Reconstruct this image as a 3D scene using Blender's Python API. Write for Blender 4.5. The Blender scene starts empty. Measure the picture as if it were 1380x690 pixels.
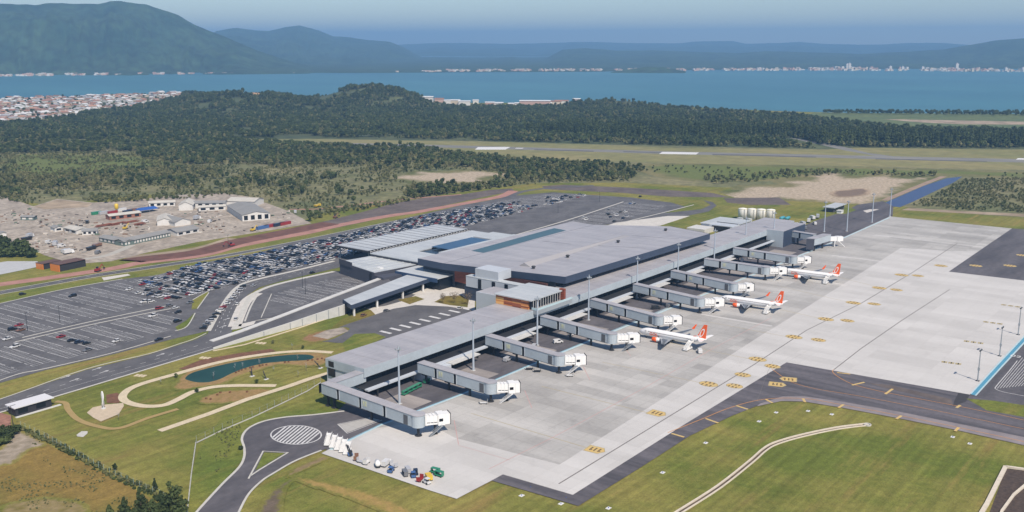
import bpy, bmesh, math, random
import numpy as np
from mathutils import Vector, Matrix
random.seed(7); rng = np.random.default_rng(11)
SC = bpy.context.scene
COL = SC.collection
R = math.radians

# ------------------------------------------------------------------ camera (metres; +X runs along the pier, +Y to the land side)
F, CX, CY, YH, V1X, H = 1340.0, 690.0, 345.0, 58.5, 1764.0, 150.0
TH = math.atan((CY - YH) / F)
HEAD = math.atan2(V1X - CX, (CY - YH) * math.sin(TH) + F * math.cos(TH))   # camera looks HEAD to the left of +X
FW0 = np.array([0, math.cos(TH), -math.sin(TH)]); UP0 = np.array([0, math.sin(TH), math.cos(TH)]); RT0 = np.array([1.0, 0, 0])
_d = (V1X - CX) * RT0 + (CY - YH) * UP0 + F * FW0
_u = np.array([_d[0], _d[1], 0]); _u /= np.linalg.norm(_u)
_v = np.array([-_u[1], _u[0], 0])
RM = np.array([_u, _v, [0, 0, 1.0]])
FW, UP, RT = RM @ FW0, RM @ UP0, RM @ RT0
CAM = np.array([0, 0, H])

def P(x, y, z=0.0):
    """point of the place at height z that the photograph shows at (x, y)"""
    d = (x - CX) * RT + (CY - y) * UP + F * FW
    t = (z - H) / d[2]
    p = CAM + t * d
    return Vector((p[0], p[1], z))
def G(pts, z=0.0):
    return [P(x, y, z) for x, y in pts]
def project(p):
    p = np.asarray(p, float) - CAM
    w = p @ FW
    return CX + F * (p @ RT) / w, CY - F * (p @ UP) / w

# ------------------------------------------------------------------ materials
MATS = {}
def srgb(r, g, b):
    f = lambda c: (c / 255 / 12.92) if c <= 10 else ((c / 255 + .055) / 1.055) ** 2.4
    return (f(r), f(g), f(b))
def mat(name, col, rough=.8, metal=0.0, var=0.0, scale=.2, col2=None, fine=0.0, fine_scale=3.0, stretch=None, emit=None, spec=None, bump=0.0, bump_scale=1.0):
    """principled material whose colour wanders between two tones by noise in world metres"""
    if name in MATS: return MATS[name]
    m = bpy.data.materials.new(name); m.use_nodes = True
    nt = m.node_tree; N, L = nt.nodes, nt.links
    b = N['Principled BSDF']
    b.inputs['Roughness'].default_value = rough; b.inputs['Metallic'].default_value = metal
    if spec is not None: b.inputs['Specular IOR Level'].default_value = spec
    c = (*col, 1)
    b.inputs['Base Color'].default_value = c
    if var or col2 or fine:
        geo = N.new('ShaderNodeNewGeometry')
        vec = geo.outputs['Position']
        if stretch:
            mp = N.new('ShaderNodeMapping'); mp.inputs['Scale'].default_value = stretch
            L.new(vec, mp.inputs['Vector']); vec = mp.outputs['Vector']
        n1 = N.new('ShaderNodeTexNoise'); n1.inputs['Scale'].default_value = scale; n1.inputs['Detail'].default_value = 5; n1.inputs['Roughness'].default_value = .6
        L.new(vec, n1.inputs['Vector'])
        r1 = N.new('ShaderNodeMapRange'); r1.inputs[1].default_value = .34; r1.inputs[2].default_value = .66
        L.new(n1.outputs['Fac'], r1.inputs[0])
        mx = N.new('ShaderNodeMix'); mx.data_type = 'RGBA'
        lo = col2 if col2 else tuple(k * (1 - var) for k in col)
        hi = col if col2 else tuple(k * (1 + var) for k in col)
        mx.inputs[6].default_value = (*hi, 1); mx.inputs[7].default_value = (*lo, 1)
        L.new(r1.outputs[0], mx.inputs[0])
        out = mx.outputs[2]
        if fine:
            n2 = N.new('ShaderNodeTexNoise'); n2.inputs['Scale'].default_value = fine_scale; n2.inputs['Detail'].default_value = 3
            L.new(geo.outputs['Position'], n2.inputs['Vector'])
            r2 = N.new('ShaderNodeMapRange'); r2.inputs[1].default_value = .3; r2.inputs[2].default_value = .7
            r2.inputs[3].default_value = 1 - fine; r2.inputs[4].default_value = 1 + fine
            L.new(n2.outputs['Fac'], r2.inputs[0])
            ml = N.new('ShaderNodeMix'); ml.data_type = 'RGBA'; ml.blend_type = 'MULTIPLY'; ml.inputs[0].default_value = 1
            L.new(out, ml.inputs[6]); L.new(r2.outputs[0], ml.inputs[7]); out = ml.outputs[2]
        L.new(out, b.inputs['Base Color'])
        if bump:
            bp = N.new('ShaderNodeBump'); bp.inputs['Strength'].default_value = bump
            n3 = N.new('ShaderNodeTexNoise'); n3.inputs['Scale'].default_value = bump_scale; n3.inputs['Detail'].default_value = 4
            L.new(geo.outputs['Position'], n3.inputs['Vector']); L.new(n3.outputs['Fac'], bp.inputs['Height']); L.new(bp.outputs[0], b.inputs['Normal'])
    if emit:
        b.inputs['Emission Color'].default_value = (*emit, 1); b.inputs['Emission Strength'].default_value = 1
    MATS[name] = m
    return m

# ------------------------------------------------------------------ mesh builder
class MB:
    def __init__(s): s.v, s.f, s.mi, s.cur = [], [], [], 0
    def slot(s, i): s.cur = i; return s
    def add(s, vs, fs):
        o = len(s.v); s.v += [tuple(v) for v in vs]
        for f in fs: s.f.append(tuple(o + i for i in f)); s.mi.append(s.cur)
    def quad(s, a, b, c, d): s.add([a, b, c, d], [(0, 1, 2, 3)])
    def poly(s, pts): s.add(pts, [tuple(range(len(pts)))])
    def hexa(s, bot, top):
        n = len(bot)
        fs = [tuple(reversed(range(n))), tuple(range(n, 2 * n))] + [(i, (i + 1) % n, n + (i + 1) % n, n + i) for i in range(n)]
        s.add(list(bot) + list(top), fs)
    def prism(s, pts, z0, z1):
        a = sum(pts[i][0] * pts[(i + 1) % len(pts)][1] - pts[(i + 1) % len(pts)][0] * pts[i][1] for i in range(len(pts)))
        if a < 0: pts = list(reversed(pts))
        s.hexa([(p[0], p[1], z0) for p in pts], [(p[0], p[1], z1) for p in pts])
    def box(s, x0, x1, y0, y1, z0, z1):
        s.prism([(x0, y0), (x1, y0), (x1, y1), (x0, y1)], z0, z1)
    def obox(s, c, d, l, w, z0, z1, dz=0.0):
        """box of length l along direction d (2-d) and width w, centred at c; dz tilts its far end"""
        d = Vector((d[0], d[1])).normalized(); n = Vector((-d.y, d.x)); c = Vector((c[0], c[1]))
        a, b = c - d * l / 2, c + d * l / 2
        pts = [a - n * w / 2, b - n * w / 2, b + n * w / 2, a + n * w / 2]
        e = [0, dz, dz, 0]
        s.hexa([(p.x, p.y, z0 + k) for p, k in zip(pts, e)], [(p.x, p.y, z1 + k) for p, k in zip(pts, e)])
    def tube(s, a, b, r0, r1=None, n=8, caps=True):
        r1 = r0 if r1 is None else r1
        a, b = Vector(a), Vector(b); d = (b - a).normalized()
        t = Vector((0, 0, 1)) if abs(d.z) < .9 else Vector((1, 0, 0))
        x = d.cross(t).normalized(); y = d.cross(x)
        vs = []
        for c, r in ((a, r0), (b, r1)):
            for i in range(n):
                g = 2 * math.pi * i / n; vs.append(c + x * (r * math.cos(g)) + y * (r * math.sin(g)))
        fs = [(i, n + i, n + (i + 1) % n, (i + 1) % n) for i in range(n)]
        if caps: fs += [tuple(range(n)), tuple(reversed(range(n, 2 * n)))]
        s.add(vs, fs)
    def lathe(s, prof, c, axis='z', n=16):
        """rings (offset along axis, radius)"""
        vs = []; c = Vector(c)
        for t, r in prof:
            for i in range(n):
                g = 2 * math.pi * i / n
                if axis == 'z': vs.append(c + Vector((r * math.cos(g), r * math.sin(g), t)))
                else: vs.append(c + Vector((t, r * math.cos(g), r * math.sin(g))))
        fs = []
        for k in range(len(prof) - 1):
            for i in range(n):
                j = (i + 1) % n; fs.append((k * n + i, k * n + j, k * n + n + j, k * n + n + i))
        fs += [tuple(reversed(range(n))), tuple(range((len(prof) - 1) * n, len(prof) * n))]
        s.add(vs, fs)
    def mesh(s, name, mats):
        me = bpy.data.meshes.new(name); me.from_pydata(s.v, [], s.f)
        for m in (mats if isinstance(mats, (list, tuple)) else [mats]): me.materials.append(m)
        me.polygons.foreach_set('material_index', s.mi)
        me.update()
        return me
    def build(s, name, mats, parent=None, smooth=False, fix=True):
        me = s.mesh(name, mats)
        if fix:
            bm = bmesh.new(); bm.from_mesh(me); bmesh.ops.recalc_face_normals(bm, faces=bm.faces); bm.to_mesh(me); bm.free()
        if smooth:
            for p in me.polygons: p.use_smooth = True
        o = bpy.data.objects.new(name, me); COL.objects.link(o)
        if parent is not None:
            o.parent = parent
        return o

def tag(o, label=None, cat=None, group=None, kind=None):
    if label: o['label'] = label
    if cat: o['category'] = cat
    if group: o['group'] = group
    if kind: o['kind'] = kind
    return o
def thing(name, label, cat, loc=(0, 0, 0), rz=0.0, group=None):
    o = bpy.data.objects.new(name, None); COL.objects.link(o)
    o.location = loc; o.rotation_euler = (0, 0, rz); o.empty_display_size = .5
    return tag(o, label, cat, group)
def copy_tree(o, parent=None):
    c = o.copy(); COL.objects.link(c)
    if parent is not None: c.parent = parent
    for ch in list(o.children): copy_tree(ch, c)
    return c
def structure(o, label, cat):
    return tag(o, label, cat, kind='structure')

LAYER = [0.0]
def sheet(name, pts, m, label, cat, z=None, kind='structure', px=True, step=.003):
    """flat ground area given by its outline; every sheet lies a little above the one before"""
    if z is None: LAYER[0] += step; z = LAYER[0]
    ps = G(pts, z) if px else [Vector((p[0], p[1], z)) for p in pts]
    a = sum(ps[i].x * ps[(i + 1) % len(ps)].y - ps[(i + 1) % len(ps)].x * ps[i].y for i in range(len(ps)))
    if a < 0: ps.reverse()
    mb = MB(); mb.poly(ps)
    o = mb.build(name, m, fix=False)
    return tag(o, label, cat, kind=kind)
def smooth_line(pts, n=8, closed=False):
    pts = [Vector(p) for p in pts]; out = []; m = len(pts)
    for i in range(m if closed else m - 1):
        p1, p2 = pts[i], pts[(i + 1) % m]
        p0 = pts[i - 1] if (i > 0 or closed) else p1
        p3 = pts[(i + 2) % m] if (i + 2 < m or closed) else p2
        for k in range(n):
            t = k / n
            out.append(.5 * ((2 * p1) + (p2 - p0) * t + (2 * p0 - 5 * p1 + 4 * p2 - p3) * t * t + (3 * p1 - p0 - 3 * p2 + p3) * t ** 3))
    if not closed: out.append(pts[-1])
    return out
def ribbon_pts(line, w):
    L_, R_ = [], []
    for i, p in enumerate(line):
        a = line[max(i - 1, 0)]; b = line[min(i + 1, len(line) - 1)]
        d = Vector((b.x - a.x, b.y - a.y)).normalized(); n = Vector((-d.y, d.x))
        L_.append(Vector((p.x + n.x * w / 2, p.y + n.y * w / 2, p.z))); R_.append(Vector((p.x - n.x * w / 2, p.y - n.y * w / 2, p.z)))
    return L_, R_
def ribbon(mb, line, w, h=0.0):
    """strip of width w along a line of points; h > 0 makes it a raised kerb"""
    L_, R_ = ribbon_pts(line, w)
    for i in range(len(line) - 1):
        a, b, c, d = R_[i], R_[i + 1], L_[i + 1], L_[i]
        if h:
            up = Vector((0, 0, h)); mb.hexa([a, b, c, d], [a + up, b + up, c + up, d + up])
        else: mb.quad(a, b, c, d)
def road(name, pts, w, m, label, cat, curve=True, px=True, step=.003, kerb=None):
    LAYER[0] += step; z = LAYER[0]
    line = G(pts, z) if px else [Vector((p[0], p[1], z)) for p in pts]
    if curve: line = smooth_line(line, 6)
    mb = MB(); ribbon(mb, line, w)
    o = mb.build(name, m, fix=False)
    return tag(o, label, cat, kind='structure')
def in_poly(px, py, poly):
    inside = np.zeros(len(px), bool); n = len(poly)
    for i in range(n):
        x0, y0 = poly[i]; x1, y1 = poly[(i + 1) % n]
        c = ((y0 > py) != (y1 > py)) & (px < (x1 - x0) * (py - y0) / (y1 - y0 + 1e-12) + x0)
        inside ^= c
    return inside
def text_mesh(name, s, size, m, parent, loc, rot, depth=.02, align='CENTER'):
    cu = bpy.data.curves.new(name, 'FONT'); cu.body = s; cu.size = size; cu.align_x = align; cu.align_y = 'CENTER'; cu.extrude = depth
    t = bpy.data.objects.new(name, cu); COL.objects.link(t)
    bpy.context.view_layer.update()
    me = bpy.data.meshes.new_from_object(t)
    bpy.data.objects.remove(t); me.name = name
    me.materials.clear(); me.materials.append(m)
    o = bpy.data.objects.new(name, me); COL.objects.link(o)
    if parent is not None: o.parent = parent
    o.location = loc; o.rotation_euler = rot
    return o
# ------------------------------------------------------------------ ground materials
def grass_mat(name, green, straw, brown, streak=.25, soil=None, fray_s=.35):
    m = mat(name, green, .95); nt = m.node_tree; N, L = nt.nodes, nt.links; b = N['Principled BSDF']; b.inputs['Specular IOR Level'].default_value = .15
    geo = N.new('ShaderNodeNewGeometry')
    def noise(sc, det, st=(1, 1, 1), lo=.35, hi=.65, rot=0.0):
        mp = N.new('ShaderNodeMapping'); mp.inputs['Scale'].default_value = st; mp.inputs['Rotation'].default_value = (0, 0, rot); L.new(geo.outputs['Position'], mp.inputs['Vector'])
        n = N.new('ShaderNodeTexNoise'); n.inputs['Scale'].default_value = sc; n.inputs['Detail'].default_value = det; n.inputs['Roughness'].default_value = .62; L.new(mp.outputs[0], n.inputs['Vector'])
        r = N.new('ShaderNodeMapRange'); r.inputs[1].default_value = lo; r.inputs[2].default_value = hi; L.new(n.outputs['Fac'], r.inputs[0]); return r.outputs[0]
    def mix(f, a, c, mode='MIX'):
        q = N.new('ShaderNodeMix'); q.data_type = 'RGBA'; q.blend_type = mode
        if f is None: q.inputs[0].default_value = 1
        else: L.new(f, q.inputs[0])
        for i, v in ((6, a), (7, c)):
            if isinstance(v, tuple): q.inputs[i].default_value = (*v, 1)
            else: L.new(v, q.inputs[i])
        return q.outputs[2]
    def grey(f, lo, hi):
        r = N.new('ShaderNodeMapRange'); r.inputs[3].default_value = lo; r.inputs[4].default_value = hi; L.new(f, r.inputs[0]); return r.outputs[0]
    c = mix(noise(.016, 6, (1.3, .8, 1), .4, .6), green, straw)
    c = mix(noise(.03, 6, (.35, 2.4, 1), .56, .74), c, brown)
    c = mix(None, c, grey(noise(.22, 3, (.05, 1.6, 1), .3, .7, .04), 1 - streak, 1 + streak), 'MULTIPLY')
    c = mix(None, c, grey(noise(.35, 6, (1, 1, 1), .3, .7), .80, 1.2), 'MULTIPLY')
    c = mix(None, c, grey(noise(1.6, 4, (1, 1, 1), .3, .7), .78, 1.22), 'MULTIPLY')
    if soil:
        at = N.new('ShaderNodeAttribute'); at.attribute_name = 'inside'
        sm = N.new('ShaderNodeMath'); sm.operation = 'MULTIPLY_ADD'; sm.inputs[1].default_value = 1.5; L.new(at.outputs['Fac'], sm.inputs[0]); L.new(noise(fray_s, 9, (1, 1, 1), .25, .75), sm.inputs[2])
        fr = N.new('ShaderNodeMapRange'); fr.inputs[1].default_value = .75; fr.inputs[2].default_value = 1.3; L.new(sm.outputs[0], fr.inputs[0])
        sc2 = mix(noise(.3, 5), soil[0], soil[1]); sc2 = mix(None, sc2, grey(noise(1.2, 5, (1, 1, 1), .3, .7), .8, 1.2), 'MULTIPLY')
        c = mix(fr.outputs[0], c, sc2)
    L.new(c, b.inputs['Base Color']); return m
def soft_sheet(name, pts, m, label, cat):
    """ground patch that frays into the grass: the attribute inside rises from its outline to its middle"""
    LAYER[0] += .003; z = LAYER[0]; outer = smooth_line(G(pts, z), 3, closed=True); c = sum(outer, Vector()) / len(outer); n = len(outer)
    a = sum(outer[i].x * outer[(i + 1) % n].y - outer[(i + 1) % n].x * outer[i].y for i in range(n))
    if a < 0: outer.reverse()
    xs = [p.x for p in outer]; ys = [p.y for p in outer]; x0, x1, y0, y1 = min(xs), max(xs), min(ys), max(ys)
    g = max((x1 - x0), (y1 - y0)) / 70; w = min(4.5 + (.035 * c.length if c.length > 700 else 0), .28 * min(x1 - x0, y1 - y0) + 1)
    nx, ny = int((x1 - x0) / g) + 2, int((y1 - y0) / g) + 2
    gx, gy = np.meshgrid(x0 - g / 2 + np.arange(nx) * g, y0 - g / 2 + np.arange(ny) * g, indexing='ij'); fx, fy = gx.ravel(), gy.ravel()
    ins = in_poly(fx, fy, [(p.x, p.y) for p in outer]); dist = np.full(fx.size, 1e9)
    for k in range(n):
        a_, b_ = outer[k], outer[(k + 1) % n]; ex, ey = b_.x - a_.x, b_.y - a_.y; t_ = np.clip(((fx - a_.x) * ex + (fy - a_.y) * ey) / (ex * ex + ey * ey + 1e-9), 0, 1)
        dist = np.minimum(dist, np.hypot(fx - a_.x - t_ * ex, fy - a_.y - t_ * ey))
    val = np.where(ins, np.minimum(dist / w, 1), -dist / w)
    fs = [(i * ny + j, (i + 1) * ny + j, (i + 1) * ny + j + 1, i * ny + j + 1) for i in range(nx - 1) for j in range(ny - 1) if max(val[i * ny + j], val[(i + 1) * ny + j], val[(i + 1) * ny + j + 1], val[i * ny + j + 1]) > 0]
    me = bpy.data.meshes.new(name); me.from_pydata([(a_, b_, z) for a_, b_ in zip(fx, fy)], [], fs)
    me.materials.append(m); at = me.attributes.new('inside', 'FLOAT', 'POINT'); at.data.foreach_set('value', val.astype(np.float32))
    o = bpy.data.objects.new(name, me); COL.objects.link(o); return tag(o, label, cat, kind='structure')
M_GRASS = grass_mat('mown_grass', srgb(96, 106, 46), srgb(130, 124, 66), srgb(136, 114, 70), .2)
M_GRASS2 = grass_mat('green_grass', srgb(92, 106, 46), srgb(116, 118, 56), srgb(130, 122, 64), .15)
M_DRY = grass_mat('dry_grass', srgb(104, 102, 50), srgb(130, 110, 60), srgb(112, 92, 56), .12)
M_SCRUB = mat('scrub_ground', srgb(92, 98, 60), .95, col2=srgb(126, 120, 84), scale=.012, fine=.35, fine_scale=.12)
M_MEADOW = mat('meadow', srgb(98, 108, 60), .95, col2=srgb(80, 96, 56), scale=.02, fine=.3, fine_scale=.1)
def fray(name, base, ground):
    m = grass_mat(name, srgb(92, 98, 60), srgb(126, 120, 84), srgb(116, 110, 70), .1, (base, ground), .03); return m
M_FRSAND = fray('frayed_sand', srgb(194, 178, 158), srgb(146, 134, 112)); M_FRDARK = grass_mat('frayed_dark', srgb(168, 150, 128), srgb(140, 124, 104), srgb(150, 134, 112), .1, (srgb(128, 112, 98), srgb(116, 102, 90)), .05); M_FRMEAD = fray('frayed_meadow', srgb(112, 118, 68), srgb(92, 104, 58))
M_FIELD = mat('airfield_grass', srgb(136, 128, 84), .95, col2=srgb(118, 118, 72), scale=.01, fine=.15, fine_scale=.06, stretch=(1.6, .5, 1))
M_FLOOR = mat('forest_floor', srgb(60, 72, 44), .95, col2=srgb(84, 90, 56), scale=.01, fine=.3, fine_scale=.05)
M_SOIL = mat('bare_soil', srgb(156, 128, 92), .95, col2=srgb(134, 116, 72), scale=.15, fine=.25, fine_scale=.9)
M_REDSOIL = mat('red_soil', srgb(160, 118, 100), .95, col2=srgb(128, 92, 78), scale=.08, fine=.2, fine_scale=.6)
M_SAND = mat('sandy_ground', srgb(178, 160, 138), .95, col2=srgb(128, 114, 92), scale=.03, fine=.3, fine_scale=.12)
M_YARD = mat('yard_gravel', srgb(172, 162, 148), .95, col2=srgb(140, 130, 118), scale=.05, fine=.3, fine_scale=.25)
M_DARKSOIL = mat('dark_fill', srgb(108, 98, 92), .95, col2=srgb(84, 76, 74), scale=.05, fine=.15, fine_scale=.3)
M_ASPH = mat('asphalt', srgb(100, 99, 100), .85, col2=srgb(82, 81, 83), scale=.08, fine=.10, fine_scale=.8)
M_ASPH_DK = mat('dark_asphalt', srgb(98, 95, 98), .85, col2=srgb(74, 72, 76), scale=.06, fine=.14, fine_scale=.35, stretch=(.25, 1.4, 1))
M_LOT = mat('parking_asphalt', srgb(104, 103, 104), .85, col2=srgb(82, 81, 83), scale=.07, fine=.16, fine_scale=.5)
M_TAXI = mat('taxiway_asphalt', srgb(104, 100, 104), .85, col2=srgb(72, 70, 74), scale=.12, fine=.12, fine_scale=.5, stretch=(1.5, .12, 1))
M_SHOULDER = mat('shoulder_asphalt', srgb(142, 134, 134), .88, col2=srgb(122, 116, 118), scale=.15, fine=.1, fine_scale=.6)
M_RUN = mat('runway_asphalt', srgb(134, 132, 126), .9, col2=srgb(112, 112, 108), scale=.02, stretch=(2, .3, 1))
M_PAVE = mat('pale_paving', srgb(196, 192, 184), .9, var=.08, scale=.2, fine=.08, fine_scale=1.0)
M_PATH = mat('beige_path', srgb(200, 186, 158), .9, var=.07, scale=.3, fine=.1, fine_scale=1.5)
M_KERB = mat('concrete_kerb', srgb(188, 186, 178), .9, var=.08, scale=.4)
M_WHITE = mat('white_paint', (.68, .68, .66), .6, var=.06, scale=.5)
M_FADEDW = mat('faded_white_paint', (.58, .58, .57), .7, var=.12, scale=.3)
M_YEL = mat('yellow_paint', srgb(208, 172, 96), .7, col2=srgb(190, 172, 124), scale=.7)
M_YELF = mat('faded_yellow_paint', srgb(170, 156, 116), .8, var=.06, scale=.3)
M_ORANGEP = mat('orange_paint', srgb(196, 140, 80), .8, var=.05, scale=.3)
M_REDP = mat('faded_red_paint', srgb(188, 150, 146), .8, var=.05, scale=.3)
M_JOINT = mat('dark_joint', srgb(120, 116, 112), .9)
M_BLUEP = mat('blue_paint', srgb(82, 146, 172), .7, var=.06, scale=.4)
M_PALEBLUE = mat('pale_blue_paint', srgb(176, 198, 202), .7, var=.05, scale=.4)
M_POND = mat('pond_water', srgb(44, 76, 72), .5, col2=srgb(36, 66, 64), scale=.05, spec=.08)
M_CANAL = mat('canal_water', srgb(58, 66, 104), .3, spec=.3)
M_MARK = mat('black_paint', (.16, .11, .05), .8)

def apron_mat(name, base, lo, sizes=((7.5, 30.0), (7.5, 7.5), (22.5, 15)), k=(.42, .16, .22), amp=1.9, jo=7.5, ns_=.022, rough=.85):
    m = mat(name, base, rough)
    nt = m.node_tree; N, L = nt.nodes, nt.links; b = N['Principled BSDF']
    geo = N.new('ShaderNodeNewGeometry')
    def panel(sx, sy):
        mp = N.new('ShaderNodeVectorMath'); mp.operation = 'MULTIPLY'; mp.inputs[1].default_value = (1 / sx, 1 / sy, 0); L.new(geo.outputs['Position'], mp.inputs[0])
        fl = N.new('ShaderNodeVectorMath'); fl.operation = 'FLOOR'; L.new(mp.outputs[0], fl.inputs[0])
        wn_ = N.new('ShaderNodeTexWhiteNoise'); wn_.noise_dimensions = '2D'; L.new(fl.outputs[0], wn_.inputs['Vector'])
        return wn_.outputs['Value']
    p1, p2, p3 = panel(*sizes[0]), panel(*sizes[1]), panel(*sizes[2])
    ns = N.new('ShaderNodeTexNoise'); ns.inputs['Scale'].default_value = ns_; ns.inputs['Detail'].default_value = 6
    mp = N.new('ShaderNodeMapping'); mp.inputs['Scale'].default_value = (2.4, .7, 1); L.new(geo.outputs['Position'], mp.inputs['Vector']); L.new(mp.outputs[0], ns.inputs['Vector'])
    nf = N.new('ShaderNodeTexNoise'); nf.inputs['Scale'].default_value = .5; nf.inputs['Detail'].default_value = 6; L.new(geo.outputs['Position'], nf.inputs['Vector'])
    def madd(a, k, c):
        q = N.new('ShaderNodeMath'); q.operation = 'MULTIPLY_ADD'; q.inputs[1].default_value = k
        L.new(a, q.inputs[0])
        if isinstance(c, float): q.inputs[2].default_value = c
        else: L.new(c, q.inputs[2])
        return q.outputs[0]
    f = madd(ns.outputs['Fac'], amp, .5 - amp / 2 - sum(k) / 2)
    f = madd(p1, k[0], f); f = madd(p2, k[1], f); f = madd(p3, k[2], f); f = madd(nf.outputs['Fac'], .5, madd(f, 1.0, -.25))
    # joints between slabs
    def joint(axis, size):
        sp = N.new('ShaderNodeSeparateXYZ'); L.new(geo.outputs['Position'], sp.inputs[0])
        dv = N.new('ShaderNodeMath'); dv.operation = 'DIVIDE'; dv.inputs[1].default_value = size; L.new(sp.outputs[axis], dv.inputs[0])
        fr = N.new('ShaderNodeMath'); fr.operation = 'FRACT'; L.new(dv.outputs[0], fr.inputs[0])
        lt = N.new('ShaderNodeMath'); lt.operation = 'LESS_THAN'; lt.inputs[1].default_value = .26 / size; L.new(fr.outputs[0], lt.inputs[0])
        return lt.outputs[0]
    if jo: f = madd(joint('X', jo), -.3, f); f = madd(joint('Y', jo), -.3, f)
    if jo:   # oil and rubber stains
        st = N.new('ShaderNodeTexNoise'); st.inputs['Scale'].default_value = .09; st.inputs['Detail'].default_value = 9; st.inputs['Roughness'].default_value = .7; L.new(geo.outputs['Position'], st.inputs['Vector'])
        sr = N.new('ShaderNodeMapRange'); sr.inputs[1].default_value = .60; sr.inputs[2].default_value = .74; L.new(st.outputs['Fac'], sr.inputs[0]); f = madd(sr.outputs[0], -.7, f)
    mx = N.new('ShaderNodeMix'); mx.data_type = 'RGBA'; mx.clamp_factor = True
    mx.inputs[6].default_value = (*lo, 1); mx.inputs[7].default_value = (*base, 1)
    L.new(f, mx.inputs[0]); L.new(mx.outputs[2], b.inputs['Base Color'])
    return m
M_APRON = apron_mat('apron_concrete', srgb(187, 185, 180), srgb(148, 146, 142))
M_APRON_LT = apron_mat('bright_apron_concrete', srgb(201, 199, 195), srgb(182, 180, 176))

# ------------------------------------------------------------------ sea and land
sea_m = mat('bay_water', srgb(72, 122, 132), .4, col2=srgb(58, 106, 122), scale=.0016, spec=.25, fine=.06, fine_scale=.01, stretch=(1, .35, 1), bump=.15, bump_scale=.05)
mb = MB(); mb.poly([(-9000, -9000, -2.2), (60000, -9000, -2.2), (60000, 60000, -2.2), (-9000, 60000, -2.2)])
structure(mb.build('sea', sea_m, fix=False), 'wide calm teal bay behind the wooded shore', 'sea')

COAST = [(-700, 136), (-200, 135), (0, 135), (120, 133), (250, 130), (450, 133), (575, 138.5), (700, 138.5), (780, 139.5), (880, 141), (960, 146), (1060, 150), (1135, 152), (1380, 153.5), (2300, 159)]
cp = [P(x, y) for x, y in COAST]
land = [Vector((-1200, -1500, 0)), Vector((5200, -1500, 0))] + list(reversed(cp)) + [Vector((-1200, 2600, 0))]
land = [cp[i] for i in range(len(cp))] + [Vector((3800, -1500, 0)), Vector((-1400, -1500, 0)), Vector((-1400, 2300, 0))]
a = sum(land[i].x * land[(i + 1) % len(land)].y - land[(i + 1) % len(land)].x * land[i].y for i in range(len(land)))
if a < 0: land.reverse()
mb = MB(); mb.poly(land)
structure(mb.build('ground', M_GRASS, fix=False), 'mown olive green grass on flat ground around the airport', 'ground')

# ------------------------------------------------------------------ wide areas behind the airport
sheet('scrubland', [(-700, 262), (-700, 150), (0, 150), (640, 150), (1000, 160), (1380, 172), (2300, 205), (2300, 300), (1400, 294), (1330, 290), (1225, 280), (1180, 270), (1100, 256), (960, 252), (840, 246), (720, 247), (640, 256), (540, 271), (440, 285), (400, 300), (330, 268), (200, 262), (70, 276), (0, 270)], M_SCRUB, 'rough green scrubland beyond the car parks', 'scrubland')
sheet('forest_floor', [(-700, 190), (-700, 142), (0, 167), (60, 163), (110, 153), (180, 147), (250, 132), (450, 135), (575, 141), (780, 142), (880, 144), (960, 149), (1060, 155), (1135, 163), (1180, 170), (1380, 177), (2300, 200), (2300, 226), (1380, 201), (1110, 201), (900, 197), (640, 190), (300, 187)], M_FLOOR, 'dark ground under the wood behind the runway', 'ground')
sheet('marsh', [(1100, 152), (1380, 154), (2300, 161), (2300, 198), (1380, 177), (1180, 171), (1070, 157)], M_MEADOW, 'flat green marsh along the far right shore', 'marsh')
sheet('sand_strip', [(1190, 160.5), (1280, 162), (1380, 164), (1700, 170), (1700, 172), (1380, 168), (1300, 167.5), (1240, 165)], M_SAND, 'pale sandy strip beyond the dark tree belt', 'sand')
soft_sheet('meadow', [(0, 212), (60, 206), (180, 208), (240, 216), (230, 226), (120, 236), (0, 240)], M_FRMEAD, 'lighter green meadow in the scrub at left', 'meadow')
soft_sheet('meadow', [(860, 222), (1000, 222), (1250, 228), (1380, 232), (1380, 240), (1290, 237), (1150, 240), (1000, 244), (900, 240)], M_FRMEAD, 'green meadow between runway and sandy clearing', 'meadow')
sheet('clearing', [(900, 151), (960, 150), (1000, 156), (960, 158)], M_MEADOW, 'pale clearing in the far wood', 'clearing')
sheet('airfield_grass', [(296, 188), (420, 187), (640, 191), (800, 195), (908, 199.5), (1112, 202), (1150, 199), (1380, 202), (2300, 222), (2300, 262), (1380, 229), (1200, 225), (962, 221), (800, 217), (690, 214), (600, 206), (460, 197), (310, 191)], M_FIELD, 'broad band of dry yellowish grass along the runway', 'grass')
mb = MB(); LAYER[0] += .003
for pts in ([(312, 189), (640, 196.5), (900, 204), (1380, 214.5), (2300, 236), (2300, 242), (1380, 219), (900, 207.5), (640, 200), (312, 190.6)],):
    mb.poly(G(pts, LAYER[0]))
structure(mb.build('runway', M_RUN, fix=False), 'long grey runway crossing behind the terminal', 'runway')
mb = MB(); LAYER[0] += .003
mb.poly(G([(1064, 186), (1075, 186.4), (1130, 196), (1170, 206), (1215, 212), (1190, 212), (1140, 203), (1110, 196)], LAYER[0]))
structure(mb.build('taxiway', M_RUN, fix=False), 'narrow taxiway curving from the far wood to the runway', 'taxiway')
mb = MB(); LAYER[0] += .003
for pts in ([(644, 198.2), (688, 198.0), (681, 201.6), (640, 201.6)], [(696, 199.3), (706, 199.3), (704, 200.2), (694, 200.2)], [(893, 204.6), (942, 205.4), (938, 208.2), (888, 207.4)], [(1372, 213), (1400, 213.6), (1398, 215.6), (1369, 215)]):
    mb.poly(G(pts, LAYER[0]))
structure(mb.build('runway_marking', M_WHITE), 'pale concrete pads and marks on the runway', 'marking')
mb = MB(); LAYER[0] += .003
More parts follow.
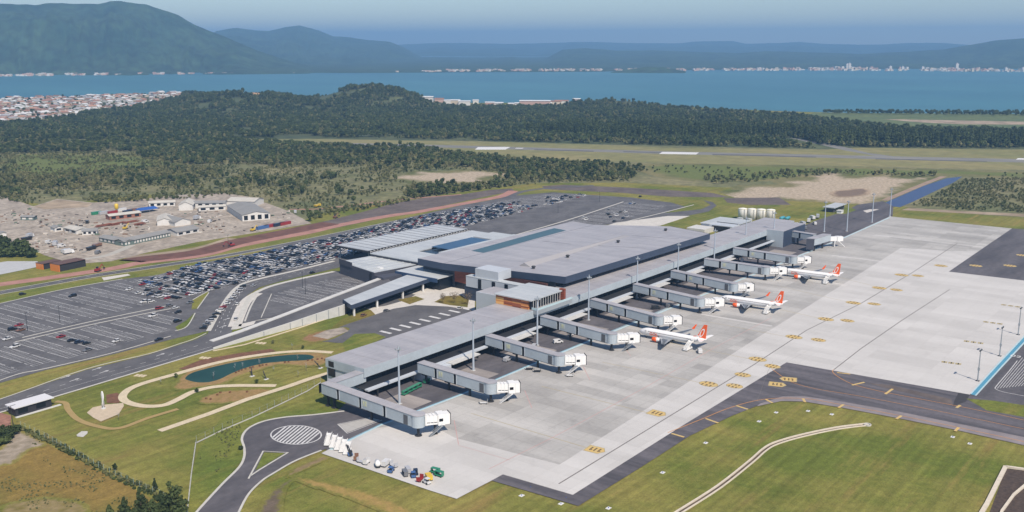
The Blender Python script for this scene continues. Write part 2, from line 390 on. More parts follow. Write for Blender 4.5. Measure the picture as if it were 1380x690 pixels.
for (a, b, c, d) in (((720, 201.2), (800, 203.2), (800, 204.4), (720, 202.2)), ((960, 207.5), (1100, 211), (1100, 212.4), (960, 208.8)), ((1180, 213.5), (1330, 217), (1330, 218), (1180, 214.8)), ((840, 203.8), (890, 205), (890, 206), (840, 205))):
    mb.poly(G((a, b, c, d), LAYER[0]))
structure(mb.build('tyre_marks', M_ASPH), 'dark worn streaks along the runway', 'marking')

# sandy and burnt clearings
soft_sheet('sandy_clearing', [(512, 237), (545, 235), (560, 230), (600, 231), (625, 228), (662, 231), (700, 234), (690, 238), (662, 240), (668, 246), (630, 247), (600, 250), (575, 246), (556, 249), (545, 243), (525, 242)], M_FRSAND, 'bare pinkish sandy clearing in the scrub', 'clearing')
soft_sheet('sandy_clearing', [(940, 262), (985, 257), (1000, 250), (1050, 249), (1045, 243), (1090, 241), (1075, 236), (1130, 232), (1150, 238), (1195, 233), (1215, 239), (1275, 234), (1240, 250), (1215, 262), (1190, 277), (1120, 277), (1070, 270), (1000, 271)], M_FRSAND, 'wide bare sandy clearing beside the canal', 'clearing')
soft_sheet('dark_patch', [(1120, 258), (1165, 254), (1170, 262), (1130, 266)], M_FRDARK, 'dark damp patch on the sandy clearing', 'patch')
sheet('dry_verge', [(690, 262), (730, 249), (800, 247), (960, 256), (1000, 270), (1100, 272), (1185, 277), (1190, 290), (1060, 294), (940, 320), (850, 310), (880, 285), (940, 280), (800, 268), (700, 266)], M_GRASS, 'strip of yellowing grass around the far car park', 'grass')
sheet('dark_fill', [(443, 297), (487, 286), (530, 274), (575, 266), (622, 262), (660, 256), (690, 254), (693, 257), (640, 268), (560, 285), (501, 297), (420, 314), (380, 318), (400, 306)], M_DARKSOIL, 'dark grey stretch of new road bed by the scrub', 'road bed')
sheet('dark_fill', [(730, 251), (760, 249), (850, 253), (960, 260), (985, 266), (900, 265), (840, 260), (775, 257), (735, 255)], M_DARKSOIL, 'dark strip of bare fill beyond the far car park', 'road bed')
sheet('dark_fill', [(975, 267), (1050, 266), (1066, 276), (1010, 276), (980, 273)], M_DARKSOIL, 'dark bare patch beyond the white tanks', 'road bed')
M_PINK = mat('pink_soil', srgb(164, 122, 110), .95, var=.15, scale=.1)
road('dirt_road', [(-20, 386), (60, 375), (150, 362), (190, 354), (266.7, 345), (316.7, 332.5), (366.7, 322.5), (416.7, 313), (443.5, 306.5), (487, 297.5), (530, 290), (560, 286), (605, 277.8), (644.7, 270.5), (677, 264), (692, 257)], 11, M_PINK, 'reddish dirt road along the long cutting', 'road')
road('embankment', [(172, 348), (190, 345), (266.7, 334.5), (312, 321)], 9, M_SAND, 'pale heap of spoil along the dirt road', 'embankment')
road('red_cutting', [(178, 351.5), (190, 349.5), (266.7, 340), (316.7, 326.5), (366.7, 316.5), (416.7, 306.5), (446, 300.5)], 20, mat('cutting_earth', srgb(104, 72, 62), .95, var=.25, scale=.12), 'dark red earth cutting beside the dirt road', 'cutting')
road('dirt_track', [(390, 282), (428, 281.5), (470, 277), (520, 271), (560, 267), (622, 262)], 4, M_PINK, 'narrow pale dirt track through the scrub', 'track')
road('access_road', [(-20, 398), (60, 383.5), (130, 371), (200, 360.5), (300, 345), (400, 326), (520, 301), (620, 280.5), (680, 267), (705, 258), (740, 253.5), (800, 250)], 7, M_ASPH, 'grey access road beside the dirt road', 'road')
mb = MB(); LAYER[0] += .003
for dy in (-3.2, 3.4):
    ribbon(mb, smooth_line(G([(-20, 398 + dy * .7), (60, 383.5 + dy * .7), (130, 371 + dy * .65), (200, 360.5 + dy * .6), (300, 345 + dy * .5), (400, 326 + dy * .45), (520, 301 + dy * .4), (620, 280.5 + dy * .35)], LAYER[0]), 5), .8)
structure(mb.build('road_kerb', M_KERB), 'pale kerbs of the access road', 'kerb')
sheet('dry_verge', [(-20, 420), (-20, 404), (60, 388), (160, 370), (175, 373), (80, 393), (0, 410)], M_GRASS2, 'strip of green grass between car park and access road', 'grass')

# construction yard
sheet('construction_yard', [(-40, 262), (0, 262), (45, 278), (77, 268), (125, 273), (180, 270), (230, 263), (300, 260), (335, 265), (388, 284), (420, 301), (367, 310), (267, 326), (200, 340), (150, 352), (100, 356), (60, 344), (37, 333), (0, 323), (-40, 320)], M_YARD, 'pale gravel construction yard with worn tracks', 'yard')
sheet('sand_heap_ground', [(45, 279), (77, 269), (125, 274), (118, 279), (60, 282)], M_SAND, 'heaped pale sand at the back of the yard', 'sand')
sheet('gravel_patch', [(-30, 358), (10, 352), (50, 352), (58, 358), (30, 364), (0, 370), (-30, 374)], mat('grey_gravel', srgb(176, 178, 178), .9, var=.06, scale=.2), 'light grey gravel patch near the orange sheds', 'gravel')
road('yard_track', [(105, 350), (140, 345), (165, 336), (178, 330)], 6, mat('track_gravel', srgb(172, 168, 158), .9, var=.05), 'pale track out of the construction yard', 'track')
sheet('canal', [(1184, 277), (1200, 270), (1246, 250), (1276, 240), (1297, 238), (1285, 246), (1255, 260), (1230, 272), (1213, 279)], M_CANAL, 'straight dark blue canal beyond the apron', 'canal')
road('canal_bank', [(1192, 270), (1240, 250), (1272, 237.5)], 7, mat('canal_bank_soil', srgb(150, 130, 112), .95, var=.15, scale=.08), 'sandy bank along the canal', 'bank')
sheet('reed_edge', [(1225, 280), (1290, 284), (1380, 288), (1700, 300), (1700, 304), (1380, 292), (1290, 287), (1215, 283)], M_SAND, 'pale bare track between the apron grass and the scrub', 'track')

# ------------------------------------------------------------------ car parks and roads
sheet('car_park', [(-260, 466), (-120, 436), (0, 409), (85, 390), (165, 376), (210, 371), (262, 357), (300, 349), (350, 340), (400, 326), (470, 311), (560, 291), (620, 277), (660, 270), (690, 264), (745, 259), (800, 263), (850, 266), (905, 273), (925, 279), (880, 291), (830, 302), (770, 306), (640, 330), (470, 350), (400, 364), (345, 378), (322, 387), (303, 407), (281, 446), (240, 455), (150, 478), (60, 499), (0, 516), (-260, 578)], M_LOT, 'huge dark grey car park in front of the terminal', 'car park')
sheet('lower_road', [(281, 447), (303, 407), (320, 386), (341, 378), (397, 365), (450, 352), (470, 349), (475, 356), (450, 362), (378, 379), (350, 387), (333, 398), (320, 431), (310, 452), (296, 466), (262, 470)], M_ASPH, 'curved dark pick-up road beside the row of parked cars', 'road')
sheet('ring_road', [(-260, 602), (0, 538), (117, 497), (200, 477), (240, 464), (261, 457), (281, 449), (300, 452), (330, 446), (449, 402), (462, 413), (330, 456), (287, 471), (200, 497), (100, 527), (0, 556), (-260, 622)], M_ASPH, 'wide grey road leading up to the departures level', 'road')
sheet('short_stay_lot', [(316, 440), (338, 397), (357, 386), (390, 378), (450, 365), (490, 368), (510, 375), (505, 386), (462, 402), (395, 424), (340, 446)], M_LOT, 'empty grey short stay car park below the ramp', 'car park')
sheet('plaza', [(458, 404), (505, 386), (600, 375), (640, 385), (640, 421), (600, 428), (520, 450), (470, 458), (436, 454), (470, 438), (500, 430), (500, 418)], M_PAVE, 'pale paved forecourt between hall and pier', 'plaza')
sheet('bus_yard', [(430, 449), (458, 440), (502, 425), (530, 416), (560, 411), (604, 413), (636, 418), (640, 424), (610, 436), (540, 456), (500, 462), (455, 462), (420, 459)], M_ASPH, 'dark asphalt bus yard behind the pier', 'yard')
sheet('bus_yard', [(500, 404), (535, 392), (560, 397), (548, 404), (520, 412), (492, 416)], M_ASPH, 'small asphalt pocket beside the covered walk', 'yard')
sheet('planted_bed', [(536, 404), (560, 399), (572, 403), (552, 410)], M_DRY, 'brown planted bed on the forecourt', 'planting')
sheet('planted_bed', [(585, 407), (600, 399), (622, 398), (632, 404), (630, 414), (605, 411)], M_DRY, 'dry planted bed by the connecting bridge', 'planting')
sheet('planted_bed', [(440, 447), (462, 429), (500, 418), (506, 424), (470, 436)], M_DRY, 'dry verge at the end of the covered walk', 'planting')
sheet('planted_bed', [(462, 462), (478, 450), (505, 449), (520, 454), (496, 466), (466, 476)], M_GRASS2, 'small lawn behind the near end of the pier', 'lawn')
soft_sheet('red_soil_bank', [(405, 455), (425, 447), (460, 441), (470, 444), (450, 456), (425, 461), (410, 460)], grass_mat('red_soil_in_grass', srgb(100, 106, 48), srgb(130, 122, 66), srgb(136, 114, 70), .1, (srgb(148, 112, 86), srgb(126, 104, 70))), 'reddish bare soil around the unfinished end of the yard', 'soil')
sheet('rubble_pad', [(421, 453), (440, 445), (462, 441), (470, 446), (442, 457)], M_YARD, 'grey rubble pad at the end of the bus yard', 'pad')
for pts, lab in (([(260, 404), (282, 392), (276, 402), (266, 416), (258, 417)], 'green traffic island in the car park'), ([(236, 441), (252, 431), (263, 421), (262, 427), (254, 439), (240, 446)], 'small curved green island at the car park exit'),
                 ([(-20, 531), (60, 507), (150, 486), (240, 463), (262, 455), (273, 447), (281, 449), (262, 458), (200, 478), (117, 498), (0, 538)], 'long strip of grass between car park and ring road')):
    sheet('traffic_island', pts, M_GRASS2 if 'green' in lab else M_GRASS, lab, 'island')
sheet('far_road', [(826, 300), (870, 290), (905, 286), (945, 282), (958, 276), (948, 270), (960, 272), (966, 277), (955, 285), (900, 296), (870, 303), (820, 310)], M_ASPH, 'road curving round the far end of the car park', 'road')
sheet('pale_paving', [(795, 311), (830, 300), (900, 291), (930, 291), (890, 304), (850, 310)], M_PAVE, 'pale paved ramp end beyond the hall roof', 'paving')
sheet('service_road', [(1050, 330), (1074, 308), (1100, 297), (1140, 284), (1155, 276), (1190, 271), (1204, 278), (1203, 291), (1141, 317), (1100, 334), (1080, 340)], M_ASPH_DK, 'dark service area beside the far end of the apron', 'service road')
sheet('traffic_island', [(1090, 288), (1112, 279), (1145, 279), (1154, 283), (1140, 288), (1110, 289)], M_GRASS2, 'small green plot around the low service building', 'island')
sheet('traffic_circle', [(1163, 284), (1172, 282), (1186, 282), (1192, 284), (1184, 286.5), (1168, 286.5)], M_PAVE, 'pale oval roundabout at the far end of the apron', 'roundabout')

# kerbs and pale strips (real steps)
mb = MB(); z = LAYER[0]
def kerb(px, w=.5, h=.13, n=5): ribbon(mb, smooth_line(G(px, z), n), w, h)
kerb([(-60, 553), (0, 538), (117, 497), (200, 477), (240, 464), (261, 457), (278, 449)])
kerb([(-60, 572), (0, 556), (100, 527), (200, 497), (287, 471)], 1.0)
kerb([(281, 446), (303, 407), (320, 387), (341, 378), (397, 365), (450, 352)], 2.6)
kerb([(315, 444), (325, 425), (337, 401), (356, 389), (390, 379), (450, 366)], 3.0)
kerb([(-60, 422), (0, 409), (85, 390), (165, 376)], .6)
kerb([(-20, 520), (25, 504), (60, 497), (150, 476), (230, 453)], .6)
kerb([(260, 404), (282, 392), (276, 402), (266, 416)], .6, n=2)
kerb([(236, 446), (252, 440), (263, 422)], .6)
kerb([(30, 455), (120, 434), (226, 412)], .8)
kerb([(20, 461), (130, 436), (230, 416)], .8)
kerb([(330, 433), (338, 413), (345, 401)], 1.0, n=2)
kerb([(352, 428), (366, 396)], .5, n=2)
kerb([(345, 432), (385, 425), (430, 410)], .5)
kerb([(690, 318), (770, 295), (840, 272)], 1.5)
kerb([(830, 302), (900, 285), (935, 276)], 1.2)
structure(mb.build('kerbs', M_KERB), 'raised pale kerbs and walkways of the car parks and roads', 'kerb')
mb = MB(); z = LAYER[0] + .003; LAYER[0] += .003
ribbon(mb, smooth_line(G([(316, 440), (330, 408), (347, 395)], z), 4), 7.0)
mb.poly(G([(318, 438), (345, 432), (342, 437), (318, 444)], z))
mb.poly(G([(137, 374), (172, 369), (176, 371), (140, 378)], z))
structure(mb.build('walkway', M_PAVE), 'pale walkways beside the pick-up road', 'walkway')

# parking bay lines
mb = MB(); LAYER[0] += .003; z = LAYER[0]
def bays(origin, ax, rows, length, poly, pitch=16.5, stall=2.5):
    """double rows of bays: rows step along ax, every row runs across it"""
    d = Vector((math.cos(ax), math.sin(ax))); n = Vector((-d.y, d.x)); o = Vector(origin)
    for r in range(rows):
        c = o + d * (r * pitch)
        k = int(length / stall)
        for off in (-5, 5):
            for i in range(k):
                q = c + d * off + n * (i * stall); e = q + n * stall
                x, y = project((q.x, q.y, 0))
                if in_poly(np.array([x]), np.array([y]), poly)[0] and rng.random() < .85:
                    mb.quad((q.x - d.x * .16, q.y - d.y * .16, z + .003), (q.x + d.x * .16, q.y + d.y * .16, z + .003), (e.x + d.x * .16, e.y + d.y * .16, z + .003), (e.x - d.x * .16, e.y - d.y * .16, z + .003))
        for i in range(k + 1):
            q = c + n * (i * stall)
            x, y = project((q.x, q.y, 0))
            if not in_poly(np.array([x]), np.array([y]), poly)[0]: continue
            a, b = q - d * 5, q + d * 5
            mb.quad((a.x + n.x * .11, a.y + n.y * .11, z), (a.x - n.x * .11, a.y - n.y * .11, z), (b.x - n.x * .11, b.y - n.y * .11, z), (b.x + n.x * .11, b.y + n.y * .11, z))
            if i < k:
                e = q + n * stall
                mb.quad((q.x - d.x * .14, q.y - d.y * .14, z + .004), (q.x + d.x * .14, q.y + d.y * .14, z + .004), (e.x + d.x * .14, e.y + d.y * .14, z + .004), (e.x - d.x * .14, e.y - d.y * .14, z + .004))
LOT_A = [(-200, 560), (-120, 440), (0, 413), (165, 380), (230, 368), (222, 411), (20, 456), (-100, 486)]
LOT_B = [(-160, 530), (20, 462), (232, 417), (254, 424), (225, 446), (120, 476), (0, 508)]
LOT_C = [(226, 368), (350, 344), (470, 318), (620, 284), (660, 274), (745, 261), (800, 264), (840, 268), (690, 310), (620, 322), (470, 345), (340, 376), (320, 384), (300, 404), (262, 406), (222, 408)]
LOT_D = [(700, 320), (775, 297), (845, 273), (900, 274), (915, 279), (850, 296), (800, 304)]
LOT_E = [(357, 428), (372, 396), (440, 378), (490, 371), (500, 380), (455, 400), (395, 420)]
AX = R(4.5)
LOT_O = (150, 508)
bays((LOT_O[0], LOT_O[1] - 3), AX - math.pi / 2 + math.pi / 2, 24, 84, LOT_A)
bays((LOT_O[0] + 4, LOT_O[1] - 61), AX, 14, 52, LOT_B)
bays((LOT_O[0] + 10 * 16.5, LOT_O[1] + 4), AX, 32, 96, LOT_C)
bays((600, 440), AX, 14, 90, LOT_D)
bays((370, 446), AX, 9, 44, LOT_E, pitch=15.5)
structure(mb.build('bay_lines', M_FADEDW, fix=False), 'faded white bay lines of the car parks', 'marking')

Z_LOT = LAYER[0]
# lane dashes and arrows on the roads
mb = MB(); LAYER[0] += .003; z = LAYER[0]
def dashes(px, on=3.0, off=5.0, w=.25, n=10):
    line = smooth_line(G(px, z), n)
    acc = 0.0
    for a, b in zip(line, line[1:]):
        L_ = (b - a).length; t = 0.0
        d = (b - a) / max(L_, 1e-6); nn = Vector((-d.y, d.x, 0)) * w / 2
        while t < L_:
            ph = acc % (on + off); step = min(L_ - t, (on - ph) if ph < on else (on + off - ph))
            if ph < on:
                p, q = a + d * t, a + d * (t + step)
                mb.quad(p + nn, p - nn, q - nn, q + nn)
            t += step + 1e-4; acc += step + 1e-4
dashes([(-40, 556), (0, 546), (100, 514), (200, 487), (280, 461)])
dashes([(-40, 562), (0, 551), (100, 520), (200, 492), (285, 467)], 30, 2, .2)
dashes([(297, 448), (312, 415), (327, 392), (345, 383), (400, 370), (450, 358)])
dashes([(290, 446), (307, 412), (322, 390), (342, 381), (398, 367), (450, 355)])
dashes([(-20, 398), (60, 383.5), (130, 371), (200, 360.5)], 3, 6, .3)
dashes([(300, 461), (380, 437), (452, 409)], 40, 2, .25)
for (x, y) in ((88, 508), (130, 497), (100, 512), (140, 501), (216, 478), (300, 440), (305, 430), (313, 436)):
    p = P(x, y, z); d = Vector((.98, .15, 0)).normalized(); n = Vector((-d.y, d.x, 0))
    mb.quad(p - d * 2.5 + n * .25, p - d * 2.5 - n * .25, p + d * 1 - n * .25, p + d * 1 + n * .25)
    mb.add([p + d * 1 + n * .9, p + d * 1 - n * .9, p + d * 3], [(0, 1, 2)])
structure(mb.build('road_marking', M_FADEDW, fix=False), 'white lane lines and arrows on the access roads', 'marking')
# crossing stripes of the bus yard
mb = MB(); LAYER[0] += .003; z = LAYER[0]
for i in range(9):
    x = 527 + i * 13.2; y = 449.5 - i * 4.05
    p = P(x, y, z); dx = Vector((.0, 1.0, 0)); n = Vector((1, 0, 0))
    mb.quad(p - dx * 0 + n * 1.1, p - n * 1.1, p + dx * 8 - n * 1.1, p + dx * 8 + n * 1.1)
structure(mb.build('yard_stripes', M_FADEDW, fix=False), 'row of broad white stripes in the bus yard', 'marking')

# ------------------------------------------------------------------ park in the foreground
soft_sheet('bare_soil', [(238, 512), (250, 500), (285, 491), (330, 483), (400, 474), (440, 476), (444, 488), (420, 494), (380, 492), (345, 500), (322, 508), (300, 518), (270, 522), (244, 526), (232, 522)], grass_mat('soil_in_grass', srgb(96, 106, 46), srgb(130, 124, 66), srgb(136, 114, 70), .1, (srgb(154, 126, 88), srgb(134, 114, 72))) if 'soil_in_grass' not in MATS else MATS['soil_in_grass'], 'brown bare soil around the pond', 'soil')
soft_sheet('bare_soil', [(264, 540), (290, 528), (330, 524), (368, 524), (330, 540), (280, 545)], grass_mat('soil_in_grass', srgb(96, 106, 46), srgb(130, 124, 66), srgb(136, 114, 70), .1, (srgb(154, 126, 88), srgb(134, 114, 72))) if 'soil_in_grass' not in MATS else MATS['soil_in_grass'], 'brown bare bed inside the path loop', 'soil')
sheet('red_mulch', [(241, 497), (270, 485), (320, 476), (365, 470), (372, 473), (330, 481), (285, 489), (250, 498)], mat('red_mulch', srgb(112, 78, 58), .95, var=.3, scale=.5), 'dark red mulch bed along the outer path', 'soil')
sheet('red_mulch', [(143, 532), (158, 529), (166, 536), (160, 543), (144, 543)], mat('red_mulch', srgb(112, 78, 58)), 'red mulch patch beside the sculpture', 'soil')
pond = [(249.7, 509.5), (259, 502.4), (285, 495), (321.7, 487), (362, 481), (393, 478), (415, 478), (423, 481), (415, 485), (382.5, 487), (354, 490), (330, 496), (311.5, 503.4), (297, 510.5), (281, 515), (265, 515), (254, 512.5)]
LAYER[0] += .003
pl = smooth_line(G(pond, LAYER[0]), 5, closed=True)
a = sum(pl[i].x * pl[(i + 1) % len(pl)].y - pl[(i + 1) % len(pl)].x * pl[i].y for i in range(len(pl)))
mb = MB(); mb.poly(pl if a > 0 else list(reversed(pl)))
structure(mb.build('pond', M_POND, fix=False), 'long dark teal pond with a curved outline', 'pond')
road('park_path', [(448, 475), (410, 473), (363, 476.5), (300, 487), (233, 505), (183, 520), (166, 532), (170, 541), (193, 547), (220, 546), (240, 538), (260, 528), (287, 521.5), (317, 519.5), (350, 519.5), (372, 519.5)], 3.6, M_PATH, 'curved beige path looping around the pond', 'path')
road('park_path', [(445, 502), (418, 510), (390, 520), (333, 538), (283, 557), (215, 580.5)], 3.4, M_PATH, 'straight beige path along the park', 'path', curve=False)
road('worn_trail', [(75, 541), (88, 543), (92, 552), (105, 565), (130, 574), (160, 577), (200, 563), (240, 551)], 2.4, mat('trail_soil', srgb(158, 136, 88), .95, var=.06, scale=.4), 'worn brown trail across the lawn', 'trail')
sheet('sculpture_plaza', [(117, 556), (125, 549), (143, 545), (166, 543), (167, 547), (160, 558), (136, 568), (126, 563)], mat('plaza_stone', srgb(190, 174, 150), .9, var=.08, scale=.6), 'pale pointed plaza under the sculpture', 'plaza')
sheet('slab', [(103, 586), (110, 581), (118, 581), (118, 584), (112, 589), (104, 588)], M_KERB, 'lone grey slab on the lawn', 'slab')
sheet('dry_field', [(-400, 700), (-60, 600), (0, 606), (20, 592), (45, 585), (70, 602), (110, 622), (160, 648), (205, 672), (232, 690), (250, 730), (-200, 900)], M_DRY, 'dry brown field outside the boundary fence', 'field')
soft_sheet('dirt_patch', [(0, 605), (12, 580), (24, 578), (52, 590), (62, 600), (40, 606), (20, 624), (0, 628), (-40, 640), (-40, 610)], grass_mat('grey_dirt', srgb(100, 106, 48), srgb(130, 122, 66), srgb(136, 114, 70), .1, (srgb(164, 152, 136), srgb(132, 122, 104))), 'grey dirt patch by the guard house', 'dirt')
sheet('dirt_patch', [(-40, 556), (0, 556), (15, 560), (14, 576), (4, 582), (-40, 590)], M_REDSOIL, 'reddish earth beside the guard house', 'dirt')
soft_sheet('dirt_patch', [(0, 686), (20, 676), (60, 670), (110, 676), (120, 690), (100, 720), (0, 730)], grass_mat('faded_grass', srgb(100, 106, 48), srgb(130, 122, 66), srgb(136, 114, 70), .1, (srgb(146, 130, 96), srgb(116, 106, 62))), 'pale worn patch in the dry field', 'dirt')
soft_sheet('dirt_patch', [(345, 690), (360, 668), (380, 650), (400, 644), (385, 660), (380, 690), (370, 720), (340, 720)], grass_mat('dark_soil_in_grass', srgb(100, 106, 48), srgb(130, 122, 66), srgb(136, 114, 70), .1, (srgb(112, 100, 88), srgb(96, 86, 72))), 'grey brown bare soil right of the roundabout road', 'dirt')
soft_sheet('dirt_patch', [(392, 641), (425, 646), (500, 664), (560, 690), (545, 700), (470, 672), (410, 652)], grass_mat('soil_streak', srgb(100, 106, 48), srgb(130, 122, 66), srgb(136, 114, 70), .1, (srgb(160, 134, 84), srgb(138, 124, 68))), 'brown vehicle trail through the grass', 'trail')
soft_sheet('dirt_patch', [(430, 616), (395, 632), (385, 644), (396, 640), (435, 622), (445, 617)], grass_mat('worn_soil', srgb(100, 106, 48), srgb(130, 122, 66), srgb(136, 114, 70), .1, (srgb(138, 120, 92), srgb(120, 108, 72))), 'worn earth along the roundabout', 'dirt')
sheet('green_verge', [(268, 606), (300, 560), (420, 552), (460, 556), (385, 562), (340, 572), (326, 591), (329, 616), (300, 652), (262, 690), (250, 690), (258, 640)], M_GRASS2, 'greener grass between the fence and the roundabout', 'grass')

# roundabout road at the near corner of the apron
LAYER[0] += .003
sheet('roundabout_road', [(258, 700), (265, 690), (299, 653), (322, 630), (329, 616), (329, 603), (326, 592), (330, 582), (340, 574), (358, 567), (386, 562), (422, 559), (464, 554), (500, 545), (560, 560), (520, 580), (475, 594), (433, 607), (398, 621), (370, 637), (353, 648), (335, 666), (322, 690), (318, 700)], M_ASPH_DK, 'dark asphalt roundabout and service road', 'road')
mb = MB(); z = LAYER[0]
def kerb2(px, w=.6, h=.12, n=5): ribbon(mb, smooth_line(G(px, z), n), w, h)
kerb2([(258, 700), (265, 690), (299, 653), (322, 630), (329, 616), (329, 603), (326, 592), (330, 582), (340, 574), (358, 567), (386, 562), (422, 559), (464, 554)], .9)
kerb2([(433, 607), (398, 621), (370, 637), (353, 648), (335, 666), (322, 690), (318, 700)], .8)
kerb2([(335, 645), (354.7, 608), (388, 610), (350, 633), (338, 641)], .6, n=1)
structure(mb.build('kerbs', M_KERB), 'pale kerbs around the roundabout road', 'kerb')
sheet('traffic_island', [(344, 634), (356, 609.5), (384, 610.5), (352, 630)], M_GRASS2, 'green triangular island at the roundabout', 'island')
mb = MB(); LAYER[0] += .003; z = LAYER[0]
c = P(399, 586, z); ex = P(433, 586, z) - c; rad = 9.2
px_ = lambda g: P(399 + 34 * math.cos(g), 586 + 12.6 * math.sin(g), z)
ring = [px_(2 * math.pi * k / 40) for k in range(41)]; ribbon(mb, ring, .5)
for k in range(-5, 6):
    t = k / 6.0; x0 = 399 + 33 * t
    hh = 12.2 * math.sqrt(max(0, 1 - t * t))
    # slanted white bars clipped to the ellipse
    pts = []
    for sgn in (-1, 1):
        lo_, hi_ = 0.0, 40.0
        for _ in range(30):
            mid = (lo_ + hi_) / 2; xx = x0 + sgn * mid * .62; yy = 586 - sgn * mid * .5
            if ((xx - 399) / 33.5) ** 2 + ((yy - 586) / 12.3) ** 2 < 1: lo_ = mid
            else: hi_ = mid
        pts.append(P(x0 + sgn * lo_ * .62, 586 - sgn * lo_ * .5, z))
    ribbon(mb, pts, .75)
structure(mb.build('hatched_oval', M_FADEDW, fix=False), 'oval of white hatching on the roundabout', 'marking')

# ------------------------------------------------------------------ apron and taxiways
sheet('taxiway', [(662.7, 647.5), (677.7, 639.4), (772, 666.9), (900, 585), (1035, 503), (1060, 488.3), (1180, 508), (1307, 531.7), (1380, 546), (2000, 650), (2000, 760), (1380, 600), (1287, 578), (1213, 563), (1133, 548), (1083, 540), (1053, 540), (1020, 547), (987, 560), (930, 587), (860, 632), (779.5, 681.7)], M_TAXI, 'dark asphalt taxiway bending along the edge of the apron', 'taxiway')
sheet('taxiway_shoulder', [(2000, 742), (2000, 760), (1380, 600), (1287, 579), (1213, 564), (1133, 549), (1083, 541), (1053, 540.5), (1020, 547.5), (1024, 544), (1055, 534), (1083, 534), (1133, 541), (1213, 555), (1287, 570), (1380, 589)], M_SHOULDER, 'paler shoulder along the lower edge of the taxiway', 'taxiway')
sheet('taxiway_patch', [(1170, 516), (1200, 519), (1282, 538), (1284, 546), (1250, 536), (1190, 522)], M_DARKSOIL, 'dark repair strip beside the bright stands', 'taxiway')
sheet('taxiway_patch', [(1292, 529), (1307, 532), (1302, 541), (1284, 548), (1286, 540)], mat('new_asphalt', srgb(60, 58, 60), .85, var=.1), 'square of fresh dark asphalt below the blue line', 'taxiway')
sheet('taxiway', [(1278.6, 366), (1330, 331), (1363.8, 307.8), (1480, 316), (1800, 340), (1800, 430), (1380, 378)], M_ASPH_DK, 'dark asphalt taxiway at the far right of the apron', 'taxiway')
sheet('pad', [(1310, 534), (1345, 496), (1380, 455), (1424, 412), (1900, 460), (1900, 640), (1380, 548)], M_ASPH_DK, 'dark hatched pad right of the blue line', 'pad')
sheet('traffic_island', [(1302, 537), (1340, 540), (1380, 546), (1500, 566), (1500, 588), (1380, 562), (1330, 553)], M_GRASS2, 'wedge of grass between taxiway and hatched pad', 'grass')
sheet('service_strip', [(440, 609), (470, 596), (512.5, 575), (622, 534), (708.8, 497), (1141, 321), (1200, 293), (1199, 278), (700, 420), (480, 530), (440, 568)], M_ASPH_DK, 'dark service road under the boarding bridges', 'service road')
sheet('apron', [(433, 610.7), (462, 595.3), (512.5, 571.3), (622, 530), (708.8, 493.2), (900, 414), (1140.6, 318), (1199.4, 291.6), (1363.8, 307.8), (1278.6, 366), (1060, 488.3), (1035, 503.3), (920, 573.3), (772, 666.9), (677.7, 639.4), (662.7, 647.5), (615.2, 672.3), (576.5, 660)], M_APRON, 'wide pale concrete apron with slab joints', 'apron')
sheet('apron', [(1060, 488.3), (1278.6, 366), (1380, 378), (1560, 398), (1420, 410), (1380, 453), (1307, 531.7)], M_APRON_LT, 'brighter newer concrete stands right of the taxi lane', 'apron')
# bright bands of newer concrete
def band(pts, lab): sheet('concrete_band', pts, M_APRON_LT, lab, 'apron')
band([(433.5, 611), (462, 596), (500, 578), (572, 568), (613, 590), (754, 626), (790, 603), (1035, 446), (1062, 452), (1060, 488.3), (1035, 503.3), (920, 573.3), (772, 666.5), (677.7, 639), (662, 647.5), (615.2, 672), (576.5, 659.5)], 'bright new concrete along the near edge of the apron')
band([(1036, 446), (1214, 334), (1278, 338), (1318, 339), (1278.6, 366), (1060, 488), (1062, 452)], 'bright concrete band under the taxi lane line')
for (x0, y0, x1, y1) in ((1179, 317, 1325, 333.5), (1121, 344.5, 1222, 357), (1063, 373, 1150, 386), (945, 424, 1040, 440)):
    a, b = P(x0, y0), P(x1, y1); LAYER[0] += .002
    mb = MB(); ribbon(mb, [Vector((a.x, a.y, LAYER[0])), Vector((b.x, b.y, LAYER[0]))], 2.6)
    structure(mb.build('concrete_strip', M_APRON_LT, fix=False), 'bright strip of new slabs across the apron', 'apron')

# painted lines of the apron
mb = MB(); LAYER[0] += .003; z = LAYER[0]
def pl_(px, w, n=1):
    ribbon(mb, smooth_line(G(px, z), n) if n > 1 else G(px, z), w)
pl_([(753, 652), (920, 550), (1015, 492), (1087, 445), (1160, 409), (1230, 367), (1290, 328)], .55)
pl_([(1020, 541), (1035, 500), (1042, 487)], .1)
structure(mb.build('taxi_line', M_JOINT, fix=False), 'long dark centre line of the taxi lane', 'marking')
mb = MB(); z += .004
ribbon(mb, G([(1124, 498), (1160, 470), (1215, 432), (1280, 390)], z), .5)
structure(mb.build('taxi_line', M_JOINT, fix=False), 'thin dark line across the brighter stands', 'marking')
mb = MB(); LAYER[0] += .003; z = LAYER[0]
for a, b in (((635, 557), (790, 603)), ((730, 520.5), (875, 556.7)), ((812, 488), (945, 516)), ((880, 457), (1012, 484)), ((945, 432), (1062, 454)), ((1003, 406), (1105, 429)), ((1052, 386), (1142, 407)), ((1092, 364), (1180, 386))):
    ribbon(mb, G([a, b], z), .32)
structure(mb.build('stand_lines', M_YELF, fix=False), 'faint yellow lead-in lines of the aircraft stands', 'marking')
mb = MB(); LAYER[0] += .003; z = LAYER[0]
def red(px, w=.28): ribbon(mb, G(px, z), w)
red([(659, 632), (740, 592), (800, 560), (875, 519), (960, 470), (1040, 428)]); red([(612, 566), (618, 599)]); red([(618, 600), (687, 620)], .2); red([(707, 526), (717, 550)]); red([(786, 494), (795, 512)]); red([(838, 463), (850, 480)], .2)
structure(mb.build('stand_edges', M_REDP, fix=False), 'thin faded red stand boundary lines', 'marking')
mb = MB(); LAYER[0] += .003; z = LAYER[0]
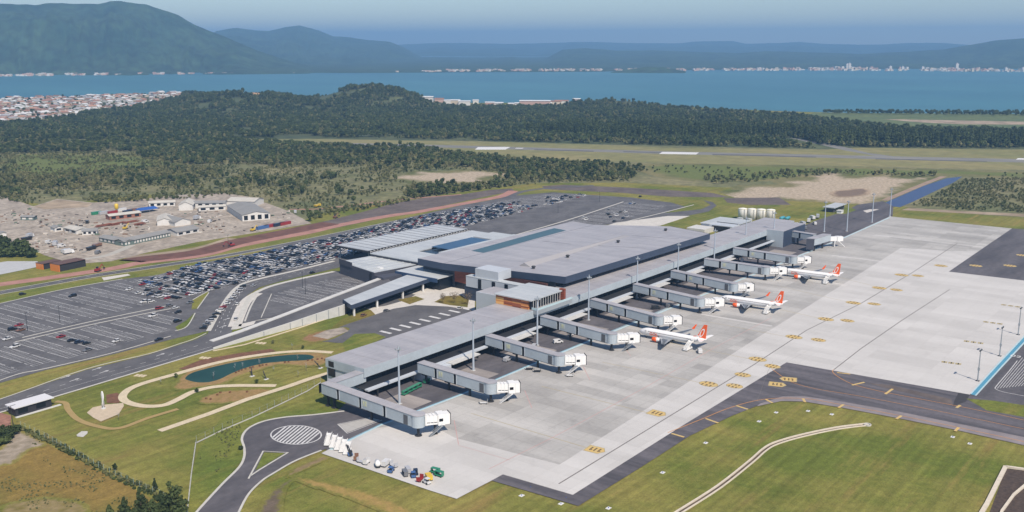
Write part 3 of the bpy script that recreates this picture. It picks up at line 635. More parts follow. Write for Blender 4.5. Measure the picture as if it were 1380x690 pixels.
ribbon(mb, G([(445, 606), (462.3, 597.2), (512.5, 572.8), (622, 531.5), (708.8, 494.6), (1140.6, 319), (1199, 293)], z), 1.5)
ribbon(mb, G([(1308.5, 531), (1345, 490.5), (1380, 453.2), (1420, 411)], z), .8); ribbon(mb, G([(1314.5, 533), (1350, 494), (1380, 462), (1424, 414)], z), .8)
structure(mb.build('edge_lines', M_PALEBLUE, fix=False), 'pale blue border lines of the apron', 'marking')
mb = MB(); LAYER[0] += .003; z = LAYER[0]
ribbon(mb, G([(447, 604.2), (462.3, 596.2), (512.5, 571.8), (622, 530.5), (708.8, 493.6), (900, 414.6)], z), .45)
ribbon(mb, G([(1311.3, 532), (1347.5, 492.3), (1380, 457.6), (1422, 412.5)], z), 1.6)
structure(mb.build('edge_lines', M_BLUEP, fix=False), 'strong blue border lines of the apron', 'marking')
# orange taxiway edge lines
mb = MB(); LAYER[0] += .003; z = LAYER[0]
ribbon(mb, smooth_line(G([(900, 583), (945, 565), (985, 549), (1030, 538), (1083, 537), (1133, 545), (1213, 560), (1287, 575), (1380, 595)], z), 6), .35)
ribbon(mb, smooth_line(G([(1124, 498), (1122, 501), (1130, 508), (1150, 518), (1185, 527), (1210, 532), (1300, 549), (1380, 566)], z), 6), .35)
ribbon(mb, smooth_line(G([(1040, 497), (1055, 508), (1070, 516), (1100, 524), (1160, 534), (1260, 553), (1380, 578)], z), 6), .3)
structure(mb.build('taxiway_lines', M_ORANGEP, fix=False), 'thin orange edge and centre lines of the taxiway', 'marking')
mb = MB(); LAYER[0] += .003; z = LAYER[0]
for a, b in (((951, 564), (968, 570)), ((992, 546.5), (1008, 551.5)), ((1032, 538), (1041, 543)), ((1082, 537), (1085, 542)), ((1137, 545), (1130, 549.5)), ((1215, 560), (1208, 564.5)), ((1292, 576), (1287, 581)), ((1203, 524), (1193, 531)), ((1165, 515), (1148, 519)), ((1128, 502), (1146, 504)), ((1294, 546), (1289, 549.5)), ((905, 584), (922, 589))):
    ribbon(mb, G([a, b], z), 1.1)
structure(mb.build('taxiway_dashes', M_YEL, fix=False), 'short yellow bars across the taxiway edges', 'marking')
# hatched loop on the right-hand pad, white pad letters
mb = MB(); LAYER[0] += .003; z = LAYER[0]
loop = [(1371, 486), (1360, 500), (1343, 520), (1342, 524), (1352, 528), (1372, 532), (1400, 537)]
ribbon(mb, smooth_line(G(loop, z), 5), .35)
for k in range(14):
    ribbon(mb, G([(1344 + k * 4, 521 - k * .4 + 2.5), (1378 + k * 4, 482 + k * .4)], z), .22)
structure(mb.build('pad_hatching', M_FADEDW, fix=False), 'pale hatching on the right-hand pad', 'marking')
o = text_mesh('pad_number', '02', 5.0, M_WHITE, None, P(1369, 480, LAYER[0] + .01), (0, 0, R(-90)), .001)
structure(o, 'white 02 painted on the right-hand pad', 'marking')
for (x, y) in ((1282, 489), (1312, 461), (1338, 435), (1362, 412)):
    mb = MB(); p0, p1 = P(x - 12, y - 1.6, LAYER[0] + .02), P(x + 13, y + 1.8, LAYER[0] + .02)
    for k in range(8):
        if k in (2, 5): continue
        q = p0.lerp(p1, (k + .5) / 8); d = (p1 - p0).normalized() * 1.1; n = Vector((-d.y, d.x, 0)).normalized() * 1.3
        mb.quad(q - d * .8 + n, q - d * .8 - n, q + d * .5 - n * .9, q + d * .6 + n)
    structure(mb.build('stand_marking', M_YELF, fix=False), 'faint worn string of yellowish stand marks', 'marking')

# yellow taxi signs painted on the concrete: arrow shaped plates with dark figures
def plate(x, y, ang=0.0, arrow=True, kind=0, s=1.0):
    global PLATE_Z
    z = LAYER[0] + .01
    c = P(x, y, z); d = Vector((math.cos(ang), math.sin(ang), 0)); n = Vector((-d.y, d.x, 0))
    a, b = 4.9 * s * .72, 3.2 * s * .85
    mb = MB()
    if arrow: pts = [c + d * (-a) + n * b * .0, c + d * (-a * .55) + n * b, c + d * a + n * b, c + d * a - n * b, c + d * (-a * .55) - n * b]
    else: pts = [c + d * (a * math.cos(k * math.pi / 8)) + n * (b * math.sin(k * math.pi / 8)) for k in range(16)]
    mb.poly(pts)
    mb.slot(1)
    zz = Vector((0, 0, .012))
    for k in range(3):
        for j in ((-1, 1) if kind else (0,)):
            q = c + d * ((k - 1) * 1.7 * s + .3) + n * j * 1.5 * s + zz; w_ = d * .33 * s; h_ = n * (1.0 * s if kind else 1.7 * s)
            mb.quad(q - w_ - h_, q + w_ - h_, q + w_ + h_ * .7, q - w_ + h_)
            if (k + j) % 2 == 0: mb.quad(q - w_ * 2.6 + h_ * .25, q - w_ + h_ * .25, q - w_ + h_ * .65, q - w_ * 2.6 + h_ * .65)
    mb.slot(2); cc = sum(pts, Vector()) / len(pts); mb.poly([cc + (p - cc) * 1.12 - Vector((0, 0, .004)) for p in pts])
    o = mb.build('painted_taxi_sign', [M_YEL, M_MARK, M_YELF], fix=False)
    structure(o, 'yellow painted taxi sign with dark figures on the concrete', 'marking')
plate(803, 606, -math.pi / 2 + .1 + math.pi); plate(886, 557, -math.pi / 2 + math.pi)
for (x, y) in ((955, 517.5), (1021, 484), (1070, 454), (1113, 430), (1150, 408), (1185, 388), (1215, 370.5), (1268, 358)): plate(x, y, math.pi / 2, False, 1, 1.15)
for (x, y) in ((990, 520), (1001, 505), (1041, 493.5), (1103, 458), (1142, 432), (1178, 409.5), (1208, 390.5), (1237, 371.5)): plate(x, y, math.pi / 2, False, 1, 1.0)
LAYER[0] += .003
for (x, y, g) in ((1062, 511, -1.2), (1048, 518, 1.9)): plate(x, y, g, True, 0, 1.0)
for (x, y) in ((1315, 358), (1361, 358), (1400, 342), (1378, 344)): plate(x, y, math.pi / 2, False, 1, 1.1)

# narrow grey hatch near the first bridge
mb = MB(); LAYER[0] += .003; z = LAYER[0]
mb.poly(G([(456, 572), (500, 563), (512, 566), (468, 583)], z))
structure(mb.build('parking_patch', M_APRON, fix=False), 'grey patch of concrete under the first bridge', 'paving')
mb = MB(); LAYER[0] += .003; z = LAYER[0]
for q in ([(455, 571.5), (468, 584)], [(468, 584), (515, 566)], [(455, 571.5), (500, 562.5)]): ribbon(mb, G(q, z), .25)
structure(mb.build('parking_lines', M_WHITE, fix=False), 'white outline of the patch under the first bridge', 'marking')
# concrete pads with reddish tint between the bridges
M_PADT = mat('stand_pad', srgb(160, 153, 147), .9, col2=srgb(132, 126, 122), scale=.1, stretch=(1, .3, 1))
for (u0, u1) in ((273, 296), (316, 342), (364, 388), (410, 436), (458, 483), (504, 529), (550, 575), (596, 622), (648, 690)):
    mb = MB(); LAYER[0] += .001; z = LAYER[0]
    mb.poly([(u0, 275.5, z), (u1, 275.5, z), (u1, 293, z), (u0, 293, z)])
    structure(mb.build('equipment_pad', M_PADT, fix=False), 'grey brown equipment pad between two boarding bridges', 'paving')

Z_APRON = LAYER[0]
# drain channels
def channel(px, w, name, lab):
    line = smooth_line(G(px, 0), 4)
    L_, R_ = ribbon_pts(line, w)
    mb = MB()
    ribbon(mb, [Vector((p.x, p.y, 0.0)) for p in L_], .55, .55)
    mb.slot(0); ribbon(mb, [Vector((p.x, p.y, 0.0)) for p in R_], .45, .35)
    mb.slot(1); ribbon(mb, [Vector((p.x, p.y, .05)) for p in line], w - .5)
    o = mb.build(name, [mat('channel_concrete', srgb(206, 196, 178), .9, var=.08, scale=.5), mat('channel_bed', srgb(92, 80, 66), .9, var=.3, scale=.3)])
    return tag(o, lab, 'drain')
channel([(640, 860), (780, 772), (890, 706), (920, 688), (970, 656), (1013, 622), (1030, 607), (1046, 598), (1080, 588), (1127, 578), (1166, 573)], 1.6, 'drain_channel', 'long pale concrete drain channel across the right-hand grass')
mb = MB()
c = P(1169, 573); mb.lathe([(0, 1.5), (.5, 1.5), (.5, 1.1), (.1, 1.1)], (c.x, c.y, .0), n=14)
tag(mb.build('drain_basin', M_KERB), 'round concrete head at the end of the long drain channel', 'drain')
mb = MB(); zt = LAYER[0]
sheet('ditch_bed', [(1355, 631), (1380, 634), (1420, 640), (1400, 700), (1310, 860), (1230, 860), (1330, 700), (1345, 660)], mat('ditch_bed', srgb(74, 62, 54), .9, var=.35, scale=.7), 'dark muddy bed of the open ditch', 'ditch', z=.04)
mb = MB()
for px, w in (([(1355, 630), (1345, 650), (1330, 680), (1318, 700), (1218, 860)], 1.4), ([(1355, 630), (1380, 633.5), (1420, 639)], 1.0), ([(1420, 640), (1385, 652), (1366, 668), (1350, 690), (1345, 704), (1300, 860)], .8)):
    ribbon(mb, G(px, 0), w, .7)
tag(mb.build('ditch_wall', mat('channel_concrete', srgb(206, 196, 178))), 'pale concrete walls of the open ditch in the corner', 'ditch wall')
# white light bases on the grass
first = None
for (x, y) in ((951, 597), (1023, 568), (1046, 556), (1089, 554), (1121, 558.5), (1284, 589), (1307, 598), (703, 668), (756, 679), (763, 671.5), (715, 657), (893, 637), (820, 685)):
    if first is None:
        mb = MB(); mb.box(-.9, .9, -.7, .7, 0, .12); mb.slot(1); mb.lathe([(.12, .16), (.4, .16), (.5, .08)], (0, 0, 0), n=8)
        first = mb.build('taxiway_light', [M_WHITE, mat('lamp_blue', (.05, .1, .3), .3)])
        tag(first, 'low taxiway lamp on a small white slab in the grass', 'light', 'taxiway lamps on the grass')
        o = first
    else: o = copy_tree(first)
    o.location = P(x, y, .02)
# ------------------------------------------------------------------ building materials
M_ROOF = apron_mat('grey_metal_roof', srgb(176, 174, 176), srgb(150, 149, 153), ((3.0, 21.0), (18.0, 1.0), (40.0, 12.0)), (.3, .26, .16), 1.3, 0, .05, .5)
M_ROOF2 = apron_mat('pale_metal_roof', srgb(196, 200, 200), srgb(164, 170, 174), ((2.0, 30.0), (12.0, 1.2), (9.0, 14.0)), (.3, .12, .2), .8, 0, .06, .5)
M_PANEL = mat('blue_grey_panels', srgb(168, 178, 184), .5, var=.05, scale=.15, fine=.04, fine_scale=.8)
M_PANEL2 = mat('light_grey_panels', srgb(186, 192, 198), .5, var=.03, scale=.2)
M_NAVY = mat('navy_fascia', srgb(54, 66, 86), .5, var=.08, scale=.1)
M_DARKWALL = mat('dark_grey_wall', srgb(72, 74, 84), .7, var=.06, scale=.2)
M_GLASS = mat('dark_glass', srgb(26, 32, 40), .22, spec=.35)
M_GLASSB = mat('blue_glass_roof', srgb(58, 88, 118), .35, var=.08, scale=.2, spec=.3)
M_GLASST = mat('teal_skylight', srgb(70, 96, 104), .4, var=.04, scale=.1)
M_CONC = mat('pale_concrete', srgb(196, 196, 192), .85, var=.06, scale=.3)
M_STEELW = mat('white_steel', (.72, .72, .70), .45)
M_STEELG = mat('galvanised_steel', srgb(150, 156, 160), .45)
M_DKSTEEL = mat('dark_steel', srgb(44, 46, 50), .6)
M_WOOD = None
def wood_mat():
    m = mat('wood_cladding', (.5, .25, .1), .6)
    nt = m.node_tree; N, L = nt.nodes, nt.links; b = N['Principled BSDF']
    geo = N.new('ShaderNodeNewGeometry')
    mp = N.new('ShaderNodeVectorMath'); mp.operation = 'MULTIPLY'; mp.inputs[1].default_value = (.31, .17, 1.25); L.new(geo.outputs['Position'], mp.inputs[0])
    fl = N.new('ShaderNodeVectorMath'); fl.operation = 'FLOOR'; L.new(mp.outputs[0], fl.inputs[0])
    wn_ = N.new('ShaderNodeTexWhiteNoise'); L.new(fl.outputs[0], wn_.inputs['Vector'])
    cr = N.new('ShaderNodeValToRGB'); L.new(wn_.outputs['Value'], cr.inputs[0]); cr.color_ramp.interpolation = 'CONSTANT'
    e = cr.color_ramp.elements; e[0].position = 0; e[0].color = (*srgb(150, 82, 48), 1); e[1].position = .3; e[1].color = (*srgb(196, 122, 66), 1)
    for p, c in ((.55, (226, 172, 104)), (.72, (128, 68, 40)), (.86, (204, 140, 80))):
        q = e.new(p); q.color = (*srgb(*c), 1)
    L.new(cr.outputs[0], b.inputs['Base Color'])
    return m
M_WOOD = wood_mat()
M_WOODR = mat('red_wood_cladding', srgb(150, 78, 50), .6, col2=srgb(112, 56, 40), scale=.5, stretch=(.4, .4, 3))

# ------------------------------------------------------------------ boarding pier
U0, U1, V0, V1_ = 284.0, 752.0, 304.0, 329.0
pier = thing('pier_building', 'very long low grey pier building with boarding bridges along its front', 'pier', (U0, V0, 0))
def part(mb, name, m, root, smooth=False):
    """a child mesh whose vertices were written in world metres"""
    o = mb.build(name, m, None, smooth); o.parent = root
    o.matrix_parent_inverse = Matrix.Translation(root.location).inverted() if not root.rotation_euler.z else (Matrix.Translation(root.location) @ Matrix.Rotation(root.rotation_euler.z, 4, 'Z')).inverted()
    return o
def sub(mb, name, m, par, root, smooth=False):
    o = mb.build(name, m, None, smooth); o.parent = par
    o.matrix_parent_inverse = (par.matrix_parent_inverse.inverted() if False else Matrix.Identity(4))
    return o
mb = MB(); mb.box(U0, U1, V0, V1_, 8.0, 12.0)
# shallow ribs of the cladding and a raised roof edge
pb = part(mb, 'wall', M_PANEL, pier)
mb = MB(); mb.box(U0 + .25, U1 - .25, V0 + .25, V1_ - .25, 12.003, 12.12)
for k in range(27): mb.box(U0 + 12 + k * 17.0, U0 + 12.12 + k * 17.0, V0 + .4, V1_ - .4, 12.1, 12.2)
part(mb, 'roof', M_ROOF, pier)
mb = MB(); mb.box(U0 + 2, U1 - 1, V0 + 2.6, V1_ - .02, 0, 7.998); part(mb, 'dark_front', M_GLASS, pier)
mb = MB()
for k in range(150): mb.box(U0 + 3 + k * 3.1, U0 + 3.14 + k * 3.1, V0 + 2.45, V0 + 2.62, 4.8, 7.9)
mb.box(U0 + 3, U0 + 465, V0 + 2.47, V0 + 2.61, 6.3, 6.42)
part(mb, 'mullions', M_DKSTEEL, pier)
mb = MB(); mb.box(U0 - 4, U1 - 20, V0 - 6.5, V0 - 4.2, 4.2, 4.9); part(mb, 'ledge', M_PANEL2, pier)
mb = MB(); mb.box(U0 - 3.8, U1 - 20, V0 - 4.19, V0 + 2.58, 4.2, 4.5); part(mb, 'deck', M_DKSTEEL, pier)
mb = MB(); mb.box(U0 + .5, U0 + 2, V0 + 3, V1_ - .2, 0, 7.9)
part(mb, 'end_wall', M_PANEL2, pier)
mb = MB(); mb.box(U0 - .05, U0, V1_ - 5.5, V1_ - 2, 8.6, 11.2); part(mb, 'window', M_GLASS, pier)
mb = MB(); mb.box(U0 - .08, U0 + .5, V1_ - 5.8, V1_ - 1.7, 4.2, 7.9); part(mb, 'window', M_GLASS, pier)
for k in range(20): mb = MB(); mb.box(U0 + 2 + k * 22.5, U0 + 2.5 + k * 22.5, V0 - 5.9, V0 - 5.4, 0, 4.2); part(mb, 'column', M_DKSTEEL, pier)
# ribbed lower roofs and boarding rooms between the bridges
for u0, u1, kind in ((312, 330, 1), (330, 350, 0), (362, 395, 0), (408, 442, 0), (456, 490, 0), (503, 534, 0), (549, 580, 0), (596, 626, 0)):
    mb = MB()
    if kind: mb.box(u0, u1, V0 - 9.5, V0 - 1, 0, 4.1)
    else:
        mb.box(u0, u1, V0 - 10.5, V0 - 6.6, 4.0, 4.45)
        for k in range(int((u1 - u0) / 1.6)): mb.box(u0 + k * 1.6, u0 + k * 1.6 + .3, V0 - 10.5, V0 - 6.6, 4.45, 4.6)
    part(mb, 'boarding_room' if kind else 'lower_roof', M_PANEL2 if kind else M_CONC, pier)
# tall block at the far end of the pier
a0 = P(1033, 337.5); t0 = P(1025, 315)
ub0, ub1, vb0 = 700.0, 742.0, 291.0
mb = MB(); mb.box(ub0, ub1, vb0, V0 - .01, 0, 12.4); part(mb, 'end_block', M_NAVY, pier)
mb = MB(); mb.box(ub0 - .25, ub0, vb0 - .2, V0 - .02, 0, 12.7); part(mb, 'block_side', M_PANEL, pier)
mb = MB(); mb.box(ub0, ub1 + .2, vb0, V0 - .02, 12.403, 12.6); part(mb, 'block_roof', M_ROOF, pier)

# ------------------------------------------------------------------ timber-clad lounge on the pier roof
lounge = thing('rooftop_lounge', 'timber clad lounge box with flat grey roof standing on the pier roof', 'lounge', (405, 306, 12.2))
mb = MB(); mb.box(405.5, 434, 307, 329, 12.21, 17.2); part(mb, 'timber_wall', M_WOOD, lounge)
mb = MB(); mb.box(406.6, 432, 306.0, 307.0, 12.21, 16.6); part(mb, 'window_front', M_GLASS, lounge)
mb = MB(); mb.box(404.6, 436, 304.4, 329.6, 17.203, 17.75); part(mb, 'roof', M_ROOF2, lounge)
mb = MB()
for k in range(13): mb.box(407 + k * 2.2, 407.16 + k * 2.2, 304.6, 304.8, 12.3, 17.2)
part(mb, 'mullions', M_STEELW, lounge)
mb = MB(); mb.box(406, 438, 301.2, 303.95, 10.2, 12.5); part(mb, 'balcony', M_STEELG, lounge)
mb = MB()
mb.box(406, 438, 301.2, 301.3, 12.5, 13.7); mb.box(406, 406.1, 301.3, 305, 12.5, 13.7)
part(mb, 'balustrade', M_PALEBLUE, lounge)
mb = MB(); mb.box(433, 434.6, 303.2, 306.4, 12.5, 18.6); part(mb, 'timber_post', M_WOODR, lounge)

# ------------------------------------------------------------------ bridge building between hall and pier
conn = thing('connecting_building', 'narrow grey panelled building joining the main hall to the pier', 'building', (403, 330, 0))
def at_u(x, y, u):
    d = (x - CX) * RT + (CY - y) * UP + F * FW; t = u / d[0]; p = CAM + t * d; return p
mb = MB(); mb.box(437.5, 442, V1_ + .05, 379, 0, 8.3); part(mb, 'wall', M_NAVY, conn)
mb = MB(); mb.box(437, 442.2, V1_ + .05, 377.4, 8.303, 14.4); part(mb, 'upper_wall', M_PANEL2, conn)
mb = MB(); mb.box(436.9, 442.3, V1_, 377.5, 14.403, 14.75); part(mb, 'roof', M_ROOF2, conn)
for v in (365.5, 355.0, 345.5, 336.5): mb = MB(); mb.box(436.8, 437.02, v, v + 2.4, 8.4, 14.0); part(mb, 'dark_slot', M_GLASS, conn)
mb = MB(); mb.box(438, 450, 353.4, 371, 14.753, 20.0); part(mb, 'plant_room', M_PANEL2, conn)
core = thing('stair_core', 'pale grey slab like stair core standing against the back of the pier', 'building', (416, 335, 0))
mb = MB(); mb.box(417, 432, V1_ + .05, 352, 0, 12.6); part(mb, 'wall', M_NAVY, core)
mb = MB(); mb.box(416.4, 416.98, V1_ + .05, 352.2, 0, 12.9); part(mb, 'pale_slab', M_PANEL2, core)
mb = MB(); mb.box(417, 432, V1_ + .05, 352, 12.603, 12.9); part(mb, 'roof', M_ROOF, core)

# ------------------------------------------------------------------ main hall
hall = thing('terminal_hall', 'huge terminal hall with broad folded grey metal roof and navy fascia', 'terminal', (450, 320, 0))
VN, VF = 316.0, 429.0
def zr(v): return 19.0 + (v - VN) * (-3.0 / (407.0 - VN)) if v < 407 else 16.0 + (v - 407) * .012
def PR(x, y, dz=0.0):
    z = 17.5
    for _ in range(25):
        p = P(x, y, z); z = zr(p.y)
    return Vector((p.x, p.y, z + dz))
cornr = [PR(x, y) for x, y in ((563.3, 348.3), (597.5, 355), (673, 363.4), (761.7, 373.3), (956.5, 315), (903, 305), (800, 303), (771.7, 298.3))]
kL, kM, kQ, kN, kR, kS, kT, kB = cornr
mb = MB()
t = .0
up = Vector((0, 0, .5))
def slab(pts, th):
    mb.hexa([p - Vector((0, 0, th)) for p in pts], pts)
slab([kM, kQ, kN, kR, kS, kT], .5)
slab([kL, kM, kT, kB], .5)
part(mb, 'roof', M_ROOF, hall)
mb = MB()
for a, b in ((kL, kM), (kM, kQ), (kQ, kN), (kN, kR), (kR, kS)):
    d = Vector((b.x - a.x, b.y - a.y)).normalized(); n = Vector((d.y, -d.x, 0)) * .25
    if n.dot(Vector((a.x - 530, a.y - 360, 0))) < 0: n = -n
    z1, z0 = Vector((0, 0, .12)), Vector((0, 0, -4.0))
    mb.hexa([a + z0, b + z0, b + z0 + n, a + z0 + n], [a + z1, b + z1, b + z1 + n, a + z1 + n])
part(mb, 'fascia', M_NAVY, hall)
# seams along the folds
mb = MB()
def seam(a, b, w=.5, h=.10, dz=.02):
    d = Vector((b.x - a.x, b.y - a.y, 0)).normalized(); n = Vector((-d.y, d.x, 0)) * w / 2; z = Vector((0, 0, dz)); zz = Vector((0, 0, dz + h))
    mb.hexa([a - n + z, b - n + z, b + n + z, a + n + z], [a - n + zz, b - n + zz, b + n + zz, a + n + zz])
seam(kM + Vector((.3, 0, 0)), kT)
seam(PR(731, 325), PR(770, 329)); seam(PR(806, 331), PR(870, 334.5)); seam(PR(851, 317.5), PR(915, 322))
part(mb, 'roof_seam', mat('seam_grey', srgb(132, 134, 142), .6), hall)
mb = MB(); mb.poly([PR(635, 338, .06), PR(652, 341, .06), PR(763, 310.5, .06), PR(747, 307.5, .06)]); part(mb, 'skylight', M_GLASST, hall)
# long low monitor on the roof
a, b, c = PR(705, 362), PR(716, 353), PR(724, 362)
e0, e1 = PR(708, 359), PR(845, 318)
mb = MB(); dn = Vector((0, 1, 0))
mb.add([e0 + dn * -4, e0 + dn * 4.5, e1 + dn * 4.0, e1 + dn * -4, e0 + Vector((0, 1.0, 2.2)), e1 + Vector((0, 1.0, .3))], [(0, 4, 5, 3), (1, 2, 5, 4), (0, 1, 4), (3, 5, 2), (0, 3, 2, 1)])
part(mb, 'roof_monitor', mat('monitor_panel', srgb(160, 158, 158), .55), hall)
for (x, y) in ((719, 362), (765, 347), (833, 327), (897, 311)):
    p = PR(x, y); mb = MB(); mb.lathe([(-.1, .9), (.9, .9), (1.1, 1.5), (1.7, 1.0)], p, n=8); part(mb, 'roof_vent', M_DKSTEEL, hall)
# walls under the roof
mb = MB(); mb.box(455, 622, 325, 402, 0, 15.0); part(mb, 'glass_wall', M_GLASS, hall)
mb = MB(); mb.box(453.6, 455, 382, 401, 4.5, 14.0); part(mb, 'timber_panel', M_WOODR, hall)
mb = MB(); mb.box(453.2, 454.98, 330, 381, 7.5, 13.6); part(mb, 'red_brown_wall', mat('red_brown_wall', srgb(84, 52, 48), .7, var=.1, scale=.3), hall)
mb = MB(); mb.box(456, 620, 402.05, 430, 0, 12.0); part(mb, 'rear_wall', M_DARKWALL, hall)
mb = MB(); mb.box(614, 622.5, 324.2, 325, 12.0, 15.3); part(mb, 'pale_panel', M_PANEL2, hall)
# landside roofs in front of the hall
mb = MB(); q = [P(573, 333, 12.0), P(640, 320, 12.0), P(657, 323.5, 12.0), P(590, 340, 12.0)]
mb.box(500, 543, 444, 463, 11.2, 11.6)
part(mb, 'glass_roof', M_GLASSB, hall)
mb = MB(); mb.box(461, 568, 463.2, 484, 10.0, 10.6); mb.box(461, 486, 432, 463.15, 10.0, 10.6); mb.box(486.05, 568, 432, 443.8, 10.0, 12.4); mb.box(545, 568, 443.9, 463.15, 10.0, 11.9)
part(mb, 'front_roof', M_ROOF2, hall)
mb = MB(); mb.box(464, 566, 433, 480, 0, 9.9)
part(mb, 'front_wall', M_GLASS, hall)
mb = MB(); mb.box(461.5, 462.3, 432, 484, 8.6, 9.98); part(mb, 'front_fascia', M_DARKWALL, hall)

# long canopy over the arrivals kerb
can = thing('kerb_canopy', 'long pale ribbed canopy over the kerbside road in front of the hall', 'canopy', (468, 493, 0))
mb = MB(); mb.box(467.5, 574, 493, 526, 9.4, 9.8)
part(mb, 'roof', M_ROOF2, can)
mb = MB()
for k in range(15): mb.box(467.9 + k * 7.4, 468.6 + k * 7.4, 493.2, 525.8, 9.803, 9.95)
part(mb, 'roof_seams', mat('seam_grey', srgb(132, 134, 142), .6), can)
mb = MB(); mb.box(467.4, 574.1, 492.4, 492.95, 8.6, 9.9); mb.box(466.8, 467.38, 492.4, 526, 8.8, 9.9); part(mb, 'edge_beam', M_DKSTEEL, can)
for k in range(9):
    for v in (495, 524):
        mb = MB(); mb.box(470 + k * 12.6, 470.6 + k * 12.6, v - .3, v + .3, 0, 9.4); part(mb, 'column', M_STEELG, can)
mb = MB()
for k in range(34):
    u = 468 + k * 3.1
    mb.tube((u, 490.4, 8.4), (u + 1.55, 492.3, 9.6), .12, n=4); mb.tube((u + 1.55, 492.3, 9.6), (u + 3.1, 490.4, 8.4), .12, n=4)
part(mb, 'truss', M_STEELW, can)

# low dark block at the near end of the hall
low = thing('low_block', 'low dark grey block with pale roofs beside the car park ramp', 'building', (432, 470, 0))
LB = [(428, 446), (437, 488), (466, 484), (463, 441)]
def inset(pts, k):
    cx = sum(p[0] for p in pts) / len(pts); cy = sum(p[1] for p in pts) / len(pts)
    return [(cx + (p[0] - cx) * k, cy + (p[1] - cy) * k) for p in pts]
mb = MB(); mb.prism(LB, 0, 8.2); part(mb, 'wall', M_DARKWALL, low)
mb = MB(); mb.prism(inset(LB, .985), 8.203, 8.45)
for k in range(6):
    t = .12 + k * .15; a = Vector(LB[0]).lerp(Vector(LB[1]), t); b = Vector(LB[3]).lerp(Vector(LB[2]), t); mb.obox((a + b) / 2, b - a, (b - a).length * .95, .4, 8.45, 8.75)
part(mb, 'roof', M_ROOF2, low)
mb = MB(); a, b = Vector(LB[0]).lerp(Vector(LB[1]), .62), Vector(LB[1]); mb.obox((a + b) / 2 - Vector((.3, 0)), b - a, (b - a).length, .35, 7.0, 10.4); part(mb, 'parapet', M_DARKWALL, low)
mb = MB(); a = Vector(LB[0]).lerp(Vector(LB[1]), .1); mb.obox(a - Vector((.2, 0)), Vector(LB[1]) - Vector(LB[0]), 1.6, .3, 0, 7.6); part(mb, 'doorway', M_GLASS, low)
mb = MB(); mb.box(436, 439, 449, 453, 8.5, 9.6); part(mb, 'roof_unit', M_STEELW, low)
mb = MB(); mb.prism([(427, 437), (428, 445.9), (441, 442), (441, 434)], 0, 6.6); part(mb, 'annex', M_DARKWALL, low)
link = thing('link_roof', 'pale flat link roof with dark glazed front between hall and covered walk', 'building', (440, 412, 0))
mb = MB(); mb.box(441, 470, 404, 439.9, 7.6, 8.1); part(mb, 'roof', M_ROOF2, link)
mb = MB(); mb.box(444, 470, 405, 439.8, 0, 7.59); part(mb, 'glass_wall', M_GLASS, link)
mb = MB(); mb.box(440.5, 440.98, 404, 440, 5.6, 8.15); part(mb, 'fascia', mat('blue_fascia', srgb(52, 74, 104), .4), link)

# covered walkway with white columns
wk = thing('covered_walk', 'covered walkway with pale roof, navy fascia and white bracketed columns', 'canopy', (372, 400, 0))
wA, wB, wC, wD = P(462.6, 404, 7), P(548.5, 370.4, 7), P(581, 374.8, 7), P(473.5, 411.7, 7)
mb = MB(); mb.hexa([p - Vector((0, 0, .5)) for p in (wA, wB, wC, wD)], [wA, wB, wC, wD]); part(mb, 'roof', M_ROOF2, wk)
def wall_strip(a, b, z0, z1, th):
    d = Vector((b.x - a.x, b.y - a.y, 0)).normalized(); n = Vector((d.y, -d.x, 0)) * th
    A_, B_ = Vector((a.x, a.y, 0)), Vector((b.x, b.y, 0))
    z0, z1 = Vector((0, 0, z0)), Vector((0, 0, z1))
    mb.hexa([A_ + z0, B_ + z0, B_ + z0 + n, A_ + z0 + n], [A_ + z1, B_ + z1, B_ + z1 + n, A_ + z1 + n])
mb = MB(); wall_strip(wD, wC, 4.9, 7.25, .35); wall_strip(wA, wD, 4.9, 7.25, .35); part(mb, 'fascia', M_NAVY, wk)
mb = MB()
i_ = (wC - wD).normalized()
nn = Vector((-i_.y, i_.x, 0))
wall_strip(wD + nn * 7.5 + i_ * 3, wC + nn * 7.5, 0, 6.4, .3); part(mb, 'back_wall', M_GLASS, wk)
for k, t in enumerate((.04, .31, .63, .90)):
    p = wD.lerp(wC, t) + nn * .8; mb = MB()
    mb.box(p.x - .45, p.x + .45, p.y - .45, p.y + .45, 0, 6.3); mb.tube((p.x, p.y, 4.6), (p.x + i_.x * 3, p.y + i_.y * 3, 6.4), .35, .25, 6)
    part(mb, 'column', M_STEELW, wk)

# ramp up to the departures level with its pale retaining wall
LA, LB = P(287, 471), P(461.7, 424.5)
tops = [(287, 471, 0), (330, 456.4, 1.2), (390, 437, 2.6), (430, 423.5, 3.8), (461.7, 413, 5.0)]
inn = [(287, 461, 0), (330, 446.5, 1.2), (380, 427.5, 2.6), (415, 414, 3.8), (449.5, 401, 5.0)]
outer = [P(*t) for t in tops]; inner = [P(*t) for t in inn]
# continue level towards the hall
outer.append(outer[-1] + (wD - outer[-1]).normalized() * 2); inner.append(inner[-1] + Vector((55, 12, 0))); outer[-1] = outer[-2] + Vector((55, 12, 0))
ramp = thing('ramp', 'long pale concrete ramp with retaining wall climbing to the departures level', 'ramp', (outer[0].x, outer[0].y, 0))
mb = MB()
for i in range(len(outer) - 1): mb.quad(outer[i] + Vector((0, 0, .05)), outer[i + 1] + Vector((0, 0, .05)), inner[i + 1] + Vector((0, 0, .05)), inner[i] + Vector((0, 0, .05)))
part(mb, 'roadway', M_ASPH, ramp)
mb = MB()
def wallseg(line, th, extra):
    for a, b in zip(line, line[1:]):
        d = Vector((b.x - a.x, b.y - a.y, 0)).normalized(); n = Vector((-d.y, d.x, 0)) * th
        e = Vector((0, 0, extra))
        g = lambda p: Vector((p.x, p.y, 0))
        mb.hexa([g(a), g(b), g(b) + n, g(a) + n], [a + e, b + e, b + n + e, a + n + e])
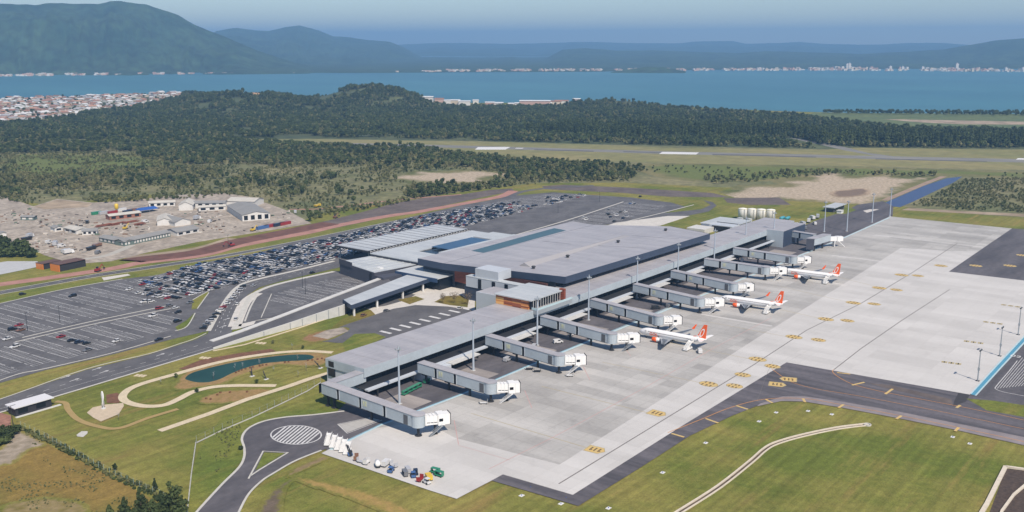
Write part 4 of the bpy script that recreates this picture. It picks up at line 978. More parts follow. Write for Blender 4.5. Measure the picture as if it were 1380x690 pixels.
wallseg(outer, -.5, 1.0); part(mb, 'retaining_wall', M_CONC, ramp)
mb = MB(); wallseg(inner, 3.2, .45); part(mb, 'parapet', M_CONC, ramp)
for t in (.35, .5, .6, .72, .84, .95):
    mb = MB(); k = t * 4; i = int(k); p = outer[i].lerp(outer[i + 1], k - i); mb.box(p.x - .15, p.x + .15, p.y - .75, p.y - .52, 0, p.z + .8)
    part(mb, 'wall_joint', M_STEELG, ramp)
mb = MB(); ribbon(mb, G([(287, 473), (300, 470.5), (330, 464.5), (400, 443), (470, 420)], .02), 1.2, .15)
tag(mb.build('footpath', M_PATH), 'narrow pale footpath under the ramp wall', 'path', kind='structure')

# ------------------------------------------------------------------ service buildings behind the far end of the pier
sv = thing('service_building', 'low grey service building with a recessed court behind the far pier', 'building', (690, 340, 0))
mb = MB(); mb.box(729, 764, 346, 374, 0, 5.6); part(mb, 'wall', M_PANEL2, sv)
mb = MB(); mb.box(742, 764.6, 345.4, 374.6, 5.603, 6.1); mb.box(728.4, 741.98, 366, 374.6, 5.603, 6.1); part(mb, 'roof', M_ROOF2, sv)
mb = MB(); mb.box(728.7, 728.98, 348, 364, .5, 5.0); part(mb, 'dark_opening', M_GLASS, sv)
mb = MB(); mb.box(741.5, 741.98, 347, 365.9, 5.61, 6.0); part(mb, 'court_edge', M_DKSTEEL, sv)
mb = MB(); mb.box(728, 742, 330, 345.3, 0, 4.6); part(mb, 'court_wing', M_PANEL2, sv)
mb = MB(); mb.box(712, 728.3, 362, 378, 0, 4.0); part(mb, 'side_wing', M_CONC, sv)
proto_tank = None
for i, x in enumerate((1000.5, 1012.8, 1025.3, 1038.2)):
    p = P(x, 295 + i * .55)
    if proto_tank is None:
        t = thing('storage_tank', '', 'tank', p)
        mb = MB(); mb.lathe([(0, 3.9), (9.0, 3.9), (9.3, 3.7), (9.9, .6)], (0, 0, 0), n=24); mb.build('shell', mat('tank_white', (.74, .73, .68), .5, var=.04, scale=.5), t, True)
        mb = MB(); mb.lathe([(8.9, 4.0), (9.15, 4.0)], (0, 0, 0), n=24); mb.build('rim', mat('cream_rim', srgb(214, 208, 150), .6), t)
        mb = MB(); mb.tube((-3.2, -2.9, 0), (-3.2, -2.9, 9.2), .12, n=5); mb.tube((-2.6, -3.3, 0), (-2.6, -3.3, 9.2), .12, n=5); mb.build('ladder', M_STEELG, t)
        proto_tank = t
    else: t = copy_tree(proto_tank)
    t.location = p
    tag(t, ['leftmost of the four white storage tanks behind the pier', 'second from the left of the four white storage tanks', 'third from the left of the four white storage tanks', 'white storage tank beside the teal pump set'][i], 'tank', 'white storage tanks behind the pier')
tk = thing('pump_set', 'teal painted pump set beside the white storage tanks', 'pump set', P(1054, 297))
mb = MB(); mb.lathe([(-3.5, .9), (-3.2, 1.4), (3.2, 1.4), (3.5, .9)], (0, 0, 2.2), 'x', 12); mb.build('pressure_vessel', mat('teal_paint', srgb(70, 150, 164), .5), tk, True)
mb = MB(); mb.lathe([(-3.5, .9), (-3.2, 1.4), (3.2, 1.4), (3.5, .9)], (2, -4, 2.2), 'x', 12); mb.build('pressure_vessel', mat('teal_paint', srgb(70, 150, 164)), tk, True)
for x in (-2.4, 2.4):
    for y in (0, -4): mb = MB(); mb.box(x - .2 + (2 if y else 0), x + .2 + (2 if y else 0), y - .9, y + .9, 0, 1.6); mb.build('cradle', M_STEELG, tk)
for (x, y, nm) in ((997, 298.5, 'small white plant cabin at the foot of the leftmost storage tank'), (1009, 299.5, 'small white plant cabin between the storage tanks')):
    c = thing('plant_cabin', nm, 'cabin', P(x, y)); mb = MB(); mb.box(-2.6, 2.6, -1.8, 1.8, 0, 3); mb.build('wall', M_STEELW, c)
    mb = MB(); mb.box(-1.6, 1.4, -1.86, -1.8, .8, 2.3); mb.build('louvre', M_DKSTEEL, c); mb = MB(); mb.box(-2.8, 2.8, -2, 2, 3.003, 3.2); mb.build('roof', M_ROOF2, c)
sb = thing('substation', 'low building with a pale flat roof on the green plot past the pier', 'building', P(1124, 284))
mb = MB(); mb.box(-11, 16, -3.5, 5, 0, 4.2); mb.build('wall', M_DARKWALL, sb)
mb = MB(); mb.box(-13, 18, -5, 6, 4.203, 4.8); mb.build('roof', M_ROOF2, sb)
mb = MB(); mb.box(-8, 12, -3.6, -3.5, 1, 3); mb.build('window', M_GLASS, sb)
k2 = thing('kiosk', 'little white kiosk in front of the low building at the far apron end', 'kiosk', P(1132, 287.5))
mb = MB(); mb.box(-3, 3, -2, 2, 0, 2.6); mb.build('wall', M_STEELW, k2); mb = MB(); mb.box(-3.4, 3.4, -2.4, 2.4, 2.603, 2.9); mb.build('roof', M_CONC, k2)

# guard house in the left foreground
gh = thing('guard_house', 'small black guard house with an overhanging white flat roof by the road', 'guard house', P(47, 556), R(20))
gA, gB, gC = P(22, 562), P(70, 548), P(57, 535, 4)
gd = Vector((gB.x - gA.x, gB.y - gA.y, 0)); gl = gd.length; gh.location = (gA + gB) / 2; gh.rotation_euler = (0, 0, math.atan2(gd.y, gd.x))
mb = MB(); mb.box(-gl / 2, gl / 2, 0, 6.5, 0, 3.7); mb.build('wall', mat('black_wall', srgb(46, 46, 52), .6, var=.08, scale=.5), gh)
mb = MB(); mb.box(-gl / 2 - .8, gl / 2 + 1.0, -.7, 7.2, 3.703, 4.05); mb.build('roof', mat('white_roof', (.66, .66, .67), .6), gh)
for x0 in (-gl / 2 + 1, 1): mb = MB(); mb.box(x0, x0 + 4, -.06, 0, 1, 2.9); mb.build('window', M_GLASS, gh)
mb = MB(); mb.box(-gl / 2 - .6, gl / 2 + 3.4, -1.6, -.02, 0, .18); mb.build('plinth', M_CONC, gh)
# sculpture on its plaza
scu = thing('sculpture', 'tall slender twisted white sculpture standing on the pointed plaza', 'sculpture', P(139.5, 551))
mb = MB(); prof = []
vs = []; fs = []
for k in range(13):
    t = k / 12; h = 7.8 * t; r = .28 + 1.0 * math.sin(math.pi * min(1, t * 1.02)) ** .8 * (1 if t > .25 else t / .25); g = t * 2.2
    if t < .2: r = .3
    for i in range(8):
        a = 2 * math.pi * i / 8; x = r * math.cos(a); y = .35 * r * math.sin(a)
        vs.append((x * math.cos(g) - y * math.sin(g), x * math.sin(g) + y * math.cos(g), h))
for k in range(12):
    for i in range(8): fs.append((k * 8 + i, k * 8 + (i + 1) % 8, k * 8 + 8 + (i + 1) % 8, k * 8 + 8 + i))
fs += [tuple(reversed(range(8))), tuple(range(96, 104))]
mb.add(vs, fs); mb.build('figure', mat('sculpture_white', srgb(206, 206, 206), .6), scu, True)
mb = MB(); mb.lathe([(0, 1.0), (.35, 1.0), (.4, .6)], (0, 0, 0), n=12); mb.build('plinth', M_CONC, scu)
# ------------------------------------------------------------------ boarding bridges
M_GAP = mat('bridge_gap', srgb(18, 22, 28), .6, spec=.2)
M_LOUV = mat('grey_louvre', srgb(84, 86, 90), .6, var=.1, scale=2)
M_WHITEP = mat('white_cab_paint', (.78, .78, .76), .45)
M_SIGN = mat('pale_yellow_sign', srgb(206, 206, 150), .7)
M_BELLOW = mat('black_bellows', srgb(36, 36, 40), .9)
WB = 4.3
ORD = ['nearest boarding bridge, bent round the near end of the pier', 'second boarding bridge from the near end of the pier', 'third boarding bridge from the near end, just before the timber lounge', 'fourth boarding bridge, docked at the nearest orange tailed airliner', 'fifth boarding bridge, empty between the nearest and the middle airliner', 'sixth boarding bridge, docked at the middle airliner', 'seventh boarding bridge, empty between the middle and the farthest airliner', 'eighth boarding bridge, docked at the farthest airliner', 'ninth boarding bridge, beside the tall block of the pier']
NUM = ['12', '11', '10', '9', '8', '7', '6', '5', '4', '3']
BR = [((432.8, 516.3), (557, 560)), ((562.5, 488.5), (656, 516)), ((654, 452), (748.7, 479)), ((728, 426), (820.4, 450)), ((795.4, 403), (883.5, 426)), ((853, 382.6), (940, 402)), ((904, 364.5), (985.5, 382)), ((949, 348.5), (1030, 360)), ((988, 334), (1067, 345.6))]
TIPS = []
def oriented(mb, name, m, root, smooth=False):
    return mb.build(name, m, root, smooth)
def make_bridge(i, A, B, tunnel, tl):
    """A, B: near-side top corners at the pier and at the apron; local x runs from pier to apron, local y to the far side"""
    d = Vector((B.x - A.x, B.y - A.y, 0)); L_ = d.length; d.normalize(); n = Vector((-d.y, d.x, 0))
    if n.x < 0: n = -n; 
    left = n.y * d.x - n.x * d.y       # +1 when n is to the left of d
    root = thing('boarding_bridge', ORD[i], 'boarding bridge', (A.x, A.y, 0), math.atan2(d.y, d.x), 'boarding bridges along the pier')
    s = 1 if (d.x * n.y - d.y * n.x) > 0 else -1     # local y sign of the far side
    zb0, zt0, zb1, zt1 = 5.7, 10.3, 4.3, 9.2
    zb = lambda x: zb0 + (zb1 - zb0) * x / L_
    zt = lambda x: zt0 + (zt1 - zt0) * x / L_
    def seg(mb, x0, x1, y0, y1, f0, f1):
        ys = sorted((s * y0, s * y1))
        mb.hexa([(x0, ys[0], f0(x0)), (x1, ys[0], f0(x1)), (x1, ys[1], f0(x1)), (x0, ys[1], f0(x0))], [(x0, ys[0], f1(x0)), (x1, ys[0], f1(x1)), (x1, ys[1], f1(x1)), (x0, ys[1], f1(x0))])
    gaps = [L_ * .27, L_ * .55, ] if i else [L_ * .17, L_ * .47, L_ * .74]
    if i == 0: gaps = [L_ * .19, L_ * .44, L_ * .70]
    xs = [0] + gaps + [L_]
    for k in range(len(xs) - 1):
        a = xs[k] + (.8 if k else 0); b = xs[k + 1] - (.8 if k < len(xs) - 2 else 0)
        mb = MB(); seg(mb, a, b, 0, WB, zb, lambda x: zt(x) - .25); oriented(mb, 'corridor', M_PANEL, root)
    for g in gaps:
        mb = MB(); seg(mb, g - .8, g + .8, .35, WB - .35, lambda x: zb(x) + .1, lambda x: zt(x) - .3); oriented(mb, 'glazed_joint', M_GAP, root)
        mb = MB(); seg(mb, g + .81, g + 1.1, -.12, 0, zb, lambda x: zt(x) - .25); oriented(mb, 'trim', M_PANEL2, root)
    mb = MB(); seg(mb, -.1, L_ + .1, -.18, WB + .18, lambda x: zt(x) - .248, lambda x: zt(x)); roof = oriented(mb, 'roof', M_ROOF, root)
    mb = MB()
    for k in range(int(L_ / 2.4)): seg(mb, 1 + k * 2.4, 1.12 + k * 2.4, .1, WB - .1, lambda x: zt(x), lambda x: zt(x) + .07)
    oriented(mb, 'roof_ribs', M_ROOF, root)
    mb = MB(); seg(mb, L_ * .90, L_ * .90 + 2.3, -.1, 0, lambda x: zb(x) + .15, lambda x: zt(x) - .9); oriented(mb, 'louvre', M_LOUV, root)
    # service floor under the corridor
    mb = MB(); seg(mb, .3, L_ - 1, .5, WB - .5, lambda x: zb(x) - .45, zb); oriented(mb, 'floor_beam', M_DKSTEEL, root)
    # gate number
    sx = gaps[0] + 3.0 if i else gaps[1] + 2.8
    mb = MB(); seg(mb, sx - 1.3, sx + 1.3, -.09, 0, lambda x: zt(sx) - 3.6, lambda x: zt(sx) - 1.0); sg = oriented(mb, 'number_sign', mat('sign_backing', srgb(182, 188, 178), .7), root)
    tx = text_mesh('gate_number', NUM[i], 2.3, M_SIGN, root, (sx, s * -.13, zt(sx) - 2.3), (R(90), 0, 0 if s > 0 else R(180)), .03)
    # columns
    for t in ((.08, .42, .72) if i else (.03, .10, .52)):
        x = t * L_; mb = MB(); mb.box(x - .4, x + .4, s * WB / 2 - .4, s * WB / 2 + .4, 0, zb(x) - .45); mb.box(x - 1.3, x + 1.3, s * WB / 2 - 1.6, s * WB / 2 + 1.6, zb(x) - .9, zb(x) - .46)
        mb.box(x - 1, x + 1, s * WB / 2 - 1, s * WB / 2 + 1, 0, .25); oriented(mb, 'column', M_DKSTEEL, root)
    # rotunda at the apron end
    c = Vector((L_ + .2, s * WB * .55, 0))
    mb = MB(); mb.lathe([(4.25, 2.7), (9.1, 2.7)], (c.x, c.y, 0), n=20); oriented(mb, 'rotunda', M_PANEL, root, False)
    mb = MB(); mb.lathe([(9.1, 2.9), (9.35, 2.9), (9.5, .5)], (c.x, c.y, 0), n=20); oriented(mb, 'rotunda_roof', M_ROOF, root)
    mb = MB(); mb.lathe([(0, 1.5), (.5, 1.5), (.6, .55), (4.24, .55)], (c.x, c.y, 0), n=12); oriented(mb, 'pedestal', M_DKSTEEL, root)
    # white telescopic tunnel, its direction given in the world
    a = math.atan2(tunnel[1], tunnel[0]) - root.rotation_euler.z
    e = Vector((math.cos(a), math.sin(a), 0)); f = Vector((-e.y, e.x, 0))
    def tb(mb, x0, x1, hw, z0, z1, dz=0):
        p = [c + e * x0 - f * hw, c + e * x1 - f * hw, c + e * x1 + f * hw, c + e * x0 + f * hw]
        mb.hexa([(q.x, q.y, z0 + (dz if k in (1, 2) else 0)) for k, q in enumerate(p)], [(q.x, q.y, z1 + (dz if k in (1, 2) else 0)) for k, q in enumerate(p)])
    mb = MB(); tb(mb, 2.4, tl * .62, 1.7, 4.7, 8.3, -.3); tn = oriented(mb, 'tunnel', M_WHITEP, root)
    mb = MB()
    for k in range(4): tb(mb, 2.8 + k * (tl * .62 - 3.4) / 3, 3.0 + k * (tl * .62 - 3.4) / 3, 1.85, 4.6, 8.45, -.05)
    oriented(mb, 'tunnel_frames', M_WHITEP, root)
    mb = MB(); tb(mb, 3.0, tl * .6, 1.76, 5.5, 5.75, -.3); oriented(mb, 'tunnel_window', M_GAP, root)
    mb = MB(); tb(mb, tl * .6, tl * .82, 2.2, 4.0, 8.5); oriented(mb, 'cab', M_WHITEP, root)
    mb = MB(); tb(mb, tl * .63, tl * .76, 2.23, 5.6, 6.8); tb(mb, tl * .80, tl * .83, 1.2, 4.6, 7.4); oriented(mb, 'cab_window', M_GAP, root)
    mb = MB(); tb(mb, tl * .83, tl, 1.9, 4.1, 8.2); oriented(mb, 'canopy_bellows', M_WHITEP, root)
    mb = MB(); tb(mb, tl, tl + .2, 2.1, 3.9, 8.5); oriented(mb, 'bellows_edge', M_BELLOW, root)
    # drive column and wheels
    w0 = c + e * (tl * .55)
    mb = MB()
    for q in (-1, 1):
        p = w0 + f * q * 1.0; mb.box(p.x - .18, p.x + .18, p.y - .18, p.y + .18, .5, 4.4)
    p = w0; mb.tube((p.x - f.x * 1.3, p.y - f.y * 1.3, .7), (p.x + f.x * 1.3, p.y + f.y * 1.3, .7), .2, n=6); oriented(mb, 'drive_column', M_DKSTEEL, root)
    for q in (-1, 1):
        p = w0 + f * q * 1.2; mb = MB(); mb.tube((p.x - f.x * .3, p.y - f.y * .3, .6), (p.x + f.x * .3, p.y + f.y * .3, .6), .6, n=12); oriented(mb, 'wheel', M_BELLOW, root)
    # service stair from the cab
    sa = c + e * (tl * .72) + f * (2.0 if f.y < 0 else -2.0); so_ = (f if f.y < 0 else -f)
    mb = MB()
    lo = sa - e * 5.5 + so_ * .6; hi = sa + so_ * .6
    for q in (-.5, .5): mb.tube((lo.x + so_.x * q, lo.y + so_.y * q, .1), (hi.x + so_.x * q, hi.y + so_.y * q, 4.0), .12, n=4); mb.tube((lo.x + so_.x * q, lo.y + so_.y * q, 1.1), (hi.x + so_.x * q, hi.y + so_.y * q, 5.0), .07, n=4)
    for k in range(12):
        t = (k + .5) / 12; p = lo.lerp(hi, t); zz = .1 + 3.9 * t; mb.box(p.x - .5, p.x + .5, p.y - .5, p.y + .5, zz - .04, zz + .04)
    oriented(mb, 'service_stair', M_STEELW if i % 3 else M_STEELG, root)
    wc = Matrix.Translation(root.location) @ Matrix.Rotation(root.rotation_euler.z, 4, 'Z') @ (c + e * tl)
    TIPS.append(wc)
    return root
for i, (a, b) in enumerate(BR):
    A, B = P(*a, 10.3), P(*b, 9.2)
    tun = (.75, -.66) if i in (3, 5, 7) else (.72, -.62) if i else (.86, -.5)
    make_bridge(i, A, B, tun, 14.0 if i in (3, 5, 7) else 12.5)
# the elbow that joins the nearest bridge to the pier end
el = [o for o in COL.objects if o.get('label') == ORD[0]][0]
M0 = (Matrix.Translation(el.location) @ Matrix.Rotation(el.rotation_euler.z, 4, 'Z')).inverted()
mb = MB(); mb.box(267.3, 285.5, 304.6, 309.2, 5.7, 10.05); mb.v = [tuple(M0 @ Vector(v)) for v in mb.v]; mb.build('elbow_corridor', M_PANEL, el)
mb = MB(); mb.box(267.6, 285.4, 304.4, 309.4, 10.06, 10.32); mb.v = [tuple(M0 @ Vector(v)) for v in mb.v]; mb.build('elbow_roof', M_ROOF, el)
mb = MB(); mb.box(262.9, 267, 309.25, 309.4, 5.9, 9.9); mb.v = [tuple(M0 @ Vector(v)) for v in mb.v]; mb.build('end_glass', M_GAP, el)

# the far bridge: one leg out of the tall block and a second leg turned along the apron
fb = thing('boarding_bridge', 'farthest boarding bridge, turned along the apron beyond the tall block', 'boarding bridge', (742, 296, 0), 0, 'boarding bridges along the pier')
A, B = P(1058, 310, 10.3), P(1096, 316, 10.3)
d = (B - A); d.z = 0; L_ = d.length; d.normalize(); n = Vector((-d.y, d.x, 0)); n = n if n.x > 0 else -n
def fbx(name, m, p0, dd, nn_, l0, l1, w0, w1, z0, z1):
    mb = MB(); q = [p0 + dd * l0 + nn_ * w0, p0 + dd * l1 + nn_ * w0, p0 + dd * l1 + nn_ * w1, p0 + dd * l0 + nn_ * w1]
    mb.hexa([(k.x - 742, k.y - 296, z0) for k in q], [(k.x - 742, k.y - 296, z1) for k in q]); return mb.build(name, m, fb)
fbx('corridor', M_PANEL, A, d, n, -3, L_, 0, 4.3, 5.7, 10.05); fbx('roof', M_ROOF, A, d, n, -3, L_ + .2, -.2, 4.5, 10.06, 10.3)
fbx('glazed_joint', M_GAP, A, d, n, L_ * .5, L_ * .5 + 1.4, -.06, 0, 5.8, 10.0)
C_ = P(1087, 321, 10.3); E_ = P(1098, 321.8, 10.3); G_ = P(1120, 315.5, 10.3)
e2 = (G_ - E_); e2.z = 0; L2 = e2.length; e2.normalize(); n2 = (C_ - E_); n2.z = 0; W2 = min(n2.length, 8); n2.normalize()
fbx('corridor', M_PANEL, E_, e2, n2, 0, L2, 0, W2, 5.2, 10.05); fbx('roof', M_ROOF, E_, e2, n2, -.2, L2 + .2, -.2, W2 + .2, 10.08, 10.32)
fbx('end_glass', M_DARKWALL, E_, e2, n2, -.25, -.02, .1, W2 - .1, 2.0, 9.9)
for t in (.2, .7): fbx('column', M_DKSTEEL, E_, e2, n2, L2 * t, L2 * t + 1, 2, 3, 0, 5.2)
fbx('column', M_DKSTEEL, A, d, n, L_ * .4, L_ * .4 + 1, 1.6, 2.6, 0, 5.7)
e3 = Vector((.78, -.62, 0)).normalized(); n3 = Vector((-e3.y, e3.x, 0)); S_ = E_ + e2 * L2 + n2 * 3
fbx('tunnel', M_WHITEP, S_, e3, n3, -1, 8, -1.5, 1.5, 4.8, 7.9); fbx('cab', M_WHITEP, S_, e3, n3, 8, 11, -2, 2, 4.4, 8.0); fbx('canopy_bellows', M_WHITEP, S_, e3, n3, 11, 13, -1.7, 1.7, 4.5, 7.9)
fbx('drive_column', M_STEELW, S_, e3, n3, 6, 6.6, -1.4, 1.4, .4, 4.6)
mb = MB(); p0 = S_ + e3 * 9 - n3 * 2.6; p1 = p0 + e3 * 5
mb.tube((p0.x - 742, p0.y - 296, 4.4), (p1.x - 742, p1.y - 296, .1), .35, n=5); mb.build('service_stair', M_STEELW, fb)

# ------------------------------------------------------------------ floodlight masts
M_MAST = mat('mast_grey', srgb(168, 178, 188), .4)
mast0 = None
MASTS = [((538.5, 545), 'nearest tall floodlight mast, between the first two boarding bridges'), ((638, 500), 'tall floodlight mast between the second and third boarding bridges'), ((724, 466), 'tall floodlight mast in front of the timber lounge'), ((793, 432), 'tall floodlight mast between the fourth and fifth boarding bridges'), ((858, 402), 'tall floodlight mast beside the fifth boarding bridge'), ((913, 380), 'tall floodlight mast beside the sixth boarding bridge'), ((962, 358), 'tall floodlight mast beside the eighth boarding bridge'), ((1004, 338), 'tall floodlight mast beside the ninth boarding bridge'), ((1042, 330), 'tall floodlight mast in front of the tall block of the pier'), ((1110.5, 313), 'tall floodlight mast beyond the farthest boarding bridge'), ((1141, 312), 'tall floodlight mast on the dark service area past the pier'), ((1175, 300), 'tall floodlight mast near the far roundabout'), ((1199, 292), 'tall floodlight mast at the far corner of the apron')]
for i, ((x, y), lab) in enumerate(MASTS):
    if mast0 is None:
        mast0 = o = thing('floodlight_mast', lab, 'light mast', (0, 0, 0), 0, 'tall floodlight masts along the pier')
        mb = MB(); mb.tube((0, 0, 0), (0, 0, 25.5), .55, .26, 10); mb.build('pole', M_MAST, o)
        mb = MB(); mb.lathe([(24.2, .9), (24.4, .95), (24.5, .3)], (0, 0, 0), n=10); mb.lathe([(25.5, .25), (26.2, .12)], (0, 0, 0), n=6); mb.build('head_ring', M_STEELG, o)
        for k in range(3):
            a = k * 2.1 + .5; mb = MB(); mb.obox((1.15 * math.cos(a), 1.15 * math.sin(a)), (-math.sin(a), math.cos(a)), 1.1, .4, 24.2, 24.9); mb.build('floodlight', M_STEELG, o)
        mb = MB(); mb.box(-.8, .8, -.8, .8, 0, .5); mb.build('base', M_CONC, o)
    else: o = copy_tree(mast0)
    o.location = P(x, y); o['label'] = lab
pole0 = None
for (x, y), lab in (((1317.4, 514), 'nearest of the short light masts on the bright stands at right'), ((1347, 480.4), 'middle of the short light masts on the bright stands at right'), ((1372, 451.7), 'short light mast at the right-hand picture edge on the bright stands')):
    if pole0 is None:
        pole0 = o = thing('light_mast', lab, 'light mast', (0, 0, 0), 0, 'short light masts on the bright stands')
        mb = MB(); mb.tube((0, 0, 0), (0, 0, 15.3), .32, .18, 8); mb.build('pole', M_STEELG, o)
        mb = MB(); mb.box(-1.6, 1.6, -.12, .12, 15.0, 15.25); mb.build('crossarm', M_STEELG, o)
        for k in (-1.4, -.5, .5, 1.4): mb = MB(); mb.box(k - .3, k + .3, -.35, .25, 14.55, 15.0); mb.build('floodlight', M_DKSTEEL, o)
        mb = MB(); mb.box(-.5, .5, -.4, .4, 5.3, 6.5); mb.build('control_box', M_STEELG, o)
        mb = MB(); mb.box(-.8, .8, -.8, .8, 0, .4); mb.build('base', M_DKSTEEL, o)
    else: o = copy_tree(pole0)
    o.location = P(x, y); o['label'] = lab
# ------------------------------------------------------------------ airliners
M_PWHITE = mat('airliner_white', (.80, .80, .79), .3)
M_PORANGE = mat('airliner_orange', srgb(232, 96, 40), .35)
M_PGREY = mat('wing_grey', srgb(150, 154, 158), .35)
M_PDARK = mat('wing_dark_panel', srgb(92, 98, 106), .4)
M_TYRE = mat('tyre', (.02, .02, .02), .9)
M_METAL = mat('bare_metal', (.5, .5, .5), .35, metal=.8)
def airliner():
    r = thing('airliner', '', 'airliner', (0, 0, 0), 0, 'white airliners with orange tails at the bridges')
    # fuselage: rings (distance behind the nose, half width, half height, axis height)
    st = [(0, .05, .05, 2.95), (.35, .55, .5, 2.98), (1.0, 1.0, .95, 3.05), (2.0, 1.42, 1.4, 3.2), (3.4, 1.72, 1.75, 3.38), (5.0, 1.86, 1.95, 3.48), (7, 1.88, 2.0, 3.5), (24, 1.88, 2.0, 3.5), (27, 1.84, 1.9, 3.58), (30, 1.6, 1.62, 3.85), (33, 1.15, 1.2, 4.25), (35.5, .72, .8, 4.6), (37.4, .35, .42, 4.85), (38.0, .12, .15, 4.95)]
    mb = MB(); n = 20; vs = []
    for x, a, b, z in st:
        for i in range(n):
            g = 2 * math.pi * i / n; vs.append((-x, a * math.cos(g), z + b * math.sin(g)))
    fs = []
    for k in range(len(st) - 1):
        for i in range(n): fs.append((k * n + i, k * n + (i + 1) % n, (k + 1) * n + (i + 1) % n, (k + 1) * n + i))
    fs += [tuple(range(n)), tuple(range((len(st) - 1) * n, len(st) * n))]
    mb.add(vs, fs); body = mb.build('fuselage', M_PWHITE, r, True)
    mb = MB()
    mb.hexa([(-1.55, -.95, 3.55), (-2.3, -1.25, 3.6), (-2.3, 1.25, 3.6), (-1.55, .95, 3.55)], [(-2.35, -.8, 4.25), (-2.9, -1.0, 4.5), (-2.9, 1.0, 4.5), (-2.35, .8, 4.25)]); mb.build('windscreen', M_GLASS, r)
    for s in (-1, 1):
        mb = MB()
        for k in range(44):
            x = -6.2 - k * .56; y0 = 1.80 if k < 38 else 1.75
            mb.box(x - .14, x + .14, s * y0 - .06, s * y0 + .06, 3.95, 4.28)
        mb.build('window_row', M_GLASS, r)
        # wing with a kinked trailing edge and a tall winglet
        mb = MB()
        root, kink, tip = (-12.2, -20.2, 1.6, 2.35), (-15.3, -20.9, 5.6, 2.75), (-21.6, -23.3, 16.6, 3.85)
        def sec(a): return [(a[0], s * a[2], a[3]), (a[0] * .6 + a[1] * .4, s * a[2], a[3] + .035 * (a[0] - a[1])), (a[1], s * a[2], a[3] + .02), (a[0] * .6 + a[1] * .4, s * a[2], a[3] - .06 * (a[0] - a[1]) - .05)]
        S = [sec(a) for a in (root, kink, tip)]
        vs = sum(S, []); fs = []
        for k in range(2):
            for i in range(4): fs.append((k * 4 + i, k * 4 + (i + 1) % 4, k * 4 + 4 + (i + 1) % 4, k * 4 + 4 + i))
        fs += [(0, 1, 2, 3), (11, 10, 9, 8)]; mb.add(vs, fs); mb.build('wing', M_PGREY, r)
        mb = MB(); mb.hexa([(-16.4, s * 5.8, 3.0), (-19.6, s * 5.8, 2.93), (-22.6, s * 15.6, 3.83), (-21.9, s * 15.6, 3.87)], [(-16.4, s * 5.8, 3.04), (-19.6, s * 5.8, 2.97), (-22.6, s * 15.6, 3.87), (-21.9, s * 15.6, 3.91)]); mb.build('wing_panel', M_PDARK, r)
        mb = MB(); y0, y1 = s * 16.55, s * 17.6
        mb.hexa([(-21.6, y0, 3.75), (-23.3, y0, 3.75), (-24.3, y1, 6.3), (-23.6, y1, 6.3)], [(-21.6, y0 + s * .12, 3.75), (-23.3, y0 + s * .12, 3.75), (-24.3, y1 + s * .06, 6.3), (-23.6, y1 + s * .06, 6.3)]); mb.build('winglet', M_PORANGE if s < 0 else M_PGREY, r)
        # engine
        mb = MB(); mb.lathe([(-10.3, .92), (-10.6, 1.08), (-11.6, 1.16), (-13.0, 1.1)], (0, s * 4.85, 1.62), 'x', 18); en = mb.build('engine', M_PORANGE, r, True)
        mb = MB(); mb.lathe([(-13.0, 1.09), (-14.4, .8), (-14.5, .55)], (0, s * 4.85, 1.62), 'x', 18); mb.build('engine_tail', M_PWHITE, en)
        mb = MB(); mb.lathe([(-10.28, .9), (-10.32, .2)], (0, s * 4.85, 1.62), 'x', 18); mb.build('fan', M_DKSTEEL, en)
        mb = MB(); mb.hexa([(-11.3, s * 4.7, 2.5), (-16.2, s * 4.7, 2.4), (-16.2, s * 5.0, 2.4), (-11.3, s * 5.0, 2.5)], [(-12.6, s * 4.75, 3.0), (-16.2, s * 4.75, 2.9), (-16.2, s * 4.95, 2.9), (-12.6, s * 4.95, 3.0)]); mb.build('pylon', M_PWHITE, en)
        # tailplane
        mb = MB(); mb.hexa([(-33.4, s * .7, 4.75), (-37.3, s * .7, 4.75), (-38.6, s * 7.15, 5.45), (-37.2, s * 7.15, 5.45)], [(-33.4, s * .7, 5.0), (-37.3, s * .7, 4.9), (-38.6, s * 7.15, 5.53), (-37.2, s * 7.15, 5.55)]); mb.build('tailplane', M_PWHITE, r)
        mb = MB(); mb.box(-18.9, -18.2, s * 2.5, s * 3.1, 1.2, 2.6); g = mb.build('main_gear', M_METAL, r)
        for q in (2.45, 3.15): mb = MB(); mb.tube((-18.5, s * (q - .18), .56), (-18.5, s * (q + .18), .56), .56, n=12); mb.build('wheel', M_TYRE, g)
        mb = MB(); mb.box(-5.2, -4.35, s * 1.78 - .08, s * 1.78 + .10, 2.85, 4.65); mb.build('door', mat('door_line', (.6, .6, .6), .4), r)
        # lettering on the forward fuselage
        text_mesh('airline_lettering', 'GOL', 2.3, M_PORANGE, r, (-9.4, s * 1.95, 3.05), (R(90), 0, R(180) if s > 0 else 0), .03)
    # fin
    def fin(y): return [(-30.0, y, 5.25), (-33.2, y, 6.3), (-36.0, y, 11.6), (-36.4, y, 12.3), (-38.2, y, 12.4), (-37.6, y, 5.2)]
    mb = MB(); mb.hexa(fin(-.2), fin(.2)); fo = mb.build('fin', M_PORANGE, r)
    mb = MB()
    for s in (-1, 1):
        # white double-loop emblem: slanted ring with an inner stroke
        ring = []
        for k in range(25):
            g = 2 * math.pi * k / 24; t_ = 2.45 * math.cos(g); w_ = 1.02 * math.sin(g)
            ring.append((-35.6 - t_ * .36 + w_, 8.0 + t_ * .93))
        for (a, b) in zip(ring, ring[1:]):
            ci = lambda p: (-35.6 + (p[0] + 35.6) * .62, 8.0 + (p[1] - 8.0) * .72)
            ai, bi = ci(a), ci(b); y = s * .24
            mb.quad((a[0], y, a[1]), (b[0], y, b[1]), (bi[0], y, bi[1]), (ai[0], y, ai[1]))
